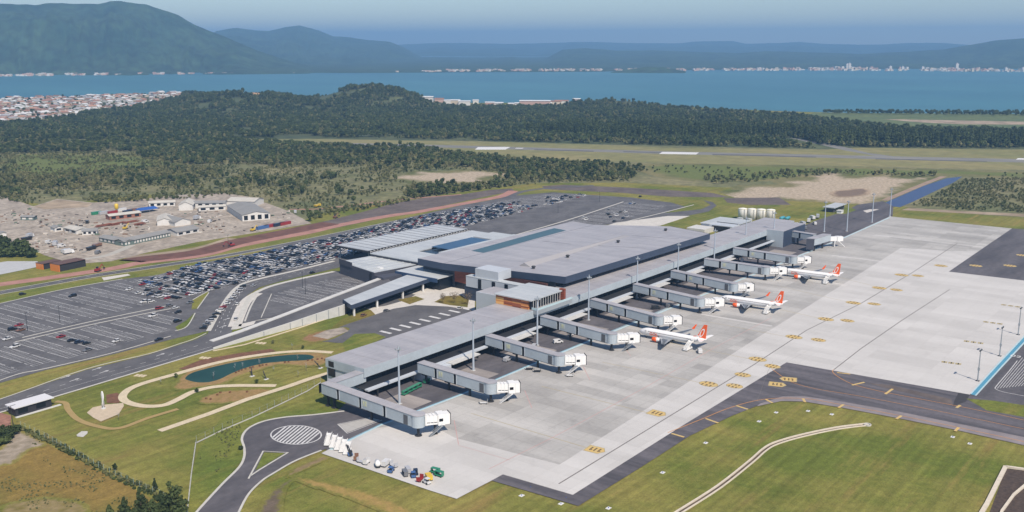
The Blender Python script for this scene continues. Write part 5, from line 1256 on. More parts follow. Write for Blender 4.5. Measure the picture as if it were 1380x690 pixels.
        mb.hexa([(-31.6, s * .205, 5.6), (-34.0, s * .205, 5.5), (-34.2, s * .205, 6.3), (-33.3, s * .205, 6.3)], [(-31.6, s * .235, 5.6), (-34.0, s * .235, 5.5), (-34.2, s * .235, 6.3), (-33.3, s * .235, 6.3)])
    mb.build('emblem', M_PWHITE, fo)
    mb = MB(); mb.box(-4.3, -4.0, -.12, .12, .5, 2.0); g = mb.build('nose_gear', M_METAL, r)
    for q in (-.25, .25): mb = MB(); mb.tube((-4.15, q - .1, .34), (-4.15, q + .1, .34), .34, n=10); mb.build('wheel', M_TYRE, g)
    return r
pl0 = airliner()
PLANES = []
for i, (a, b, tl, lab) in enumerate((((865.4, 440.8), (946.5, 455.5), (952, 458.5), 'nearest white airliner with orange tail, a white van behind its tail stairs'), ((973.5, 395.4), (1051.6, 406.5), (1055, 410.6), 'middle one of the three white airliners with orange tails'), ((1056.4, 360.4), (1129.4, 369), (1131.8, 371.6), 'farthest white airliner with orange tail'))):
    o = pl0 if i == 0 else copy_tree(pl0)
    A, B = P(*a, 5.45), P(*b, 5.6); d = (A - B); d.z = 0; d.normalize()
    T = P(*tl, 4.9); T.z = 0
    nose = T + d * 38.0
    o.location = (nose.x, nose.y, Z_APRON); o.rotation_euler = (0, 0, math.atan2(d.y, d.x)); o['label'] = lab
    PLANES.append((nose, d))

# ------------------------------------------------------------------ vehicles
PAINT = {'white': (.62, .62, .61), 'silver': (.42, .43, .45), 'grey': (.16, .165, .175), 'black': (.018, .019, .022), 'navy': (.02, .03, .06), 'red': (.28, .03, .035), 'blue': (.06, .13, .30), 'green': (.03, .22, .12), 'yellow': (.65, .45, .05), 'orange': (.6, .2, .05), 'brown': (.22, .12, .08)}
CARP = {k: mat('car_paint_' + k, v, .28) for k, v in PAINT.items()}
def car_parts(kind=0):
    """hatchback (0), saloon (1), suv (2): body and glass meshes, x forward"""
    L_, W_ = [(2.05, .90), (2.3, .92), (2.4, .98)][kind]; hb, ht = [(.86, 1.48), (.84, 1.42), (1.0, 1.74)][kind]
    body = MB()
    lo = [(-L_, .32), (-L_, hb - .06), (-L_ + .12, hb), (L_ * .42, hb), (L_ * .92, hb - .2), (L_, .5), (L_ * .98, .28)]
    n = len(lo)
    body.hexa([(x, -W_, z) for x, z in lo], [(x, W_, z) for x, z in lo])
    xb0, xb1 = (-L_ + .15, L_ * .40) if kind != 1 else (-L_ * .72, L_ * .38)
    xt0, xt1 = (-L_ + .5, L_ * .05) if kind != 1 else (-L_ * .42, L_ * .05)
    w2 = W_ - .2
    roof = MB(); roof.hexa([(xt0 - .05, -w2, ht - .06), (xt1 + .05, -w2, ht - .06), (xt1 + .05, w2, ht - .06), (xt0 - .05, w2, ht - .06)], [(xt0, -w2 + .06, ht), (xt1, -w2 + .06, ht), (xt1, w2 - .06, ht), (xt0, w2 - .06, ht)])
    gl = MB(); gl.hexa([(xb0, -W_ + .06, hb), (xb1, -W_ + .06, hb), (xb1, W_ - .06, hb), (xb0, W_ - .06, hb)], [(xt0, -w2, ht - .062), (xt1, -w2, ht - .062), (xt1, w2, ht - .062), (xt0, w2, ht - .062)])
    body.add(roof.v, roof.f)
    return body, gl, L_, W_
CAR_MESH = {}
def car_mesh(color, kind):
    k = (color, kind)
    if k not in CAR_MESH:
        b, g, L_, W_ = car_parts(kind)
        wh = MB(); wh.tube((0, -.11, 0), (0, .11, 0), .32, n=10)
        CAR_MESH[k] = (b.mesh('car_body', CARP[color]), g.mesh('windows', M_GLASS), wh.mesh('wheel', M_TYRE), L_, W_)
        for me in CAR_MESH[k][:3]:
            bm = bmesh.new(); bm.from_mesh(me); bmesh.ops.recalc_face_normals(bm, faces=bm.faces); bm.to_mesh(me); bm.free()
    return CAR_MESH[k]
def link(name, me, parent, loc=(0, 0, 0)):
    o = bpy.data.objects.new(name, me); COL.objects.link(o); o.parent = parent; o.location = loc; return o
def car(p, ang, color, kind, label, group, wheels=True, cat='car'):
    b, g, w, L_, W_ = car_mesh(color, kind)
    p = Vector((p[0], p[1], Z_LOT)); r = thing('parked_car', label, cat, p, ang, group)
    link('body', b, r); link('windows', g, r)
    if wheels:
        for sx in (-1, 1):
            for sy in (-1, 1): link('wheel', w, r, (sx * L_ * .62, sy * (W_ - .06), .32))
    return r
AXC = R(4.5)
ALONE = [(25.5, 439.5, 'red', 'red car beside a lamp post in the near half of the car park'), (17, 445, 'black', 'dark car left of the red car beside the lamp post'), (28, 446, 'brown', 'dark red car just in front of the red car beside the lamp post'),
         (10, 458, 'white', 'white car at the left picture edge, on the car park lane'), (20, 468.6, 'white', 'white car on its own in the empty bays at the left edge'), (82, 455, 'red', 'red car on its own in the empty bays, left of three black cars'),
         (97, 460, 'black', 'leftmost of three black cars in a row in the empty bays'), (107, 462.5, 'navy', 'middle of three black cars in a row in the empty bays'), (117, 464, 'black', 'rightmost of three black cars in a row in the empty bays'),
         (118, 473, 'grey', 'dark car nearest the strip of grass, below three black cars'), (98, 400, 'black', 'black car alone near the far edge of the empty bays'), (174, 391, 'white', 'white car standing left of the packed rows, at the back'),
         (187, 396, 'white', 'white car at the left end of the packed rows'), (199, 392, 'black', 'black car at the left end of the packed rows, behind another black one'), (202, 398, 'navy', 'black car at the left end of the packed rows, in front'), (214, 395.5, 'black', 'black car next to the left end of the packed rows'),
         (194, 408, 'white', 'white car under a lamp post at the left end of the packed rows'), (203, 407.5, 'white', 'white car right of the lamp post at the left end of the packed rows'), (226, 402.7, 'red', 'bright red car at the corner of the packed rows'), (215.7, 401, 'white', 'white car left of the bright red corner car'),
         (215, 416.6, 'red', 'red car by the lane below the packed rows'), (237, 416, 'white', 'white car between the red lane car and the green islands'), (228.5, 413, 'grey', 'grey car between the red lane car and a white one'), (240, 422, 'black', 'black car in front of the white car near the green islands'),
         (206, 427, 'white', 'white car alone in the bays below the red lane car'), (239.6, 434, 'black', 'black car beside the curved green island'), (156.7, 461, 'white', 'white car alone near the middle of the strip of grass'), (214, 459, 'black', 'black car on the lane next to the strip of grass'),
         (256, 409, 'grey', 'dark car parked at the tip of the triangular green island'), (30.5, 397.5, 'black', 'dark car driving on the access road behind the car park')]
used_px = []
for (x, y, c, lab) in ALONE:
    car(P(x, y), AXC if (int(x * 7) % 2) else AXC + math.pi, c, int(x) % 3, lab, 'cars standing alone in the car park'); used_px.append((x, y))
# the row of cars along the pick-up road
for k in range(13):
    x = 274 + k * 4.45; y = 443 - k * 4.7
    c = ['black', 'grey', 'silver', 'black', 'black', 'white', 'red', 'white', 'silver', 'white', 'white', 'silver', 'black'][k]
    lab = ['dark car at the near end of the row beside the pick-up road', 'second car from the near end of the row beside the pick-up road', 'third car from the near end of the row beside the pick-up road', 'fourth car from the near end of the pick-up row, black', 'fifth car from the near end of the pick-up row, black', 'sixth car from the near end of the pick-up row, white', 'only red car of the row beside the pick-up road', 'white car just behind the red one in the pick-up row', 'silver car in the pick-up row, second behind the red one', 'white car in the pick-up row, third behind the red one', 'white car in the pick-up row, third from its far end', 'silver car in the pick-up row, last but one at the far end', 'black car at the far end of the pick-up row'][k]
    car(P(x, y), R(128), c, k % 3, lab, 'row of cars beside the pick-up road')
for (x, y, c, lab, g) in ((320, 411, 'white', 'white car driving on the pick-up road', 40), (421, 368.5, 'black', 'dark car on the inner pick-up lane near the low block', 8), (342, 386, 'silver', 'silver car at the bend of the pick-up road', 20), (318, 431, 'silver', 'small silver car at the start of the pick-up road', 40), (620, 416.5, 'white', 'white car on the forecourt below the bare trees', 5), (490, 426, 'brown', 'red brown car at the end of the covered walk', 12), (521, 420, 'grey', 'grey car by the planted bed at the covered walk', 5), (863, 265.5, 'black', 'black car on the road beyond the far car park', 0)):
    car(P(x, y), R(g), c, 0, lab, 'cars on the terminal roads')

# the packed rows: every bay of the long car park
def lot_cars(origin, ax, rows, length, poly, occ, pitch=16.5, stall=2.5):
    out = []; d = Vector((math.cos(ax), math.sin(ax))); n = Vector((-d.y, d.x)); o = Vector(origin)
    for r in range(rows):
        for i in range(int(length / stall)):
            for s in (-1, 1):
                q = o + d * (r * pitch + s * 2.6) + n * ((i + .5) * stall)
                x, y = project((q.x, q.y, 0))
                if in_poly(np.array([x]), np.array([y]), poly)[0] and rng.random() < (occ(x, y) if callable(occ) else occ):
                    out.append((q.x, q.y, ax if rng.random() < .5 else ax + math.pi))
    return out
PACK = [(190, 378), (262, 358), (350, 342), (470, 316), (560, 293), (640, 280), (700, 272), (720, 284), (728, 290), (700, 312), (640, 326), (560, 330), (470, 345), (340, 377), (322, 384), (300, 404), (268, 404), (226, 406), (196, 402)]
def occ_c(x, y):
    if x < 235: return .55
    if x > 690: return .45
    return .92
cars = lot_cars((LOT_O[0] + 10 * 16.5, LOT_O[1] + 4), AX, 42, 96, PACK, occ_c, pitch=14.6)
cars += lot_cars((LOT_O[0] + 10 * 16.5, LOT_O[1] + 4), AX, 40, 96, [(735, 266), (790, 262), (835, 268), (800, 274), (740, 281)], .5)
cars += lot_cars((LOT_O[0] + 10 * 16.5, LOT_O[1] + 4), AX, 40, 96, [(690, 282), (760, 270), (800, 275), (740, 296), (690, 312)], .26)
cars += lot_cars((600, 440), AX, 14, 90, LOT_D, .05)
cars = [c for c in cars if all(abs(project((c[0], c[1], 0))[0] - x) > 5 or abs(project((c[0], c[1], 0))[1] - y) > 2.5 for x, y in used_px)]
cars = [c for c in cars if c[2] is not None]
cars.sort(key=lambda c: math.hypot(c[0], c[1]))
PICK = ['black'] * 24 + ['navy'] * 10 + ['grey'] * 16 + ['white'] * 26 + ['silver'] * 18 + ['red'] * 3 + ['blue'] * 3
KINDN = ['small hatchback', 'saloon', 'tall estate car']
INDIV = 240
lots = {}
for k, (x, y, a) in enumerate(cars):
    c = PICK[int(rng.integers(len(PICK)))]; kd = int(rng.integers(3)); a += rng.normal(0, .02)
    if k < INDIV:
        car((x, y, 0), a, c, kd, f'{c} {KINDN[kd]} in the packed near rows of the long car park', f'{c} {KINDN[kd]}s in the packed near rows', wheels=(k < 90))
    else: lots.setdefault((c, kd), []).append((x, y, a))
mb = MB(); mlist = []
for (c, kd), lst in lots.items():
    b, g, L_, W_ = car_parts(kd)
    if c not in mlist: mlist.append(c)
    for (x, y, a) in lst:
        ca, sa = math.cos(a), math.sin(a)
        tr = lambda v: (x + v[0] * ca - v[1] * sa, y + v[0] * sa + v[1] * ca, v[2])
        mb.slot(mlist.index(c) + 1); mb.add([tr(v) for v in b.v], b.f)
        mb.slot(0); mb.add([tr(v) for v in g.v], g.f)
o = mb.build('distant_cars', [M_GLASS] + [CARP[c] for c in mlist])
tag(o, 'mass of cars filling the farther rows of the long car park', 'cars', kind='stuff')
print('CARS', len(cars))

# lamp posts of the car park
lp0 = None
LAMPS = [((37, 446), 'dark lamp post beside the red car in the near car park'), ((199, 409.5), 'dark lamp post at the left end of the packed rows'), ((81, 436), 'pale lamp post at the middle lane of the near car park'), ((308, 334), 'lamp post at the back edge of the packed rows'), ((363, 366), 'lamp post in the packed rows near the pick-up road'), ((415, 356), 'lamp post in the packed rows in front of the low block'), ((752, 287), 'lamp post on the middle lane of the far car park'), ((808, 272), 'lamp post at the far end of the far car park'), ((408, 388), 'lamp post in the empty short stay car park'), ((18, 579), 'tall pale lamp post at the corner of the guard house'), ((412, 397), 'lamp post at the lower edge of the short stay car park')]
for (x, y), lab in LAMPS:
    if lp0 is None:
        lp0 = o = thing('lamp_post', lab, 'lamp post', (0, 0, 0), 0, 'lamp posts of the car parks')
        mb = MB(); mb.tube((0, 0, 0), (0, 0, 10), .16, .1, 8); mb.build('pole', M_DKSTEEL, o)
        mb = MB(); mb.box(-1.1, 1.1, -.06, .06, 9.9, 10.05); mb.build('arm', M_DKSTEEL, o)
        for s in (-1, 1): mb = MB(); mb.box(s * 1.4 - .4, s * 1.4 + .4, -.2, .2, 9.9, 10.1); mb.build('lamp_head', M_STEELG, o)
    else: o = copy_tree(lp0)
    o.location = P(x, y); o['label'] = lab

# ------------------------------------------------------------------ ground service equipment
def stairs(p, ang, lab, grp, color=None):
    p = Vector((p[0], p[1], Z_APRON)); r = thing('passenger_stairs', lab, 'stairs', p, ang, grp)
    m = M_WHITEP
    mb = MB(); mb.box(-3.6, 2.6, -1.1, 1.1, .45, .95); mb.build('chassis', m, r)
    mb = MB(); mb.hexa([(-3.4, -.9, .95), (-2.9, -.9, .95), (-2.9, .9, .95), (-3.4, .9, .95)], [(2.0, -.9, 3.3), (2.5, -.9, 3.2), (2.5, .9, 3.2), (2.0, .9, 3.3)])
    for k in range(13):
        t = (k + .5) / 13; x = -3.4 + 5.5 * t; z = .95 + 2.45 * t; mb.box(x - .2, x + .25, -.85, .85, z, z + .12)
    mb.build('flight', m, r)
    mb = MB(); mb.box(2.05, 3.9, -1.0, 1.0, 3.2, 3.36); mb.build('platform', m, r)
    for s in (-1, 1):
        mb = MB(); mb.hexa([(-3.4, s * 1.0 - .04, 1.3), (2.1, s * 1.0 - .04, 3.6), (2.1, s * 1.0 + .04, 3.6), (-3.4, s * 1.0 + .04, 1.3)], [(-3.4, s * 1.0 - .04, 1.75), (2.1, s * 1.0 - .04, 4.05), (2.1, s * 1.0 + .04, 4.05), (-3.4, s * 1.0 + .04, 1.75)]); mb.box(2.1, 3.9, s * 1.0 - .04, s * 1.0 + .04, 3.4, 4.1); mb.build('side_panel', m, r)
    mb = MB(); mb.box(1.2, 1.5, -.8, -.6, .95, 3.2); mb.box(1.2, 1.5, .6, .8, .95, 3.2); mb.build('strut', M_STEELG, r)
    for sx in (-2.4, 1.8):
        for s in (-1, 1): mb = MB(); mb.tube((sx, s * .95 - .12, .4), (sx, s * .95 + .12, .4), .4, n=10); mb.build('wheel', M_TYRE, r)
    return r
names = ['leftmost of the white mobile stairs parked at the near apron corner', 'second from the left of the mobile stairs parked at the apron corner', 'third from the left of the mobile stairs parked at the apron corner', 'fourth from the left of the mobile stairs parked at the apron corner', 'rightmost of the white mobile stairs parked at the near apron corner']
for (a, b), lab in zip((((436.5, 609), (448, 588)), ((443, 611.5), (456, 591)), ((450.5, 613.5), (462, 595)), ((457.5, 615.5), (468, 599)), ((464, 617.5), (473, 603))), names):
    A, B = P(*a), P(*b); d = B - A
    stairs((A + B) / 2, math.atan2(d.y, d.x), lab, 'mobile stairs parked at the apron corner').scale = (.9, .9, .82)
for (nose, d), lab in zip(PLANES, ('white stairs at the rear door of the nearest airliner', 'white stairs at the rear door of the middle airliner', 'white stairs at the rear door of the farthest airliner')):
    n = Vector((-d.y, d.x, 0)); n = n if n.x < 0 else -n
    p = nose - d * 31.2 + n * 6.2
    stairs(p, math.atan2(-n.y, -n.x), lab, 'stairs at the rear doors of the airliners')
def van(p, ang, c, lab, box=False, s=1.0, cat='van', grp='service vehicles on the apron'):
    p = Vector((p[0], p[1], Z_APRON if p[1] < 420 else .05)); r = thing('box_truck' if box else 'service_van', lab, cat, p, ang, grp); m = CARP[c]
    mb = MB()
    if box:
        mb.hexa([(1.3, -1.1, .5), (3.2, -1.1, .5), (3.2, 1.1, .5), (1.3, 1.1, .5)], [(1.4, -1.05, 2.3), (2.7, -1.05, 2.3), (2.7, 1.05, 2.3), (1.4, 1.05, 2.3)]); mb.build('cab', M_WHITEP, r)
        mb = MB(); mb.box(-3.4, 1.15, -1.2, 1.2, .85, 3.1); mb.build('cargo_box', m, r)
        mb = MB(); mb.box(-3.3, 3.1, -.8, .8, .5, .83); mb.build('chassis', M_DKSTEEL, r)
        mb = MB(); mb.box(2.72, 3.02, -.95, .95, 1.4, 2.15); mb.build('windscreen', M_GLASS, r); ws = (-2.2, 2.2)
    else:
        lo = [(-2.5, .35), (-2.5, 1.95), (-2.3, 2.1), (1.0, 2.1), (1.75, 1.25), (2.5, 1.05), (2.55, .35)]
        mb.hexa([(x, -.95, z) for x, z in lo], [(x, .95, z) for x, z in lo]); mb.build('body', m, r)
        mb = MB(); mb.hexa([(1.08, -.85, 2.03), (1.78, -.85, 1.27), (1.78, .85, 1.27), (1.08, .85, 2.03)], [(1.14, -.85, 2.06), (1.84, -.85, 1.30), (1.84, .85, 1.30), (1.14, .85, 2.06)]); mb.build('windscreen', M_GLASS, r)
        mb = MB()
        for s_ in (-1, 1): mb.box(-.4, 1.0, s_ * .95 - .03, s_ * .95 + .03, 1.3, 1.9)
        mb.build('side_windows', M_GLASS, r); ws = (-1.6, 1.6)
    for sx in ws:
        for s_ in (-1, 1): mb = MB(); mb.tube((sx, s_ * .9 - .13, .4), (sx, s_ * .9 + .13, .4), .4, n=10); mb.build('wheel', M_TYRE, r)
    r.scale = (s, s, s)
    return r
def tractor(p, ang, c, lab, grp='tractors on the apron'):
    p = Vector((p[0], p[1], Z_APRON)); r = thing('baggage_tractor', lab, 'tractor', p, ang, grp); m = CARP[c]
    mb = MB(); mb.hexa([(-1.6, -.8, .4), (1.6, -.8, .4), (1.6, .8, .4), (-1.6, .8, .4)], [(-1.6, -.75, 1.0), (1.5, -.7, 1.1), (1.5, .7, 1.1), (-1.6, .75, 1.0)]); mb.build('body', m, r)
    mb = MB(); mb.box(-1.2, .4, -.75, .75, 1.95, 2.1); mb.build('roof', m, r)
    mb = MB()
    for x in (-1.1, .3):
        for s_ in (-.68, .68): mb.box(x - .05, x + .05, s_ - .05, s_ + .05, 1.0, 1.95)
    mb.build('cab_frame', M_DKSTEEL, r)
    mb = MB(); mb.box(-.9, -.3, -.5, .5, 1.0, 1.35); mb.build('seat', M_DKSTEEL, r)
    for sx in (-1, 1):
        for s_ in (-1, 1): mb = MB(); mb.tube((sx, s_ * .75 - .14, .38), (sx, s_ * .75 + .14, .38), .38, n=10); mb.build('wheel', M_TYRE, r)
    return r
def cart(p, ang, c, lab, roof=True, grp='baggage carts on the apron'):
    p = Vector((p[0], p[1], Z_APRON)); r = thing('baggage_cart', lab, 'cart', p, ang, grp); m = CARP[c]
    mb = MB(); mb.box(-1.6, 1.6, -.75, .75, .45, .6); mb.build('bed', m, r)
    mb = MB()
    for x in (-1.55, 1.55):
        mb.box(x - .05, x + .05, -.75, .75, .6, 1.95)
    mb.build('end_frame', m, r)
    if roof: mb = MB(); mb.box(-1.65, 1.65, -.8, .8, 1.953, 2.05); mb.build('roof', m, r)
    mb = MB(); mb.tube((1.6, 0, .45), (2.5, 0, .4), .06, n=5); mb.build('tow_bar', M_DKSTEEL, r)
    for sx in (-1.1, 1.1):
        for s_ in (-1, 1): mb = MB(); mb.tube((sx, s_ * .7 - .08, .25), (sx, s_ * .7 + .08, .25), .25, n=8); mb.build('wheel', M_TYRE, r)
    return r
def loader(p, ang, c, lab):
    p = Vector((p[0], p[1], Z_APRON)); r = thing('belt_loader', lab, 'loader', p, ang, 'belt loaders on the apron')
    mb = MB(); mb.box(-2.6, 2.6, -.9, .9, .45, 1.0); mb.build('chassis', CARP[c], r)
    mb = MB(); mb.hexa([(-3.4, -.45, .9), (3.4, -.45, 2.3), (3.4, .45, 2.3), (-3.4, .45, .9)], [(-3.4, -.45, 1.15), (3.4, -.45, 2.55), (3.4, .45, 2.55), (-3.4, .45, 1.15)]); mb.build('belt', M_DKSTEEL, r)
    mb = MB(); mb.box(-1.4, -.2, -1.0, -.5, 1.0, 1.5); mb.build('seat', M_DKSTEEL, r)
    for sx in (-1.7, 1.7):
        for s_ in (-1, 1): mb = MB(); mb.tube((sx, s_ * .8 - .12, .35), (sx, s_ * .8 + .12, .35), .35, n=8); mb.build('wheel', M_TYRE, r)
    return r
van(P(943, 476), R(35), 'white', 'white van behind the tail stairs of the nearest airliner')
g20 = R(-60)
loader(P(470.5, 613), R(60), 'blue', 'blue grey belt loader right of the mobile stairs')
cart(P(480, 620.5), R(40), 'brown', 'red brown cart right of the parked mobile stairs', False)
cart(P(487, 624.5), R(100), 'silver', 'small silver cart on the near apron edge', False)
cart(P(494, 626), R(20), 'white', 'low white cart on the near apron edge', False)
tank = thing('water_cart', 'round white tank cart on the near apron edge', 'cart', P(509, 629, Z_APRON), R(50), 'carts on the near apron edge')
mb = MB(); mb.lathe([(-1.5, .5), (-1.3, .95), (1.3, .95), (1.5, .5)], (0, 0, 1.5), 'x', 14); mb.build('tank', M_WHITEP, tank, True)
mb = MB(); mb.box(-1.6, 1.6, -.7, .7, .4, .6); mb.build('chassis', M_DKSTEEL, tank)
for sx in (-1, 1):
    for s_ in (-1, 1): mb = MB(); mb.tube((sx, s_ * .7 - .1, .3), (sx, s_ * .7 + .1, .3), .3, n=8); mb.build('wheel', M_TYRE, tank)
van(P(521, 628), R(15), 'white', 'white box truck at the near apron edge', True, .75, 'truck')
tractor(P(527, 637), R(25), 'blue', 'blue tractor next to the white box truck')
cart(P(531, 630), R(80), 'silver', 'small grey cart right of the white box truck', False)
cart(P(546, 642), R(60), 'grey', 'grey roofed cart left of the deep blue tractor')
cart(P(550, 638), R(60), 'silver', 'silver roofed cart behind the grey one')
tractor(P(557, 643.5), R(50), 'blue', 'deep blue tractor right of the grey carts'); tractor(P(560, 640), R(50), 'navy', 'dark blue tractor behind the deep blue one')
cart(P(566, 649), R(20), 'red', 'low red cart between the blue tractors and the yellow unit', False)
u = thing('power_unit', 'yellow box shaped ground power unit', 'power unit', P(578, 646.5, Z_APRON), R(60), 'power units on the apron')
mb = MB(); mb.box(-1.6, 1.6, -1, 1, .5, 2.1); mb.build('housing', CARP['yellow'], u); mb = MB(); mb.box(-1.2, .6, -1.03, -1.0, .9, 1.7); mb.build('grille', M_DKSTEEL, u)
mb = MB(); mb.tube((1.6, 0, .5), (2.8, 0, .4), .07, n=5); mb.build('tow_bar', M_DKSTEEL, u)
for sx in (-1, 1):
    for s_ in (-1, 1): mb = MB(); mb.tube((sx, s_ * .9 - .1, .35), (sx, s_ * .9 + .1, .35), .35, n=8); mb.build('wheel', M_TYRE, u)
tractor(P(575, 652.5), R(80), 'white', 'white tractor below the yellow power unit')
cart(P(587, 639), R(100), 'green', 'green roofed cart behind the yellow power unit'); cart(P(592, 643), R(95), 'green', 'green roofed cart right of the yellow power unit')
# green baggage carts between the first bridges
for k, (x, y, lab) in enumerate(((546, 533, 'first of the green baggage carts between the nearest bridges'), (552, 529.5, 'second of the green baggage carts between the nearest bridges'), (558, 526.5, 'third of the green baggage carts between the nearest bridges'), (564, 523.5, 'last of the green baggage carts in their train'), (575, 517, 'green baggage cart standing apart under the second bridge'))):
    cart(P(x, y), R(5), 'green', lab, True, 'green baggage carts between the bridges')
for (x, y, c, lab) in ((713.5, 499, 'black', 'dark dolly left of another under the third bridge'), (724, 502, 'black', 'dark dolly right of another under the third bridge'), (768, 508, 'white', 'white cart under the cab of the third bridge'), (652, 545, 'white', 'pale cart under the cab of the second bridge'), (886, 440, 'white', 'pale cart under the cab of the fifth bridge'), (1060, 357, 'white', 'pale cart under the cab of the ninth bridge')):
    cart(P(x, y), R(-50), c, lab, False, 'low carts under the bridge cabs')
for (x, y, c, a, lab) in ((771, 452.5, 'white', 10, 'white van under the fourth bridge'), (752, 463, 'white', -30, 'white van on the pad between third and fourth bridge'), (720, 469.5, 'silver', 20, 'silver van beside the mast at the timber lounge'), (1011.5, 349.5, 'white', 0, 'white van between the eighth and ninth bridge'), (1000, 353, 'silver', 20, 'silver van just left of the white one near the ninth bridge'), (684, 487, 'silver', 5, 'silver van under the third bridge'), (902, 414, 'grey', 0, 'grey van between fifth and sixth bridge'), (884, 417, 'black', -40, 'dark van under the fifth bridge'), (1068, 321, 'white', 15, 'white van below the farthest bridge'), (970, 386, 'white', 30, 'white van beside the rotunda of the seventh bridge')):
    van(P(x, y), R(a), c, lab)
for k, (x, y, c, b) in enumerate(((1066, 309, 'red', True), (1073, 306, 'white', True), (1081, 304, 'silver', True), (1090, 300, 'white', True), (1098, 303, 'white', False), (1094, 296, 'white', True), (1102, 294, 'silver', True), (1085, 309, 'grey', False))):
    van(P(x, y), R(20 + 15 * (k % 3)), c, ['red truck at the near end of the far service area', 'white truck next to the red one on the far service area', 'silver truck in the row on the far service area', 'white truck in the middle of the far service row', 'white van in front of the far service row', 'white truck near the far end of the service row', 'silver truck at the far end of the service row', 'grey van behind the farthest bridge'][k], b, 1.1, 'truck' if b else 'van', 'trucks on the far service area')
# ------------------------------------------------------------------ value noise for terrain
_perm = rng.random((256, 256))
def vnoise(x, y):
    x = np.asarray(x, float); y = np.asarray(y, float)
    xi, yi = np.floor(x).astype(int), np.floor(y).astype(int); fx, fy = x - xi, y - yi
    fx = fx * fx * (3 - 2 * fx); fy = fy * fy * (3 - 2 * fy)
    g = lambda a, b: _perm[a % 256, b % 256]
    return (g(xi, yi) * (1 - fx) + g(xi + 1, yi) * fx) * (1 - fy) + (g(xi, yi + 1) * (1 - fx) + g(xi + 1, yi + 1) * fx) * fy
def fbm(x, y, o=5):
    s, a, t = 0, .5, 0
    for k in range(o): s = s + a * vnoise(x * 2 ** k + 17 * k, y * 2 ** k + 5 * k); t += a; a *= .55
    return s / t
def ray_ground(x, dist):
    """ground point in picture column x at a distance from the camera foot"""
    d = (x - CX) * RT + F * FW; g = np.array([d[0], d[1]]); g /= np.linalg.norm(g)
    return g * dist
M_MTN = mat('mountain_forest', srgb(30, 56, 44), .95, col2=srgb(58, 80, 56), scale=.004, fine=.45, fine_scale=.02)
def mountain(name, sky_px, d0, d1, d2, label, rows=40, rough=.16, nx=220):
    xs = np.linspace(sky_px[0][0], sky_px[-1][0], nx); ys = np.interp(xs, [p[0] for p in sky_px], [p[1] for p in sky_px])
    mb = MB()
    T = np.linspace(0, 1, rows); X, TT = np.meshgrid(xs, T, indexing='ij'); Y = np.repeat(ys[:, None], rows, 1)
    D = np.where(TT <= .62, d0 + (d1 - d0) * TT / .62, d1 + (d2 - d1) * (TT - .62) / .38); K = np.where(TT <= .62, TT / .62, 1 - (TT - .62) / .38)
    dirs = np.array([ray_ground(x, 1.0) for x in xs]); gx = dirs[:, 0][:, None] * D; gy = dirs[:, 1][:, None] * D
    A = (CY - Y) / F; R3 = np.stack([dirs[:, 0] * d1, dirs[:, 1] * d1, np.full(nx, -H)], 1); fw_, up_ = (R3 @ FW)[:, None], (R3 @ UP)[:, None]
    hr = (A * fw_ - up_) / (UP[2] - A * FW[2])          # height that puts the ridge on the traced skyline
    n_ = fbm(gx / 700, gy / 700) - .5; n2 = fbm(gx / 180 + 40, gy / 180) - .5; n3 = np.abs(fbm(X / 26. + 3 + .25 * np.sin(TT * 9), TT * 1.6 + Y * .01, 4) - .5); sk = np.sin(np.pi * np.minimum(K, 1))
    hh = hr * K ** 1.15 - hr * .55 * n3 * sk + hr * rough * 4.2 * n_ * sk * np.where(TT <= .62, 1, .5) + 14 * n2 * (K > .05)
    hh = np.where(K > .02, np.maximum(hh, 0) - 2.6, -3.2)
    V = list(zip(gx.ravel().tolist(), gy.ravel().tolist(), hh.ravel().tolist()))
    mb.v = V
    for j in range(nx - 1):
        for i in range(rows - 1):
            a = j * rows + i; mb.f.append((a, a + rows, a + rows + 1, a + 1)); mb.mi.append(0)
    o = mb.build(name, M_MTN, None, True, fix=True)
    return structure(o, label, 'mountain')
mountain('mountain', [(-420, 70), (-300, 45), (-200, 22), (-100, 10), (-40, 5), (0, 1), (30, 3), (60, 3.5), (80, 4), (95, 1), (130, 2), (160, 2.5), (176, -1), (190, -2), (206, 1), (222, 3), (240, 10), (262, 18), (280, 29), (300, 39), (330, 53), (360, 67), (385, 76), (410, 84), (440, 91), (470, 96)], 5250, 6700, 8200, 'great dark mountain rising from the far shore at the left', 60, .26, 300)
mountain('mountain', [(240, 90), (280, 60), (310, 40), (337, 35.5), (360, 39), (377, 40), (397, 35), (417, 32), (443, 40), (460, 48), (480, 49), (503, 53), (533, 55.5), (550, 63), (573, 77), (593, 87), (612, 93)], 7600, 11500, 14000, 'second blue mountain behind the great one', 36, .18)
mountain('mountain', [(430, 66), (560, 59), (600, 57.5), (640, 58), (690, 59), (740, 57.5), (790, 56), (850, 58), (905, 58), (925, 55.5), (975, 55), (992, 59), (1037, 57.5), (1063, 56), (1093, 59), (1160, 60), (1203, 57.5), (1247, 57.5), (1290, 61), (1400, 60), (1700, 62)], 12000, 18000, 21000, 'pale far range of hills along the horizon', 30, .2)
mountain('mountain', [(500, 92), (540, 84), (575, 78), (610, 78), (640, 86), (665, 79), (690, 76), (715, 82), (735, 78), (755, 66), (785, 64), (830, 68), (880, 67), (930, 69), (980, 71), (1020, 68), (1080, 70), (1140, 72), (1200, 69), (1247, 66), (1280, 60), (1313, 54), (1353, 50), (1400, 47), (1500, 44), (1650, 40), (1800, 50)], 6900, 10000, 11800, 'nearer chain of blue hills behind the shore towns', 34, .22)
mountain('hill', [(818, 96.4), (840, 92), (865, 88.5), (885, 90), (915, 96.4)], 5350, 5500, 5700, 'low dark wooded islet in front of the far shore', 16, .1, 40)
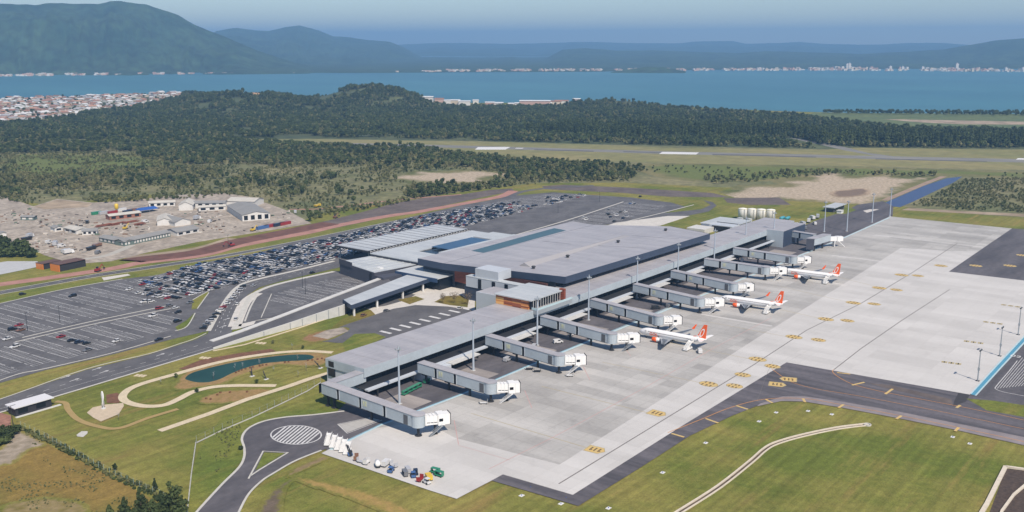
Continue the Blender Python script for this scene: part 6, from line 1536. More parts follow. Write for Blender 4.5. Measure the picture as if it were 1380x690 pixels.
sh = MB(); ring = [P(x, y, -1.2) for x, y in ((-500, 98.2), (0, 97.6), (250, 97.6), (480, 98.2), (620, 97.2), (800, 96.5), (930, 94.2), (1100, 92.8), (1380, 92.4), (1900, 92.0))]
back = [Vector((*ray_ground(x, 11500), -1.2)) for x in (1900, 1380, 930, 480, 0, -500)]
sh.poly(ring + back); structure(sh.build('far_shore', M_MTN, fix=True), 'thin strip of far land across the bay', 'shore')

# ------------------------------------------------------------------ near hills by the bay
HILLS = [(500, 143, 105, 110, 46), (535, 144, 60, 80, 16), (455, 142, 90, 100, 16), (330, 147, 130, 130, 37), (385, 148, 110, 110, 25), (250, 137, 170, 90, 19), (190, 134.5, 110, 70, 9), (290, 142, 100, 90, 24), (825, 144, 85, 60, 17), (790, 144, 50, 50, 8)]
HC = [(P(x, y), sx, sy, h) for x, y, sx, sy, h in HILLS]
VIEW2 = Vector((FW[0], FW[1])).normalized(); SIDE2 = Vector((VIEW2.y, -VIEW2.x))
def hill_z(x, y):
    z = np.zeros_like(np.asarray(x, float))
    for c, sx, sy, h in HC:
        dx, dy = x - c.x, y - c.y; a = (dx * SIDE2.x + dy * SIDE2.y) / sx; b = (dx * VIEW2.x + dy * VIEW2.y) / sy
        z = np.maximum(z, h * np.exp(-(a * a + b * b) / 1.6)) * 1.0 + .12 * np.minimum(z, h * np.exp(-(a * a + b * b) / 1.6))
    return z * (.86 + .3 * fbm(np.asarray(x) / 90., np.asarray(y) / 90.))
mb = MB(); nx, ny = 150, 60; V = []
for i in range(nx):
    x = 40 + (960 - 40) * i / (nx - 1)
    for j in range(ny):
        d = 1750 + (3150 - 1750) * j / (ny - 1); g = ray_ground(x, d); V.append((g[0], g[1]))
V = np.array(V); zz = hill_z(V[:, 0], V[:, 1]) - 1.6
mb.v = [(a, b, c) for (a, b), c in zip(V, zz)]
for i in range(nx - 1):
    for j in range(ny - 1):
        a = i * ny + j
        if max(zz[a], zz[a + ny], zz[a + ny + 1], zz[a + 1]) > -.9: mb.f.append((a, a + ny, a + ny + 1, a + 1)); mb.mi.append(0)
structure(mb.build('hills', M_FLOOR, None, True), 'low wooded hills between the airfield and the bay', 'hills')
# bare ochre cut on the wooded ridge: a piece of the hill surface itself
BAREG = [(x, y) for x, y in ((322, 126.5), (328, 123.5), (340, 121.5), (358, 120.5), (363, 124), (350, 127.5), (334, 128))]
pp = V.copy(); q = np.stack([pp[:, 0], pp[:, 1], zz + 2], 1); w_ = (q - CAM) @ FW; bx = CX + F * ((q - CAM) @ RT) / w_; by = CY - F * ((q - CAM) @ UP) / w_
mb = MB(); gxx = []
for i in range(60):
    for j in range(60):
        x = 318 + 50 * i / 59; d = 1900 + 700 * j / 59; g = ray_ground(x, d); gxx.append((g[0], g[1]))
gxx = np.array(gxx); z3 = hill_z(gxx[:, 0], gxx[:, 1]) - 1.2; q = np.stack([gxx[:, 0], gxx[:, 1], z3], 1); w_ = (q - CAM) @ FW; bx = CX + F * ((q - CAM) @ RT) / w_; by = CY - F * ((q - CAM) @ UP) / w_
inn_ = in_poly(bx, by, BAREG); mb.v = [tuple(p) for p in q]
for i in range(59):
    for j in range(59):
        a = i * 60 + j
        if inn_[a] and inn_[a + 61]: mb.f.append((a, a + 60, a + 61, a + 1)); mb.mi.append(0)
structure(mb.build('bare_slope', mat('ochre_soil', srgb(196, 158, 116), .95, col2=srgb(150, 118, 84), scale=.08), None, True), 'bare ochre cut on the wooded ridge', 'slope')

# ------------------------------------------------------------------ trees for the woods (instanced stuff)
def leaf_mat(name, a, b, d=.25):
    m = bpy.data.materials.new(name); m.use_nodes = True; nt = m.node_tree; N, L = nt.nodes, nt.links; p = N['Principled BSDF']; p.inputs['Roughness'].default_value = .8; p.inputs['Specular IOR Level'].default_value = .2
    oi = N.new('ShaderNodeObjectInfo'); geo = N.new('ShaderNodeNewGeometry')
    ns = N.new('ShaderNodeTexNoise'); ns.inputs['Scale'].default_value = .9; ns.inputs['Detail'].default_value = 2; L.new(geo.outputs['Position'], ns.inputs['Vector'])
    big = N.new('ShaderNodeTexNoise'); big.inputs['Scale'].default_value = .012; big.inputs['Detail'].default_value = 3; L.new(geo.outputs['Position'], big.inputs['Vector'])
    ad = N.new('ShaderNodeMath'); ad.operation = 'MULTIPLY_ADD'; ad.inputs[1].default_value = .95; L.new(oi.outputs['Random'], ad.inputs[0]); L.new(ns.outputs['Fac'], ad.inputs[2])
    ad2 = N.new('ShaderNodeMath'); ad2.operation = 'MULTIPLY_ADD'; ad2.inputs[1].default_value = 1.4; L.new(big.outputs['Fac'], ad2.inputs[0]); L.new(ad.outputs[0], ad2.inputs[2])
    mr = N.new('ShaderNodeMapRange'); mr.inputs[1].default_value = 1.1; mr.inputs[2].default_value = 2.2; L.new(ad2.outputs[0], mr.inputs[0])
    mx = N.new('ShaderNodeMix'); mx.data_type = 'RGBA'; mx.inputs[6].default_value = (*a, 1); mx.inputs[7].default_value = (*b, 1); L.new(mr.outputs[0], mx.inputs[0]); L.new(mx.outputs[2], p.inputs['Base Color'])
    MATS[name] = m
    return m
M_LEAFD = leaf_mat('dark_leaves', (.026, .042, .016), (.082, .108, .036))
M_LEAFG = leaf_mat('green_leaves', (.075, .095, .034), (.19, .185, .082))
M_BARK = mat('bark', (.12, .09, .065), .95, var=.2, scale=3)
def clump_mesh(name, blobs, m, rnd, seed):
    """crown of many small leafy facets spread through several clumps"""
    r = random.Random(seed); mb = MB()
    for (cx, cy, cz, rr, rz, nf) in blobs:
        for k in range(nf):
            while True:
                v = Vector((r.uniform(-1, 1), r.uniform(-1, 1), r.uniform(-1, 1)))
                if .25 < v.length < 1: break
            v = v * (v.length ** -.45)
            c = Vector((cx + v.x * rr, cy + v.y * rr, cz + v.z * rz)); s = rnd * r.uniform(.6, 1.3)
            nrm = (v + Vector((r.uniform(-.6, .6), r.uniform(-.6, .6), r.uniform(-.2, .8)))).normalized()
            t = nrm.cross(Vector((r.uniform(-1, 1), r.uniform(-1, 1), r.uniform(-1, 1)))).normalized(); b = nrm.cross(t)
            mb.add([c - t * s - b * s * .6, c + t * s * .2 - b * s * .8, c + t * s + b * s * .3, c - t * s * .3 + b * s * .8 + nrm * s * .25], [(0, 1, 2), (0, 2, 3)])
    me = mb.mesh(name, m); return me
PROTO = bpy.data.collections.new('tree_kinds')
def proto(name, me):
    o = bpy.data.objects.new(name, me); PROTO.objects.link(o); return o
rr_ = random.Random(5)
def blobs_round(h, w, n, nf, seed):
    r = random.Random(seed); out = []
    for k in range(n):
        a = r.uniform(0, 6.28); d = r.uniform(0, w * .55); z = h * r.uniform(.42, .86); out.append((d * math.cos(a), d * math.sin(a), z, w * r.uniform(.34, .55), h * r.uniform(.14, .22), nf))
    out.append((0, 0, h * .6, w * .6, h * .3, nf * 2))
    return out
for k in range(4): proto(f'wood_{k:02d}', clump_mesh('wood_tree', blobs_round(9 + k, 4.2 + .5 * k, 6, 26, k), M_LEAFD, .95, k))
for k in range(3): proto(f'wood_{4 + k:02d}', clump_mesh('wood_tree', blobs_round(7 + k, 3.6, 5, 24, 20 + k), M_LEAFG, .9, 40 + k))
def tall(h, w, seed):
    r = random.Random(seed); return [(r.uniform(-.5, .5), r.uniform(-.5, .5), h * (.3 + .65 * t / 6), w * (1.0 - .09 * t), h * .1, 26) for t in range(7)]
for k in range(2): proto(f'wood_{7 + k:02d}', clump_mesh('tall_tree', tall(17 + 2 * k, 2.6, k), M_LEAFD, 1.0, 60 + k))
for k in range(3): proto(f'wood_{9 + k:02d}', clump_mesh('bush', blobs_round(3.2 + k * .5, 2.4, 3, 22, 70 + k), M_LEAFG if k else M_LEAFD, .7, 80 + k))
def stuff_points(name, pts, idx, scl, label, cat):
    me = bpy.data.meshes.new(name); me.from_pydata([tuple(p) for p in pts], [], [])
    a = me.attributes.new('kind_index', 'INT', 'POINT'); a.data.foreach_set('value', np.asarray(idx, np.int32))
    a = me.attributes.new('size', 'FLOAT', 'POINT'); a.data.foreach_set('value', np.asarray(scl, np.float32))
    a = me.attributes.new('turn', 'FLOAT_VECTOR', 'POINT'); v = np.zeros((len(pts), 3), np.float32); v[:, 2] = rng.random(len(pts)) * 6.28; v[:, 0] = rng.normal(0, .06, len(pts)); a.data.foreach_set('vector', v.ravel())
    o = bpy.data.objects.new(name, me); COL.objects.link(o)
    ng = bpy.data.node_groups.new(name + '_scatter', 'GeometryNodeTree')
    ng.interface.new_socket('Geometry', in_out='INPUT', socket_type='NodeSocketGeometry'); ng.interface.new_socket('Geometry', in_out='OUTPUT', socket_type='NodeSocketGeometry')
    N, L = ng.nodes, ng.links; gi = N.new('NodeGroupInput'); go = N.new('NodeGroupOutput')
    ci = N.new('GeometryNodeCollectionInfo'); ci.inputs['Collection'].default_value = PROTO; ci.inputs['Separate Children'].default_value = True; ci.inputs['Reset Children'].default_value = True
    ip = N.new('GeometryNodeInstanceOnPoints'); ip.inputs['Pick Instance'].default_value = True
    def attr(n, t):
        q = N.new('GeometryNodeInputNamedAttribute'); q.data_type = t; q.inputs['Name'].default_value = n; return q.outputs['Attribute']
    L.new(gi.outputs[0], ip.inputs['Points']); L.new(ci.outputs[0], ip.inputs['Instance']); L.new(attr('kind_index', 'INT'), ip.inputs['Instance Index']); L.new(attr('size', 'FLOAT'), ip.inputs['Scale']); L.new(attr('turn', 'FLOAT_VECTOR'), ip.inputs['Rotation'])
    L.new(ip.outputs[0], go.inputs[0])
    md = o.modifiers.new('scatter', 'NODES'); md.node_group = ng
    return tag(o, label, cat, kind='stuff')
names_sorted = sorted(o.name for o in PROTO.objects)
IDX = {n: i for i, n in enumerate(names_sorted)}
def ids(*ks): return [IDX[f'wood_{k:02d}'] for k in ks]
BARE = [(322, 126.5), (328, 123.5), (340, 121.5), (358, 120.5), (363, 124), (350, 127.5), (334, 128)]; BARE_D = 2600
def scatter(poly, spacing, kinds, smin, smax, holes=(), keep=1.0, patch=None, hill=False):
    """jittered world grid kept where the picture outline says so"""
    W = np.array([[p.x, p.y] for p in (P(x, max(y, 118)) for x, y in poly)]); lo, hi = W.min(0), W.max(0)
    nx_, ny_ = int((hi[0] - lo[0]) / spacing) + 1, int((hi[1] - lo[1]) / spacing) + 1
    gx, gy = np.meshgrid(lo[0] + np.arange(nx_) * spacing, lo[1] + np.arange(ny_) * spacing)
    gx = gx.ravel() + rng.uniform(-.5, .5, gx.size) * spacing; gy = gy.ravel() + rng.uniform(-.5, .5, gy.size) * spacing
    q = np.stack([gx, gy, np.zeros_like(gx)], 1)
    w_ = (q - CAM) @ FW; ok = w_ > 100
    px = np.where(ok, CX + F * ((q - CAM) @ RT) / w_, -9999); py = np.where(ok, CY - F * ((q - CAM) @ UP) / w_, 9999)
    k = ok & in_poly(px, py, poly) & (px > -90) & (px < 1470)
    for h in holes: k &= ~in_poly(px, py, h)
    k &= rng.random(gx.size) < keep
    if patch: k &= fbm(gx / patch[0], gy / patch[0], 3) > patch[1]
    gx, gy = gx[k], gy[k]
    z = hill_z(gx, gy) if hill else np.zeros_like(gx)
    z = np.where(z > 1.6, z - 1.8, 0.0)
    if hill and gx.size:
        q = np.stack([gx, gy, z + 3], 1); w_ = (q - CAM) @ FW; px = CX + F * ((q - CAM) @ RT) / w_; py = CY - F * ((q - CAM) @ UP) / w_
        k = ~(in_poly(px, py, BARE) & (((q - CAM) @ FW) < BARE_D)); gx, gy, z = gx[k], gy[k], z[k]
    kk = np.array(kinds)[rng.integers(len(kinds), size=gx.size)]
    return np.stack([gx, gy, z], 1), kk, rng.uniform(smin, smax, gx.size)
def join(*gs): return np.concatenate([g[0] for g in gs]), np.concatenate([g[1] for g in gs]), np.concatenate([g[2] for g in gs])
TOWN = [(-60, 136), (0, 135), (60, 132.5), (130, 130), (180, 129.5), (215, 131), (252, 134), (236, 140), (200, 143), (180, 146.5), (150, 148), (110, 153), (80, 160), (40, 164), (0, 167), (-60, 172)]
SOFT = [(560, 134), (770, 133.5), (770, 146), (560, 146)]
CLR = [(905, 151), (955, 150.5), (990, 155), (955, 157)]
FOREST = [(-60, 176), (0, 168), (45, 165), (85, 161), (112, 154), (152, 149), (182, 147.5), (204, 144), (240, 140.5), (254, 134), (180, 130.5), (250, 130), (330, 132), (450, 134), (560, 141), (575, 145), (700, 145), (770, 144), (880, 145), (955, 149.5), (1060, 156), (1110, 162), (1180, 171), (1240, 175), (1380, 178.5), (1480, 181), (1480, 204), (1380, 200.5), (1180, 198.5), (1112, 197), (1080, 187), (1062, 186), (1050, 192), (1104, 200.5), (900, 196), (800, 193.5), (640, 189.5), (560, 187), (420, 185), (300, 186), (150, 187), (-60, 190)]
LIGHTS = [[(305, 176), (330, 171), (352, 174), (330, 180)], [(372, 182), (420, 181), (424, 187), (370, 187)], [(430, 141), (458, 140), (458, 146), (432, 147)]]
g1 = scatter(FOREST, 5.4, ids(0, 1, 2, 3, 4, 5, 6, 9), .38, 1.15, holes=[CLR] + LIGHTS, hill=True, patch=(34, .37))
g2 = scatter([(690, 181), (760, 174), (900, 174), (1000, 177), (1100, 181), (1180, 184), (1300, 186), (1480, 190), (1480, 203), (1380, 199.5), (1180, 197.5), (1112, 196), (1070, 185), (1040, 186), (960, 188), (830, 186), (740, 184)], 7.5, ids(7, 8), .75, 1.1, keep=.8)
g3 = scatter([(1105, 151.5), (1380, 153), (1480, 156), (1480, 159), (1380, 156.5), (1110, 153.5)], 10, ids(0, 1, 2), .6, 1.0)
PTS, KI, SZ = join(g1, g2, g3)
stuff_points('forest', PTS, KI, SZ, 'wide dark wood of trees between the runway and the bay', 'forest')
print('FOREST', len(PTS))
SCRUBP = [(-60, 190), (150, 188), (300, 188), (320, 191), (460, 198), (600, 206), (640, 213), (800, 219), (870, 225), (850, 245), (760, 246), (640, 254), (560, 268), (520, 270), (425, 281), (392, 283), (338, 265), (230, 261), (130, 271), (70, 266), (44, 276), (-60, 262)]
SANDH = [(520, 237), (560, 231), (620, 229), (680, 233), (690, 240), (650, 246), (600, 249), (560, 247), (535, 243)]
MEADH = [(0, 213), (60, 208), (175, 209), (232, 216), (225, 225), (120, 235), (0, 239)]
s1 = scatter(SCRUBP, 4.3, ids(10, 11, 10, 11, 9), .28, .8, holes=[SANDH], keep=.62, patch=(22, .44))
s1b = scatter(SCRUBP, 8.0, ids(0, 1, 4, 5, 6), .5, .95, holes=[SANDH, MEADH], patch=(36, .61))
s1c = scatter([(-60, 190), (300, 188), (420, 197), (300, 212), (200, 206), (60, 206), (-60, 212)], 7.0, ids(0, 1, 4, 5, 2), .6, 1.05, keep=.8, patch=(40, .4))
s1d = scatter([(-60, 238), (120, 236), (230, 226), (300, 232), (240, 248), (60, 262), (-60, 262)], 6.5, ids(4, 5, 6, 9, 10), .6, 1.0, patch=(26, .46))
s2 = scatter([(200, 200), (420, 197), (560, 197.5), (600, 206), (690, 215), (640, 226), (560, 224), (400, 221), (250, 222), (190, 214)], 6.5, ids(0, 1, 2, 4, 5, 6), .6, 1.0, keep=.8, patch=(30, .36))
s3 = scatter([(600, 222), (680, 216), (800, 221), (870, 228), (845, 244), (740, 246), (660, 243), (690, 236), (640, 228)], 6.5, ids(0, 1, 4, 5, 6, 9), .6, .95, keep=.8)
s4 = scatter([(1230, 277), (1262, 262), (1300, 242), (1380, 240), (1480, 244), (1480, 296), (1380, 287), (1290, 282.5)], 4.2, ids(9, 10, 11, 10, 11), .3, .75, patch=(22, .38))
s5 = scatter([(405, 287), (440, 282), (520, 273), (545, 268), (556, 272), (510, 280), (450, 290), (425, 297)], 4.5, ids(9, 10, 11), .5, 1.0, keep=.75)
s6 = scatter([(540, 262), (620, 252), (690, 247), (692, 251), (630, 259), (560, 268)], 5, ids(0, 4, 5, 9, 10), .5, .9)
s7 = scatter([(0, 205), (1480, 236), (1480, 240), (1300, 238), (1000, 236), (850, 232), (0, 220)], 15, ids(9, 10, 11), .5, .9, patch=(60, .56))
s8 = scatter([(0, 213), (60, 208), (175, 209), (232, 216), (225, 225), (120, 235), (0, 239)], 13, ids(4, 5, 9, 10), .6, 1.1, patch=(45, .5))
s9 = scatter([(945, 240), (1100, 230), (1280, 236), (1240, 240), (1130, 235), (1040, 243), (960, 250)], 6, ids(9, 10, 11, 5), .5, 1.0, keep=.6)
s10 = scatter([(0, 262), (140, 266), (330, 258), (336, 264), (140, 274), (90, 266), (0, 268)], 5, ids(9, 10, 11, 4), .5, .9, patch=(20, .45))
PTS, KI, SZ = join(s1, s1b, s1c, s1d, s2, s3, s4, s5, s6, s7, s8, s9, s10)
stuff_points('scrub', PTS, KI, SZ, 'patchy green scrub and bushes around the airfield', 'scrub')
print('SCRUB', len(PTS))

# ------------------------------------------------------------------ single trees and shrubs
def big_tree(name, p, h, w, label, group, nf=130, leaf=.42, dark=True, seed=0, pine=False):
    r = random.Random(seed); t = thing(name, label, 'tree', p, r.uniform(0, 6), group)
    mb = MB(); mb.tube((0, 0, 0), (.1, 0, h * .55), .05 * h * .45, .02 * h * .5, 8)
    bl = []
    n = 9
    for k in range(n):
        z = h * (.24 + .72 * (k + .5) / n); f = (1 - (k / n) ** 1.4) if pine else math.sin(math.pi * min(.97, (k + 1.2) / (n + 1.2)))
        for j in range(3 if k < n - 2 else 1):
            a = r.uniform(0, 6.28); d = w * .5 * f * r.uniform(.35, .95)
            x, y = d * math.cos(a), d * math.sin(a)
            if j == 0 and k < n - 1: mb.tube((0, 0, z * .75), (x * .8, y * .8, z), .05, .02, 5)
            bl.append((x, y, z, w * .26 * max(f, .4) * r.uniform(.8, 1.2), h * .075, nf // 3))
    mb.build('trunk', M_BARK, t)
    me = clump_mesh('crown', bl, M_LEAFD if dark else M_LEAFG, leaf, seed + 9)
    link('crown', me, t)
    return t
CORNER = [((233, 697), 12.5, 6.4, 'tall dark bushy tree nearest the fence in the bottom left corner', False), ((222, 700), 10, 5.2, 'dark tree left of the tallest one in the bottom left corner', False), ((244, 703), 9, 5, 'dark tree at the right of the corner clump, against the fence kerb', False), ((191, 700), 10.5, 4.6, 'pointed dark tree in the middle of the corner clump', True), ((205, 705), 8.5, 4.8, 'low broad tree between the corner clump and the pointed one', False), ((169, 702), 8.5, 3.6, 'slim pointed tree left in the corner clump', True), ((148, 698), 4.5, 3.0, 'leftmost small pointed tree of the corner clump', True), ((213, 710), 8, 4.6, 'tree cut by the lower picture edge in the corner clump', False), ((180, 712), 7, 4.4, 'tree half hidden at the lower edge of the corner clump', False)]
for k, ((x, y), h, w_, lab, pn) in enumerate(CORNER): big_tree('tree', P(x, y), h, w_, lab, 'trees in the bottom left corner', 170, .34, True, 100 + k, pn)
big_tree('tree', P(209, 661), 4.6, 1.6, 'slim little cypress like tree standing on the boundary hedge', 'trees on the boundary hedge', 60, .24, True, 130, True)
big_tree('tree', P(155, 634), 2.8, 1.6, 'small round tree on the boundary hedge', 'trees on the boundary hedge', 50, .24, True, 131)
left = [(2, 347, 9), (8, 345, 10), (15, 347, 9), (22, 344, 10), (30, 346, 8), (38, 345, 8), (44, 347, 6), (12, 338, 10), (25, 337, 9), (4, 334, 10), (35, 338, 9), (0, 341, 9)]
LW = ['front left tree of the small dark grove by the yard', 'second front tree of the small dark grove by the yard', 'third front tree of the small dark grove by the yard', 'fourth front tree of the small dark grove by the yard', 'fifth front tree of the small dark grove by the yard', 'last but one front tree of the grove by the yard', 'low front tree at the right tip of the grove by the yard', 'back tree left of the middle of the grove by the yard', 'back tree in the middle of the grove by the yard', 'back tree at the left picture edge of the grove', 'back tree at the right of the grove by the yard', 'tree on the left picture edge in the grove']
for k, (x, y, h) in enumerate(left): big_tree('tree', P(x, y), h, 8, LW[k], 'trees of the dark grove by the yard', 60, .8, True, 150 + k)
for k, (x, y, h, lab) in enumerate(((2, 588, 4.5, 'left bushy shrub of the dark clump below the guard house'), (12, 592, 4.0, 'middle bushy shrub of the dark clump below the guard house'), (18, 585, 3.6, 'right bushy shrub of the dark clump below the guard house'), (5, 598, 3.2, 'front bushy shrub of the dark clump below the guard house'))): big_tree('shrub', P(x, y), h, 6, lab, 'shrubs below the guard house', 90, .38, True, 170 + k)
big_tree('tree', P(418, 298.5), 10, 4.5, 'single dark tree at the end of the construction yard', None, 40, .8, True, 180)
M_TWIG = mat('dry_twigs', srgb(120, 104, 82), .95)
def bare_tree(p, h, w, lab, grp, seed, leafy=True, twigs=46):
    r = random.Random(seed); t = thing('young_tree', lab, 'tree', p, 0, grp); mb = MB(); mb.tube((0, 0, 0), (0, 0, h * .6), .035 * h * .4, .018 * h * .4, 6)
    mb.build('trunk', M_BARK, t); mb = MB()
    for k in range(twigs):
        a = r.uniform(0, 6.28); z = h * r.uniform(.35, .8); d = w * .5 * r.uniform(.4, 1)
        mb.tube((0, 0, z * .8), (d * math.cos(a), d * math.sin(a), min(h, z + d * .7)), .035, .012, 4, False)
    mb.build('branches', M_TWIG if leafy else M_STEELG, t)
    if leafy: link('crown', clump_mesh('crown', [(0, 0, h * .68, w * .42, h * .28, 90)], mat('brown_leaves', (.12, .09, .055), .9, var=.3, scale=2), .28, seed), t)
    return t
bare_tree(P(597, 409), 6.5, 5, 'left one of the brown leaved trees on the forecourt', 'brown leaved trees on the forecourt', 1); bare_tree(P(612, 409), 7.5, 7, 'middle one of the brown leaved trees on the forecourt', 'brown leaved trees on the forecourt', 2); bare_tree(P(630, 411), 8.5, 8, 'right one of the brown leaved trees, closest to the connecting building', 'brown leaved trees on the forecourt', 3)
for k, (x, y, h, lab) in enumerate(((288, 511.5, 5.2, 'bare sapling at the left end of the pond'), (317, 500, 4.8, 'bare sapling on the lower pond bank, left of the middle'), (327, 497, 3.6, 'short bare sapling on the pond bank near the middle'), (350, 493, 4.6, 'bare sapling in front of the middle of the pond'), (401, 487, 4.6, 'bare sapling at the right part of the pond'), (413, 500, 5, 'pale sapling on the lawn near the pier end'), (402, 509, 4.4, 'thin green sapling beside the straight path'), (217, 518, 3.5, 'thin sapling on the lawn left of the pond'), (369, 500, 3, 'small pale sapling on the lawn below the pond'), (394, 471, 4.5, 'yellowish sapling above the outer path'), (160, 566, 4, 'thin sapling right of the sculpture plaza'))):
    bare_tree(P(x, y), h, 1.6, lab, 'saplings in the park', 20 + k, False, 16)
sh0 = None
for k, (x, y, h, lab) in enumerate(((237, 509, 2.2, 'dark round shrub left of the pond'), (265, 529, 2.0, 'dark round shrub on the path loop'), (408, 470, 1.8, 'dark round shrub above the outer path'), (346, 517, 2.2, 'dark slim shrub by the path below the pond'), (325, 607, 2.0, 'dark little shrub at the kerb of the roundabout'), (368, 463, 2.0, 'yellow green shrub above the red mulch bed'))):
    big_tree('shrub', P(x, y), h, 1.6, lab, 'round shrubs in the park', 40, .2, k != 5, 200 + k)
M_REDLEAF = mat('red_leaves', (.16, .06, .035), .9, var=.3, scale=3)
rs = clump_mesh('leaves', [(0, 0, .45, .6, .4, 40)], M_REDLEAF, .18, 3)
REDS = [(318, 503), (322, 501), (326, 499.5), (331, 498), (337, 496.5), (341, 495.5), (350, 494), (354, 493), (359, 492.5), (384, 489), (389, 488.5), (415, 486.5), (421, 486), (428, 485), (434, 484), (438, 486), (293, 533), (297, 530), (310, 529.5), (333, 529), (284, 539), (278, 538)]
for (x, y) in REDS:
    t = thing('red_shrub', 'little reddish shrub planted in the bare soil of the park', 'shrub', P(x, y), 0, 'little reddish shrubs in the park'); link('leaves', rs, t)
    mb = MB(); mb.tube((0, 0, 0), (0, 0, .35), .05, .03, 4); link('stem', mb.mesh('stem', M_BARK), t)
# dark leaning play sculptures
for k, (x, y, dx, dy, lab) in enumerate(((340, 507, 2.0, 3.2, 'dark leaning beam sculpture on the lawn, left of another'), (359, 511, .6, 3.0, 'dark leaning beam sculpture on the lawn, in the middle'), (432, 496, -1.2, 2.8, 'dark forked sculpture on the lawn near the pier end'))):
    t = thing('beam_sculpture', lab, 'sculpture', P(x, y), 0, 'dark beam sculptures in the park')
    mb = MB(); mb.tube((0, 0, 0), (dx, dy, 3.4), .3, .2, 6); mb.build('beam', M_DKSTEEL, t); mb = MB(); mb.tube((dx * .4, dy * .4, 1.5), (-1.0, .6, 2.6), .2, .14, 6); mb.build('arm', M_DKSTEEL, t); mb = MB(); mb.box(-1.2, .9, -.9, .5, 0, .2); mb.build('base', M_CONC, t)
for (x, y, lab) in ((194, 507, 'stack of pale slabs beside the outer path, left'), (281, 483, 'stack of pale slabs beside the outer path, middle'), (356, 463, 'stack of pale slabs above the red mulch bed')):
    t = thing('stepping_slabs', lab, 'slabs', P(x, y), .4, 'pale slabs in the park')
    for k in range(3): mb = MB(); mb.box(-1.4, 1.4, k * 1.9 - .7, k * 1.9 + .7, 0, .22); mb.build('slab', M_PATH, t)
# fences
def fence(px, h, every, label, post_m, mesh_alpha=None, base=True, kerb_h=.35):
    line = G(px, 0); line = G(px, .22); t = thing('fence', label, 'fence', line[0]); o = line[0]; acc = 0
    if base: mb = MB(); ribbon(mb, [p - o for p in line], .3, kerb_h); mb.build('kerb_wall', M_KERB, t)
    pts = []
    for a, b in zip(line, line[1:]):
        n = max(1, int((b - a).length / every))
        for k in range(n): pts.append(a.lerp(b, k / n))
    pts.append(line[-1])
    pm = MB(); pm.box(-.05, .05, -.05, .05, 0, h); pme = pm.mesh('post', post_m)
    for p in pts[:95]: link('post', pme, t, p - o)
    mb = MB()
    for a, b in zip(pts, pts[1:]):
        for z in (kerb_h + .05, h * .5, h - .06): mb.tube(a - o + Vector((0, 0, z)), b - o + Vector((0, 0, z)), .014, n=4, caps=False)
    mb.build('wires', M_STEELG, t)
    return t
fence([(265, 597), (300, 580), (340, 563), (380, 544), (415, 527), (432, 516)], 3.0, 4.2, 'post and wire fence on a pale kerb running towards the pier end', M_STEELG)
fence([(252, 695), (258, 640), (264, 598)], 1.3, 6, 'pale kerb wall with low posts from the corner clump to the wire fence', M_STEELG, kerb_h=.7)
fence([(28, 575), (60, 590), (100, 612), (140, 634), (180, 653), (215, 668), (246, 690)], 2.4, 3.2, 'long green wire fence along the boundary hedge', mat('green_post', srgb(150, 170, 160), .6), base=False)
g = scatter([(24, 574), (60, 587), (100, 608), (140, 630), (180, 649), (215, 664), (250, 688), (245, 694), (210, 673), (176, 658), (136, 639), (96, 617), (56, 595), (20, 580)], 1.15, ids(9, 10), .18, .42, keep=.8)
stuff_points('hedge', *g, 'overgrown low hedge along the boundary fence', 'hedge')
g = scatter([(268, 604), (318, 560), (330, 566), (316, 600), (292, 640), (262, 668)], 1.6, ids(10, 11), .10, .2, patch=(9, .5))
h2 = scatter([(0, 640), (60, 640), (130, 660), (180, 690), (60, 730), (0, 720)], 1.4, ids(10, 11), .08, .2, patch=(8, .55))
h3 = scatter([(45, 590), (100, 618), (160, 650), (200, 680), (150, 690), (80, 640), (40, 605)], 1.3, ids(9, 10, 11), .08, .2, patch=(7, .5))
stuff_points('tall_grass', *join(g, h2, h3), 'tufts of taller grass by the fences', 'grass')
# ------------------------------------------------------------------ houses of the left-hand town
WALLC = [mat('house_white', (.62, .60, .56), .8), mat('house_cream', (.55, .48, .38), .8), mat('house_pink', (.5, .34, .28), .8), mat('house_grey', (.4, .4, .4), .8)]
ROOFC = [('terracotta', mat('roof_terracotta', (.32, .17, .12), .85)), ('brown', mat('roof_brown', (.24, .14, .10), .85)), ('grey', mat('roof_grey', (.34, .34, .35), .85)), ('white', mat('roof_white', (.62, .62, .61), .8)), ('orange', mat('roof_orange', (.42, .24, .16), .85))]
def house_mb(l, w, h, rh, mb=None, c=(0, 0), a=0.0, z=0.0, s0=0, s1=1):
    mb = mb or MB(); ca, sa = math.cos(a), math.sin(a)
    T = lambda x, y, zz: (c[0] + x * ca - y * sa, c[1] + x * sa + y * ca, z + zz)
    mb.slot(s0); mb.hexa([T(-l, -w, -3), T(l, -w, -3), T(l, w, -3), T(-l, w, -3)], [T(-l, -w, h), T(l, -w, h), T(l, w, h), T(-l, w, h)])
    mb.add([T(-l, -w, h), T(-l, w, h), T(-l, 0, h + rh)], [(0, 1, 2)]); mb.add([T(l, -w, h), T(l, w, h), T(l, 0, h + rh)], [(0, 1, 2)])
    e = .5; mb.slot(s1)
    for s in (-1, 1):
        mb.hexa([T(-l - e, s * (w + e), h - .1), T(l + e, s * (w + e), h - .1), T(l + e, 0, h + rh), T(-l - e, 0, h + rh)], [T(-l - e, s * (w + e), h + .15), T(l + e, s * (w + e), h + .15), T(l + e, 0, h + rh + .25), T(-l - e, 0, h + rh + .25)])
    return mb
HP = []
for k in range(2600):
    x = rng.uniform(-40, 252); y = rng.uniform(129, 170)
    if not in_poly(np.array([x]), np.array([y]), TOWN)[0]: continue
    # even spread in the picture; nearer rows of houses first
    p = P(x, y)
    if all((p.x - q[0]) ** 2 + (p.y - q[1]) ** 2 > 13.5 ** 2 for q in HP): HP.append((p.x, p.y))
HP.sort(key=lambda q: math.hypot(*q))
print('HOUSES', len(HP))
hm = {}
VARI = []
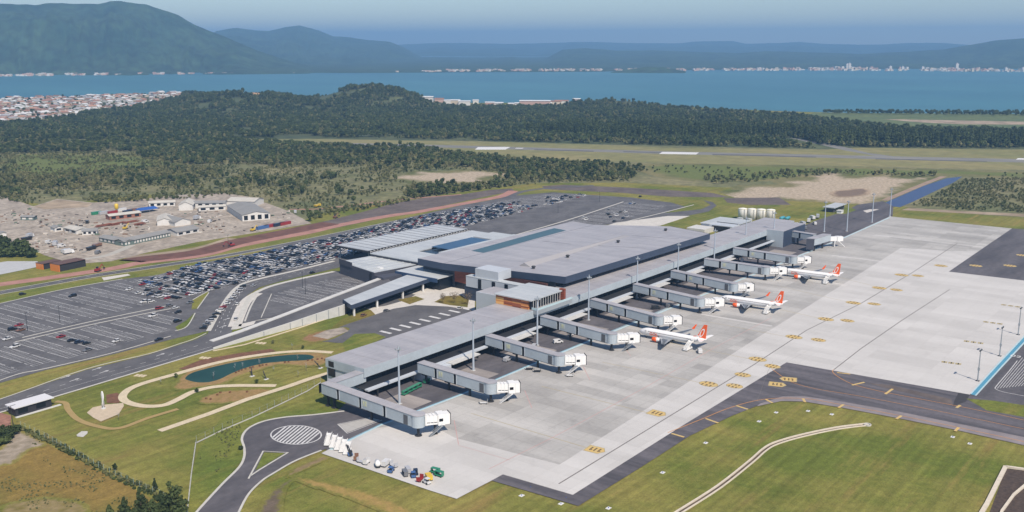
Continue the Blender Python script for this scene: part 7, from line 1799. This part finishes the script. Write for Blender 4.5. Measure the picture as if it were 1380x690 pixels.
for wi in range(4):
    for ri in range(5):
        for k in range(2):
            l, w_, h, rh = ((5.5, 4.5, 3.4, 1.7), (7.5, 5, 6.0, 1.9))[k]
            me = house_mb(l, w_, h, rh).mesh('house', [WALLC[wi], ROOFC[ri][1]]); hm[(wi, ri, k)] = me
far = MB(); fm = WALLC + [r[1] for r in ROOFC]
WN = ['white', 'cream', 'pink', 'grey']
for k, (x, y) in enumerate(HP):
    wi = int(rng.choice(4, p=[.5, .2, .18, .12])); ri = int(rng.choice(5, p=[.20, .16, .22, .32, .10])); t = int(rng.random() < .3); a = rng.choice([.2, .2 + math.pi / 2]) + rng.normal(0, .12); s = rng.uniform(.8, 1.35)
    z = float(hill_z(np.array([x]), np.array([y]))[0]); z = max(0, z - 1.6)
    if k < 285:
        o = bpy.data.objects.new('house', hm[(wi, ri, t)]); COL.objects.link(o); o.location = (x, y, z); o.rotation_euler = (0, 0, a); o.scale = (s, s, s)
        sz = 'two storey' if t else 'small low'
        tag(o, f'{sz} {WN[wi]} house with {ROOFC[ri][0]} roof in the dense town at left', 'house', f'{sz} {WN[wi]} houses with {ROOFC[ri][0]} roofs in the left town')
    else:
        l, w_, h, rh = ((5.5, 4.5, 3.4, 1.7), (7.5, 5, 6.0, 1.9))[t]; house_mb(l * s, w_ * s, h * s, rh * s, far, (x, y), a, z, wi, 4 + ri)
tag(far.build('distant_houses', fm), 'mass of pale houses filling the back of the left town', 'houses', kind='stuff')
g = scatter(TOWN, 24, ids(0, 1, 4, 5), .6, 1.1, hill=True, keep=.7)
stuff_points('town_trees', *g, 'scattered dark trees among the houses of the left town', 'trees')

# buildings on the near shore in the middle
SHORE = [(577, 143.5, 16, 6, 'small white building at the foot of the conical hill'), (592, 142, 14, 5, 'pinkish house on the near shore right of the conical hill'), (603, 142.5, 10, 5, 'little grey house on the near shore'), (614, 142, 14, 7, 'pale block on the near shore left of a dark tree clump'), (626, 142.5, 18, 7, 'white two part building left of a dark tree clump on the near shore'), (660, 143, 14, 6, 'white shed right of the dark tree clump on the near shore'), (672, 143, 14, 5, 'long low white shed on the near shore'), (691, 143.5, 14, 4, 'pale grey roofed shed in the middle of the near shore'), (699, 143.5, 12, 5, 'white shed just left of the big white hall'), (721, 144.5, 46, 9, 'big white industrial hall on the near shore'), (735, 144.5, 18, 7, 'pale teal annex of the big white hall'), (745, 141.5, 26, 6, 'long reddish roofed building behind the big white hall'), (757, 140, 22, 5, 'pink roofed house at the right end of the near shore'), (777, 137.5, 12, 5, 'white house on the slope of the small right-hand hill'), (641, 139.5, 9, 5, 'small house half hidden by the tree clump')]
for k, (x, y, l, h, lab) in enumerate(SHORE):
    p = P(x, y); z = max(0, float(hill_z(np.array([p.x]), np.array([p.y]))[0]) - 1.6); b = thing('shore_building', lab, 'building', (p.x, p.y, z), math.atan2(SIDE2.y, SIDE2.x) + .1 * (k % 3 - 1), 'buildings on the near shore')
    z0 = 3.0 if l < 40 else 6
    mb = MB(); mb.box(-l * .8, l * .8, -6, 6, -4, h + z0); mb.build('wall', [WALLC[0], WALLC[2], WALLC[0], WALLC[1], mat('pale_teal', (.25, .45, .42), .7)][4 if 'teal' in lab else k % 4], b)
    mb = MB(); mb.hexa([(-l * .8 - 1, -7, h + z0 + .01), (l * .8 + 1, -7, h + z0 + .01), (l * .8 + 1, 7, h + z0 + .01), (-l * .8 - 1, 7, h + z0 + .01)], [(-l * .8 - 1, -.3, h + z0 + 2), (l * .8 + 1, -.3, h + z0 + 2), (l * .8 + 1, .3, h + z0 + 2), (-l * .8 - 1, .3, h + z0 + 2)]); mb.build('roof', ROOFC[0][1] if ('pink' in lab or 'red' in lab) else ROOFC[3][1], b)

# pale settlements along the far shore: only specks at this distance
mb = MB(); fmats = WALLC[:3]
def town(x0, x1, dmin, dmax, n, hmax, y0=None):
    for k in range(n):
        x = rng.uniform(x0, x1)
        if float(vnoise(np.array([x / 9.]), np.array([2.5]))[0]) < .42: continue
        d0 = np.interp(x, [-100, 480, 620, 930, 1100, 1400], [5330, 5330, 5480, 5800, 6050, 6150]); g = ray_ground(x, d0 + rng.uniform(dmin, dmax)); a = rng.uniform(0, 3)
        w_, l, h = rng.uniform(4, 8), rng.uniform(5, 12), 3 + (hmax * .45 - 3) * rng.random() ** 3
        mb.slot(int(rng.integers(3))); c, s = math.cos(a), math.sin(a)
        q = [(g[0] + u * c - v * s, g[1] + u * s + v * c) for u, v in ((-l, -w_), (l, -w_), (l, w_), (-l, w_))]; mb.prism(q, -3, h)
town(-60, 60, 10, 200, 110, 12); town(55, 140, 10, 260, 170, 18); town(150, 260, 10, 340, 190, 20); town(260, 410, 10, 150, 50, 10); town(540, 600, 10, 250, 70, 12); town(600, 720, 30, 450, 130, 14); town(720, 860, 10, 420, 170, 16); town(890, 960, 10, 450, 110, 22); town(960, 1080, 10, 350, 170, 26); town(1080, 1300, 10, 500, 420, 34); town(1290, 1470, 10, 400, 200, 30)
tag(mb.build('far_town', fmats), 'pale specks of towns strung along the far shore', 'town', kind='stuff')
for k, (x, h, lab) in enumerate(((1124, 34, 'left of the twin pale towers in the far city'), (1127, 37, 'right of the twin pale towers in the far city'), (1266, 40, 'tall pale tower standing alone right in the far city'), (1180, 22, 'pale slab block in the thick of the far city'), (1196, 20, 'second pale slab block in the thick of the far city'), (1222, 20, 'pale slab block right of the thickest part of the far city'), (1330, 19, 'pale slab block near the right end of the far city'), (1352, 21, 'last pale slab block at the right end of the far city'))):
    g = ray_ground(x, 6300); t = thing('tower_block', lab, 'tower', (g[0], g[1], -2), .6, 'towers of the far city'); mb = MB(); mb.box(-9, 9, -7, 7, 0, h); mb.build('wall', WALLC[0], t); mb = MB(); mb.box(-4, 4, -3, 3, h + .01, h + 4); mb.build('roof_house', WALLC[3], t)

# ------------------------------------------------------------------ construction yard
def shed(a, b, depth, h, rh, wall, roof, label, wins=0, skew=0.0):
    """gabled shed; a, b: ground corners of its front in the picture, depth metres behind"""
    A, B = P(*a), P(*b); d = B - A; L_ = d.length; r = thing('site_shed', label, 'shed', A, math.atan2(d.y, d.x), 'sheds of the construction yard')
    n = Vector((-d.y, d.x)); s = 1 if n.dot(Vector((FW[0], FW[1]))) > 0 else -1; D = depth * s
    y0, y1 = min(0, D), max(0, D); mb = MB(); mb.box(0, L_, y0, y1, 0, h)
    if L_ >= depth: mb.add([(0, y0, h), (0, y1, h), (0, D / 2, h + rh)], [(0, 1, 2)]); mb.add([(L_, y0, h), (L_, y1, h), (L_, D / 2, h + rh)], [(0, 1, 2)])
    else: mb.add([(0, y0, h), (L_, y0, h), (L_ / 2, y0, h + rh)], [(0, 1, 2)]); mb.add([(0, y1, h), (L_, y1, h), (L_ / 2, y1, h + rh)], [(0, 1, 2)])
    mb.build('wall', wall, r); e = .6; mb = MB()
    if L_ >= depth:
        for yy in (y0 - e, y1 + e): mb.hexa([(-e, yy, h - .05), (L_ + e, yy, h - .05), (L_ + e, D / 2, h + rh), (-e, D / 2, h + rh)], [(-e, yy, h + .2), (L_ + e, yy, h + .2), (L_ + e, D / 2, h + rh + .25), (-e, D / 2, h + rh + .25)])
    else:
        for xx in (-e, L_ + e): mb.hexa([(xx, y0 - e, h - .05), (L_ / 2, y0 - e, h + rh), (L_ / 2, y1 + e, h + rh), (xx, y1 + e, h - .05)], [(xx, y0 - e, h + .2), (L_ / 2, y0 - e, h + rh + .25), (L_ / 2, y1 + e, h + rh + .25), (xx, y1 + e, h + .2)])
    mb.build('roof', roof, r)
    for k in range(wins):
        x = L_ * (k + .5) / wins; mb = MB(); f = -.06 * s; yy = sorted((f, 0)); mb.box(x - L_ / wins * .28, x + L_ / wins * .28, yy[0], yy[1], .9, h - .7); mb.build('window', M_GLASS if wall is not MG else WALLC[0], r)
    return r
MG = mat('green_grey_boards', srgb(96, 112, 108), .8); WW = mat('site_white', (.62, .61, .58), .7, var=.06, scale=.4); RG = mat('site_roof_grey', srgb(138, 138, 136), .8, var=.08, scale=.1); RW = mat('site_roof_white', srgb(190, 186, 176), .7, var=.08, scale=.2)
shed((168, 332), (230, 319), 11, 3.4, 1.6, MG, RG, 'very long low barrack with a row of white windows', 16)
shed((134, 325.5), (167, 332), 9, 3.3, 1.2, MG, RG, 'short green grey wing at the left end of the long barrack', 6)
shed((239, 318.5), (268, 313), 15, 3.2, 2.0, WW, RG, 'grey roofed shed with a white front beside the long barrack', 3)
shed((327, 298.5), (364, 295.5), 60, 5.5, 2.4, WW, RG, 'largest hall of the yard with grey gable roof and white end', 4)
shed((306, 278), (343, 279), 22, 5, 2, WW, RW, 'broad white roofed hall at the back of the yard', 0)
shed((256, 281), (303, 280.5), 12, 5, 1.2, WW, RG, 'long grey and white shed behind the largest hall', 5)
shed((268, 285), (304, 283), 8, 3.6, 1.0, WW, RW, 'low white shed in front of the long grey and white one', 3)
shed((241, 284), (260, 283.5), 22, 5, 3.2, WW, RW, 'white peaked tent hall in the middle of the yard', 0)
shed((212, 304.5), (232, 303.5), 26, 4.2, 2.2, WW, RW, 'white gabled hall left of a grey roofed twin', 0)
shed((236, 305.5), (257, 302.5), 24, 3.6, 2.6, WW, RG, 'grey roofed gabled hall with white end, right of its white twin', 0)
shed((201, 279), (236, 277.5), 9, 3.6, 1.2, WW, RW, 'pale shed row at the back of the yard beside the blue tarpaulin', 4)
shed((148, 297), (190, 292), 9, 3.6, 1.2, mat('brick_wall', (.3, .13, .09), .85), RW, 'white roofed open shed above the heaps of rusty steel', 4)
shed((74, 312.5), (85, 311), 8, 3.2, 1.2, WW, RG, 'small white house left in the middle of the yard', 1)
shed((87, 312), (103, 316), 10, 3.2, 1.3, WW, RW, 'long white shed left of the middle of the yard', 2)
shed((111, 317), (131, 316), 9, 3.2, 1.2, WW, RG, 'grey roofed shed with scattered stores in front', 3)
shed((0, 320), (9, 319), 6, 3, 1, WW, RG, 'small shed at the left picture edge of the yard', 0)
shed((28, 297), (46, 297), 6, 3, .8, MG, RG, 'low shed on the far left track of the yard', 2)
# stores, containers and machines
def container(p, c, lab, ang=0.1, l=6.1):
    r = thing('container', lab, 'container', p, ang, 'containers of the construction yard'); mb = MB(); mb.box(-l, l, -1.3, 1.3, .15, 2.7)
    for k in range(16):
        x = -l + (k + .5) * l / 8
        for s in (-1, 1): mb.box(x - .12, x + .12, s * 1.34 - .04, s * 1.34 + .04, .3, 2.6)
    mb.build('shell', CARP[c], r); mb = MB(); mb.box(l, l + .06, -1.2, 1.2, .3, 2.6); mb.build('door', M_STEELG, r); return r
for (x, y, c, lab) in ((354, 308.5, 'blue', 'blue container next to the yellow machine by the dirt road'), (363, 306.5, 'red', 'red container right of the blue one by the dirt road'), (376, 304.5, 'navy', 'dark blue container under the red one at the end of the yard'), (384, 303, 'red', 'long red container at the end of the yard'), (130, 289, 'green', 'green container left in the coloured row'), (140, 288.5, 'silver', 'grey container in the coloured row'), (152, 288, 'red', 'red container in the coloured row'), (172, 287, 'navy', 'dark blue container in the coloured row'), (164, 284.5, 'white', 'white container behind the coloured row'), (178, 285, 'brown', 'brown container at the right end of the coloured row')): container(P(x, y), CARP and c, lab, .1, 4.5 if x < 200 else 6.1)
si = thing('cement_silo', 'yellow cement silo behind the coloured containers', 'silo', P(157.5, 285.5)); mb = MB(); mb.lathe([(2, .5), (3, 1.7), (7.0, 1.7), (7.6, .8)], (0, 0, 0), n=14); mb.build('tank', CARP['yellow'], si, True); mb = MB()
for k in range(4): mb.tube((1.5 * math.cos(k * 1.57), 1.5 * math.sin(k * 1.57), 0), (1.5 * math.cos(k * 1.57), 1.5 * math.sin(k * 1.57), 3.2), .18, n=5)
mb.build('frame', M_STEELG, si)
tp = thing('tarpaulin', 'bright blue tarpaulin tent at the back of the yard', 'tarpaulin', P(198, 285.5)); mb = MB(); mb.hexa([(-9, -5, 2.6), (9, -5, 2.6), (9, 5, 2.6), (-9, 5, 2.6)], [(-8, -1, 4.4), (8, -1, 4.4), (8, 1, 4.4), (-8, 1, 4.4)]); mb.build('cover', mat('blue_tarpaulin', (.03, .10, .34), .6), tp); mb = MB()
for x in (-8.5, 0, 8.5):
    for y in (-4.6, 4.6): mb.box(x - .1, x + .1, y - .1, y + .1, 0, 2.6)
mb.build('posts', M_STEELG, tp)
ru = mat('rusty_steel', (.22, .08, .05), .9, var=.25, scale=.5)
for k, (x, y, l, lab) in enumerate(((140, 305, 14, 'leftmost heap of rusty steel bars'), (158, 302.5, 16, 'second heap of rusty steel bars from the left'), (176, 300, 14, 'third heap of rusty steel bars from the left'), (188, 303, 9, 'rightmost small heap of rusty steel bars'))):
    t = thing('steel_heap', lab, 'steel bars', P(x, y), .15, 'heaps of rusty steel'); mb = MB(); r = random.Random(k)
    for q in range(26): a = r.uniform(-.12, .12); yy = r.uniform(-2.4, 2.4); z = r.uniform(.1, 1.6); mb.tube((-l / 2 + r.uniform(-1, 1), yy, z), (l / 2 + r.uniform(-1, 1), yy + a * l, z), .14, n=4)
    mb.build('bars', ru, t)
def truck(p, ang, c, lab, cat='truck'):
    r = thing('tipper_truck', lab, cat, p, ang, 'trucks of the construction yard'); mb = MB(); mb.box(2.0, 4.0, -1.2, 1.2, .8, 2.9); mb.build('cab', CARP[c], r); mb = MB(); mb.box(2.9, 4.04, -1.1, 1.1, 1.9, 2.7); mb.build('windscreen', M_GLASS, r)
    mb = MB(); mb.hexa([(-3.8, -1.1, 1.1), (1.7, -1.1, 1.1), (1.7, 1.1, 1.1), (-3.8, 1.1, 1.1)], [(-4.1, -1.3, 2.7), (1.8, -1.3, 2.7), (1.8, 1.3, 2.7), (-4.1, 1.3, 2.7)]); mb.build('tipper', CARP[c], r); mb = MB(); mb.box(-3.8, 3.8, -.6, .6, .6, 1.08); mb.build('chassis', M_DKSTEEL, r)
    for x in (-2.8, -1.4, 2.8):
        for s in (-1, 1): mb = MB(); mb.tube((x, s * 1.05 - .2, .55), (x, s * 1.05 + .2, .55), .55, n=10); mb.build('wheel', M_TYRE, r)
    return r
truck(P(123, 337), .3, 'black', 'dark truck left of the dark red one at the yard exit'); truck(P(131, 333), .3, 'brown', 'dark red truck at the yard exit'); truck(P(36, 324), .1, 'black', 'dark truck on the left track of the yard'); truck(P(428, 279), .2, 'yellow', 'yellow truck on the narrow dirt track in the scrub')
for k, (x, y, c, lab) in enumerate(((93, 342, 'white', 'white van left of the yard exit'), (88, 340, 'silver', 'silver van beside the white one left of the yard exit'), (132, 342, 'grey', 'grey van at the yard exit below the trucks'), (75, 331, 'silver', 'silver van among the pale stores'), (83, 333, 'white', 'white van among the pale stores'), (66, 328, 'white', 'leftmost white van among the pale stores'), (41, 320.5, 'silver', 'silver van on the left track'), (118, 301, 'black', 'black van in the middle of the yard'), (196, 300, 'white', 'white van below the blue tarpaulin'), (266, 296, 'silver', 'silver van between the halls'), (283, 300, 'white', 'white van in front of the largest hall'), (398, 287, 'silver', 'silver van on the track behind the containers'))): van(P(x, y), .3 * (k % 4), c, lab, k % 3 == 0, 1.2, 'van', 'vans of the construction yard')
def excavator(p, ang, c, lab):
    r = thing('excavator', lab, 'excavator', p, ang, 'excavators'); mb = MB()
    for s in (-1, 1): mb.box(-2, 2, s * 1.1 - .3, s * 1.1 + .3, 0, .9)
    mb.build('tracks', M_DKSTEEL, r); mb = MB(); mb.box(-2.2, 1.2, -1.2, 1.2, .95, 2.2); mb.build('body', CARP[c], r); mb = MB(); mb.box(-.2, 1.2, .2, 1.2, 2.2, 3.2); mb.build('cab', M_GLASS, r)
    mb = MB(); mb.tube((1.2, -.3, 1.9), (4.2, -.3, 4.4), .3, .25, 6); mb.tube((4.2, -.3, 4.4), (6.2, -.3, 1.6), .24, .18, 6); mb.build('boom', CARP[c], r); mb = MB(); mb.box(5.6, 6.6, -.8, .2, .8, 1.7); mb.build('bucket', M_DKSTEEL, r)
    return r
excavator(P(312, 332), 2.9, 'red', 'bright red excavator on the reddish dirt road'); excavator(P(341, 311.5), .2, 'yellow', 'yellow excavator left of the blue container'); excavator(P(132, 366), .4, 'red', 'small red excavator at the edge of the access road'); excavator(P(169, 309), .4, 'yellow', 'yellow excavator among the heaps of rusty steel'); excavator(P(452, 294), .3, 'brown', 'brownish excavator on the dark road bed by the scrub')
# the pair of orange sheds left of the yard
for k, (a, l, w_, lab) in enumerate((((58, 363.5), 6, 7, 'low orange ended shed left of its taller twin'), ((80, 366.5), 9, 9, 'taller orange ended dark shed on the grass by the access road'))):
    t = thing('orange_shed', lab, 'shed', P(*a), .12, 'orange sheds by the access road'); mb = MB(); mb.box(.4, l * 2.2, 0, w_, 0, 4.2 if k else 3.4); mb.build('dark_wall', mat('charcoal', (.03, .03, .034), .8), t); mb = MB(); mb.box(-.2, .38, -.3, w_ + .3, 0, 4.8 if k else 3.9); mb.build('orange_end', CARP['orange'], t); mb = MB(); mb.box(-.3, l * 2.2 + .4, -.5, w_ + .5, 4.82 if k else 3.92, 5.1 if k else 4.2); mb.build('roof', mat('brown_roof', (.12, .07, .06), .8), t)
    mb = MB(); mb.box(l * 2.2 + .01, l * 2.2 + .4, -.3, w_ + .3, 0, 4.6 if k else 3.7); mb.build('orange_frame', CARP['orange'] if k == 0 else mat('charcoal', (.03, .03, .034)), t)

# loose stores scattered over the yard: too many small heaps to count
mb = MB(); rr2 = random.Random(4)
CL = [mat('clutter_grey', srgb(150, 146, 140), .9), mat('clutter_pale', srgb(196, 190, 180), .9), mat('clutter_brown', srgb(120, 92, 72), .9), mat('clutter_dark', srgb(70, 66, 64), .9), mat('clutter_green', srgb(88, 108, 92), .9)]
for (x0, y0, x1, y1, n) in ((2, 288, 60, 302, 60), (60, 288, 130, 302, 50), (55, 300, 135, 318, 110), (40, 322, 115, 342, 110), (130, 300, 210, 318, 60), (262, 284, 310, 306, 90), (230, 286, 262, 300, 30), (190, 276, 330, 282, 60), (0, 280, 45, 292, 30), (268, 306, 350, 314, 30), (345, 284, 390, 296, 25)):
    for k in range(int(n * .55)):
        p = P(rr2.uniform(x0, x1), rr2.uniform(y0, y1)); mb.slot(rr2.choice([0, 0, 1, 1, 2, 3, 3, 4])); a = rr2.uniform(0, 3)
        mb.obox((p.x, p.y), (math.cos(a), math.sin(a)), rr2.uniform(.8, 4), rr2.uniform(.5, 1.6), 0, rr2.uniform(.3, 1.1))
tag(mb.build('loose_stores', CL), 'loose stacks and rubble strewn over the construction yard', 'stores', kind='stuff')
# ------------------------------------------------------------------ sun, sky, air, camera
SUN_EL = R(49.5)
# shadows fall towards (+X .45, +Y .89): the sun stands on the opposite side
sdir = Vector((-.45 * math.cos(SUN_EL), -.893 * math.cos(SUN_EL), math.sin(SUN_EL))).normalized()
sl = bpy.data.lights.new('sun', 'SUN'); sl.energy = 5.0; sl.angle = R(.5); sl.color = (1, .885, .765)
so = bpy.data.objects.new('sun', sl); COL.objects.link(so)
so.rotation_euler = sdir.to_track_quat('Z', 'Y').to_euler()
w = bpy.data.worlds.new('World'); SC.world = w; w.use_nodes = True
wn = w.node_tree; bg = wn.nodes['Background']
sky = wn.nodes.new('ShaderNodeTexSky'); sky.sky_type = 'NISHITA'; sky.sun_disc = False
sky.sun_elevation = SUN_EL; sky.sun_rotation = math.atan2(sdir.x, sdir.y)
sky.altitude = 150; sky.air_density = 1.0; sky.dust_density = .15; sky.ozone_density = 4.0
wn.links.new(sky.outputs[0], bg.inputs['Color']); bg.inputs['Strength'].default_value = .10

HAZE_TOP = 475.0
mb = MB(); mb.box(-2500, 22000, -7000, 22500, -3.5, HAZE_TOP)
hz = mb.build('haze', [])
hm = bpy.data.materials.new('haze_air'); hm.use_nodes = True
nt = hm.node_tree; nt.nodes.remove(nt.nodes['Principled BSDF'])
pv = nt.nodes.new('ShaderNodeVolumePrincipled')
pv.inputs['Color'].default_value = (.31, .61, 1.0, 1); pv.inputs['Density'].default_value = 1.05e-4; pv.inputs['Anisotropy'].default_value = 0.0
nt.links.new(pv.outputs[0], nt.nodes['Material Output'].inputs['Volume'])
hz.data.materials.append(hm)
tag(hz, 'pale blue haze lying over the bay and its mountains', 'haze', kind='stuff')

cam = bpy.data.cameras.new('camera'); co = bpy.data.objects.new('camera', cam); COL.objects.link(co)
cam.sensor_fit = 'HORIZONTAL'; cam.sensor_width = 36.0; cam.lens = F / 1380 * 36.0
cam.clip_start = 1.0; cam.clip_end = 80000
co.matrix_world = Matrix(((RT[0], UP[0], -FW[0], 0), (RT[1], UP[1], -FW[1], 0), (RT[2], UP[2], -FW[2], H), (0, 0, 0, 1)))
SC.camera = co
SC.render.engine = 'CYCLES'
SC.cycles.use_denoising = True
try: SC.cycles.denoiser = 'OPENIMAGEDENOISE'
except Exception: pass
SC.cycles.max_bounces = 6; SC.cycles.diffuse_bounces = 2; SC.cycles.glossy_bounces = 2; SC.cycles.transparent_max_bounces = 6; SC.cycles.volume_bounces = 0
SC.view_settings.view_transform = 'Standard'; SC.view_settings.look = 'None'; SC.view_settings.exposure = .11; SC.view_settings.gamma = 1
SC.view_settings.use_curve_mapping = False
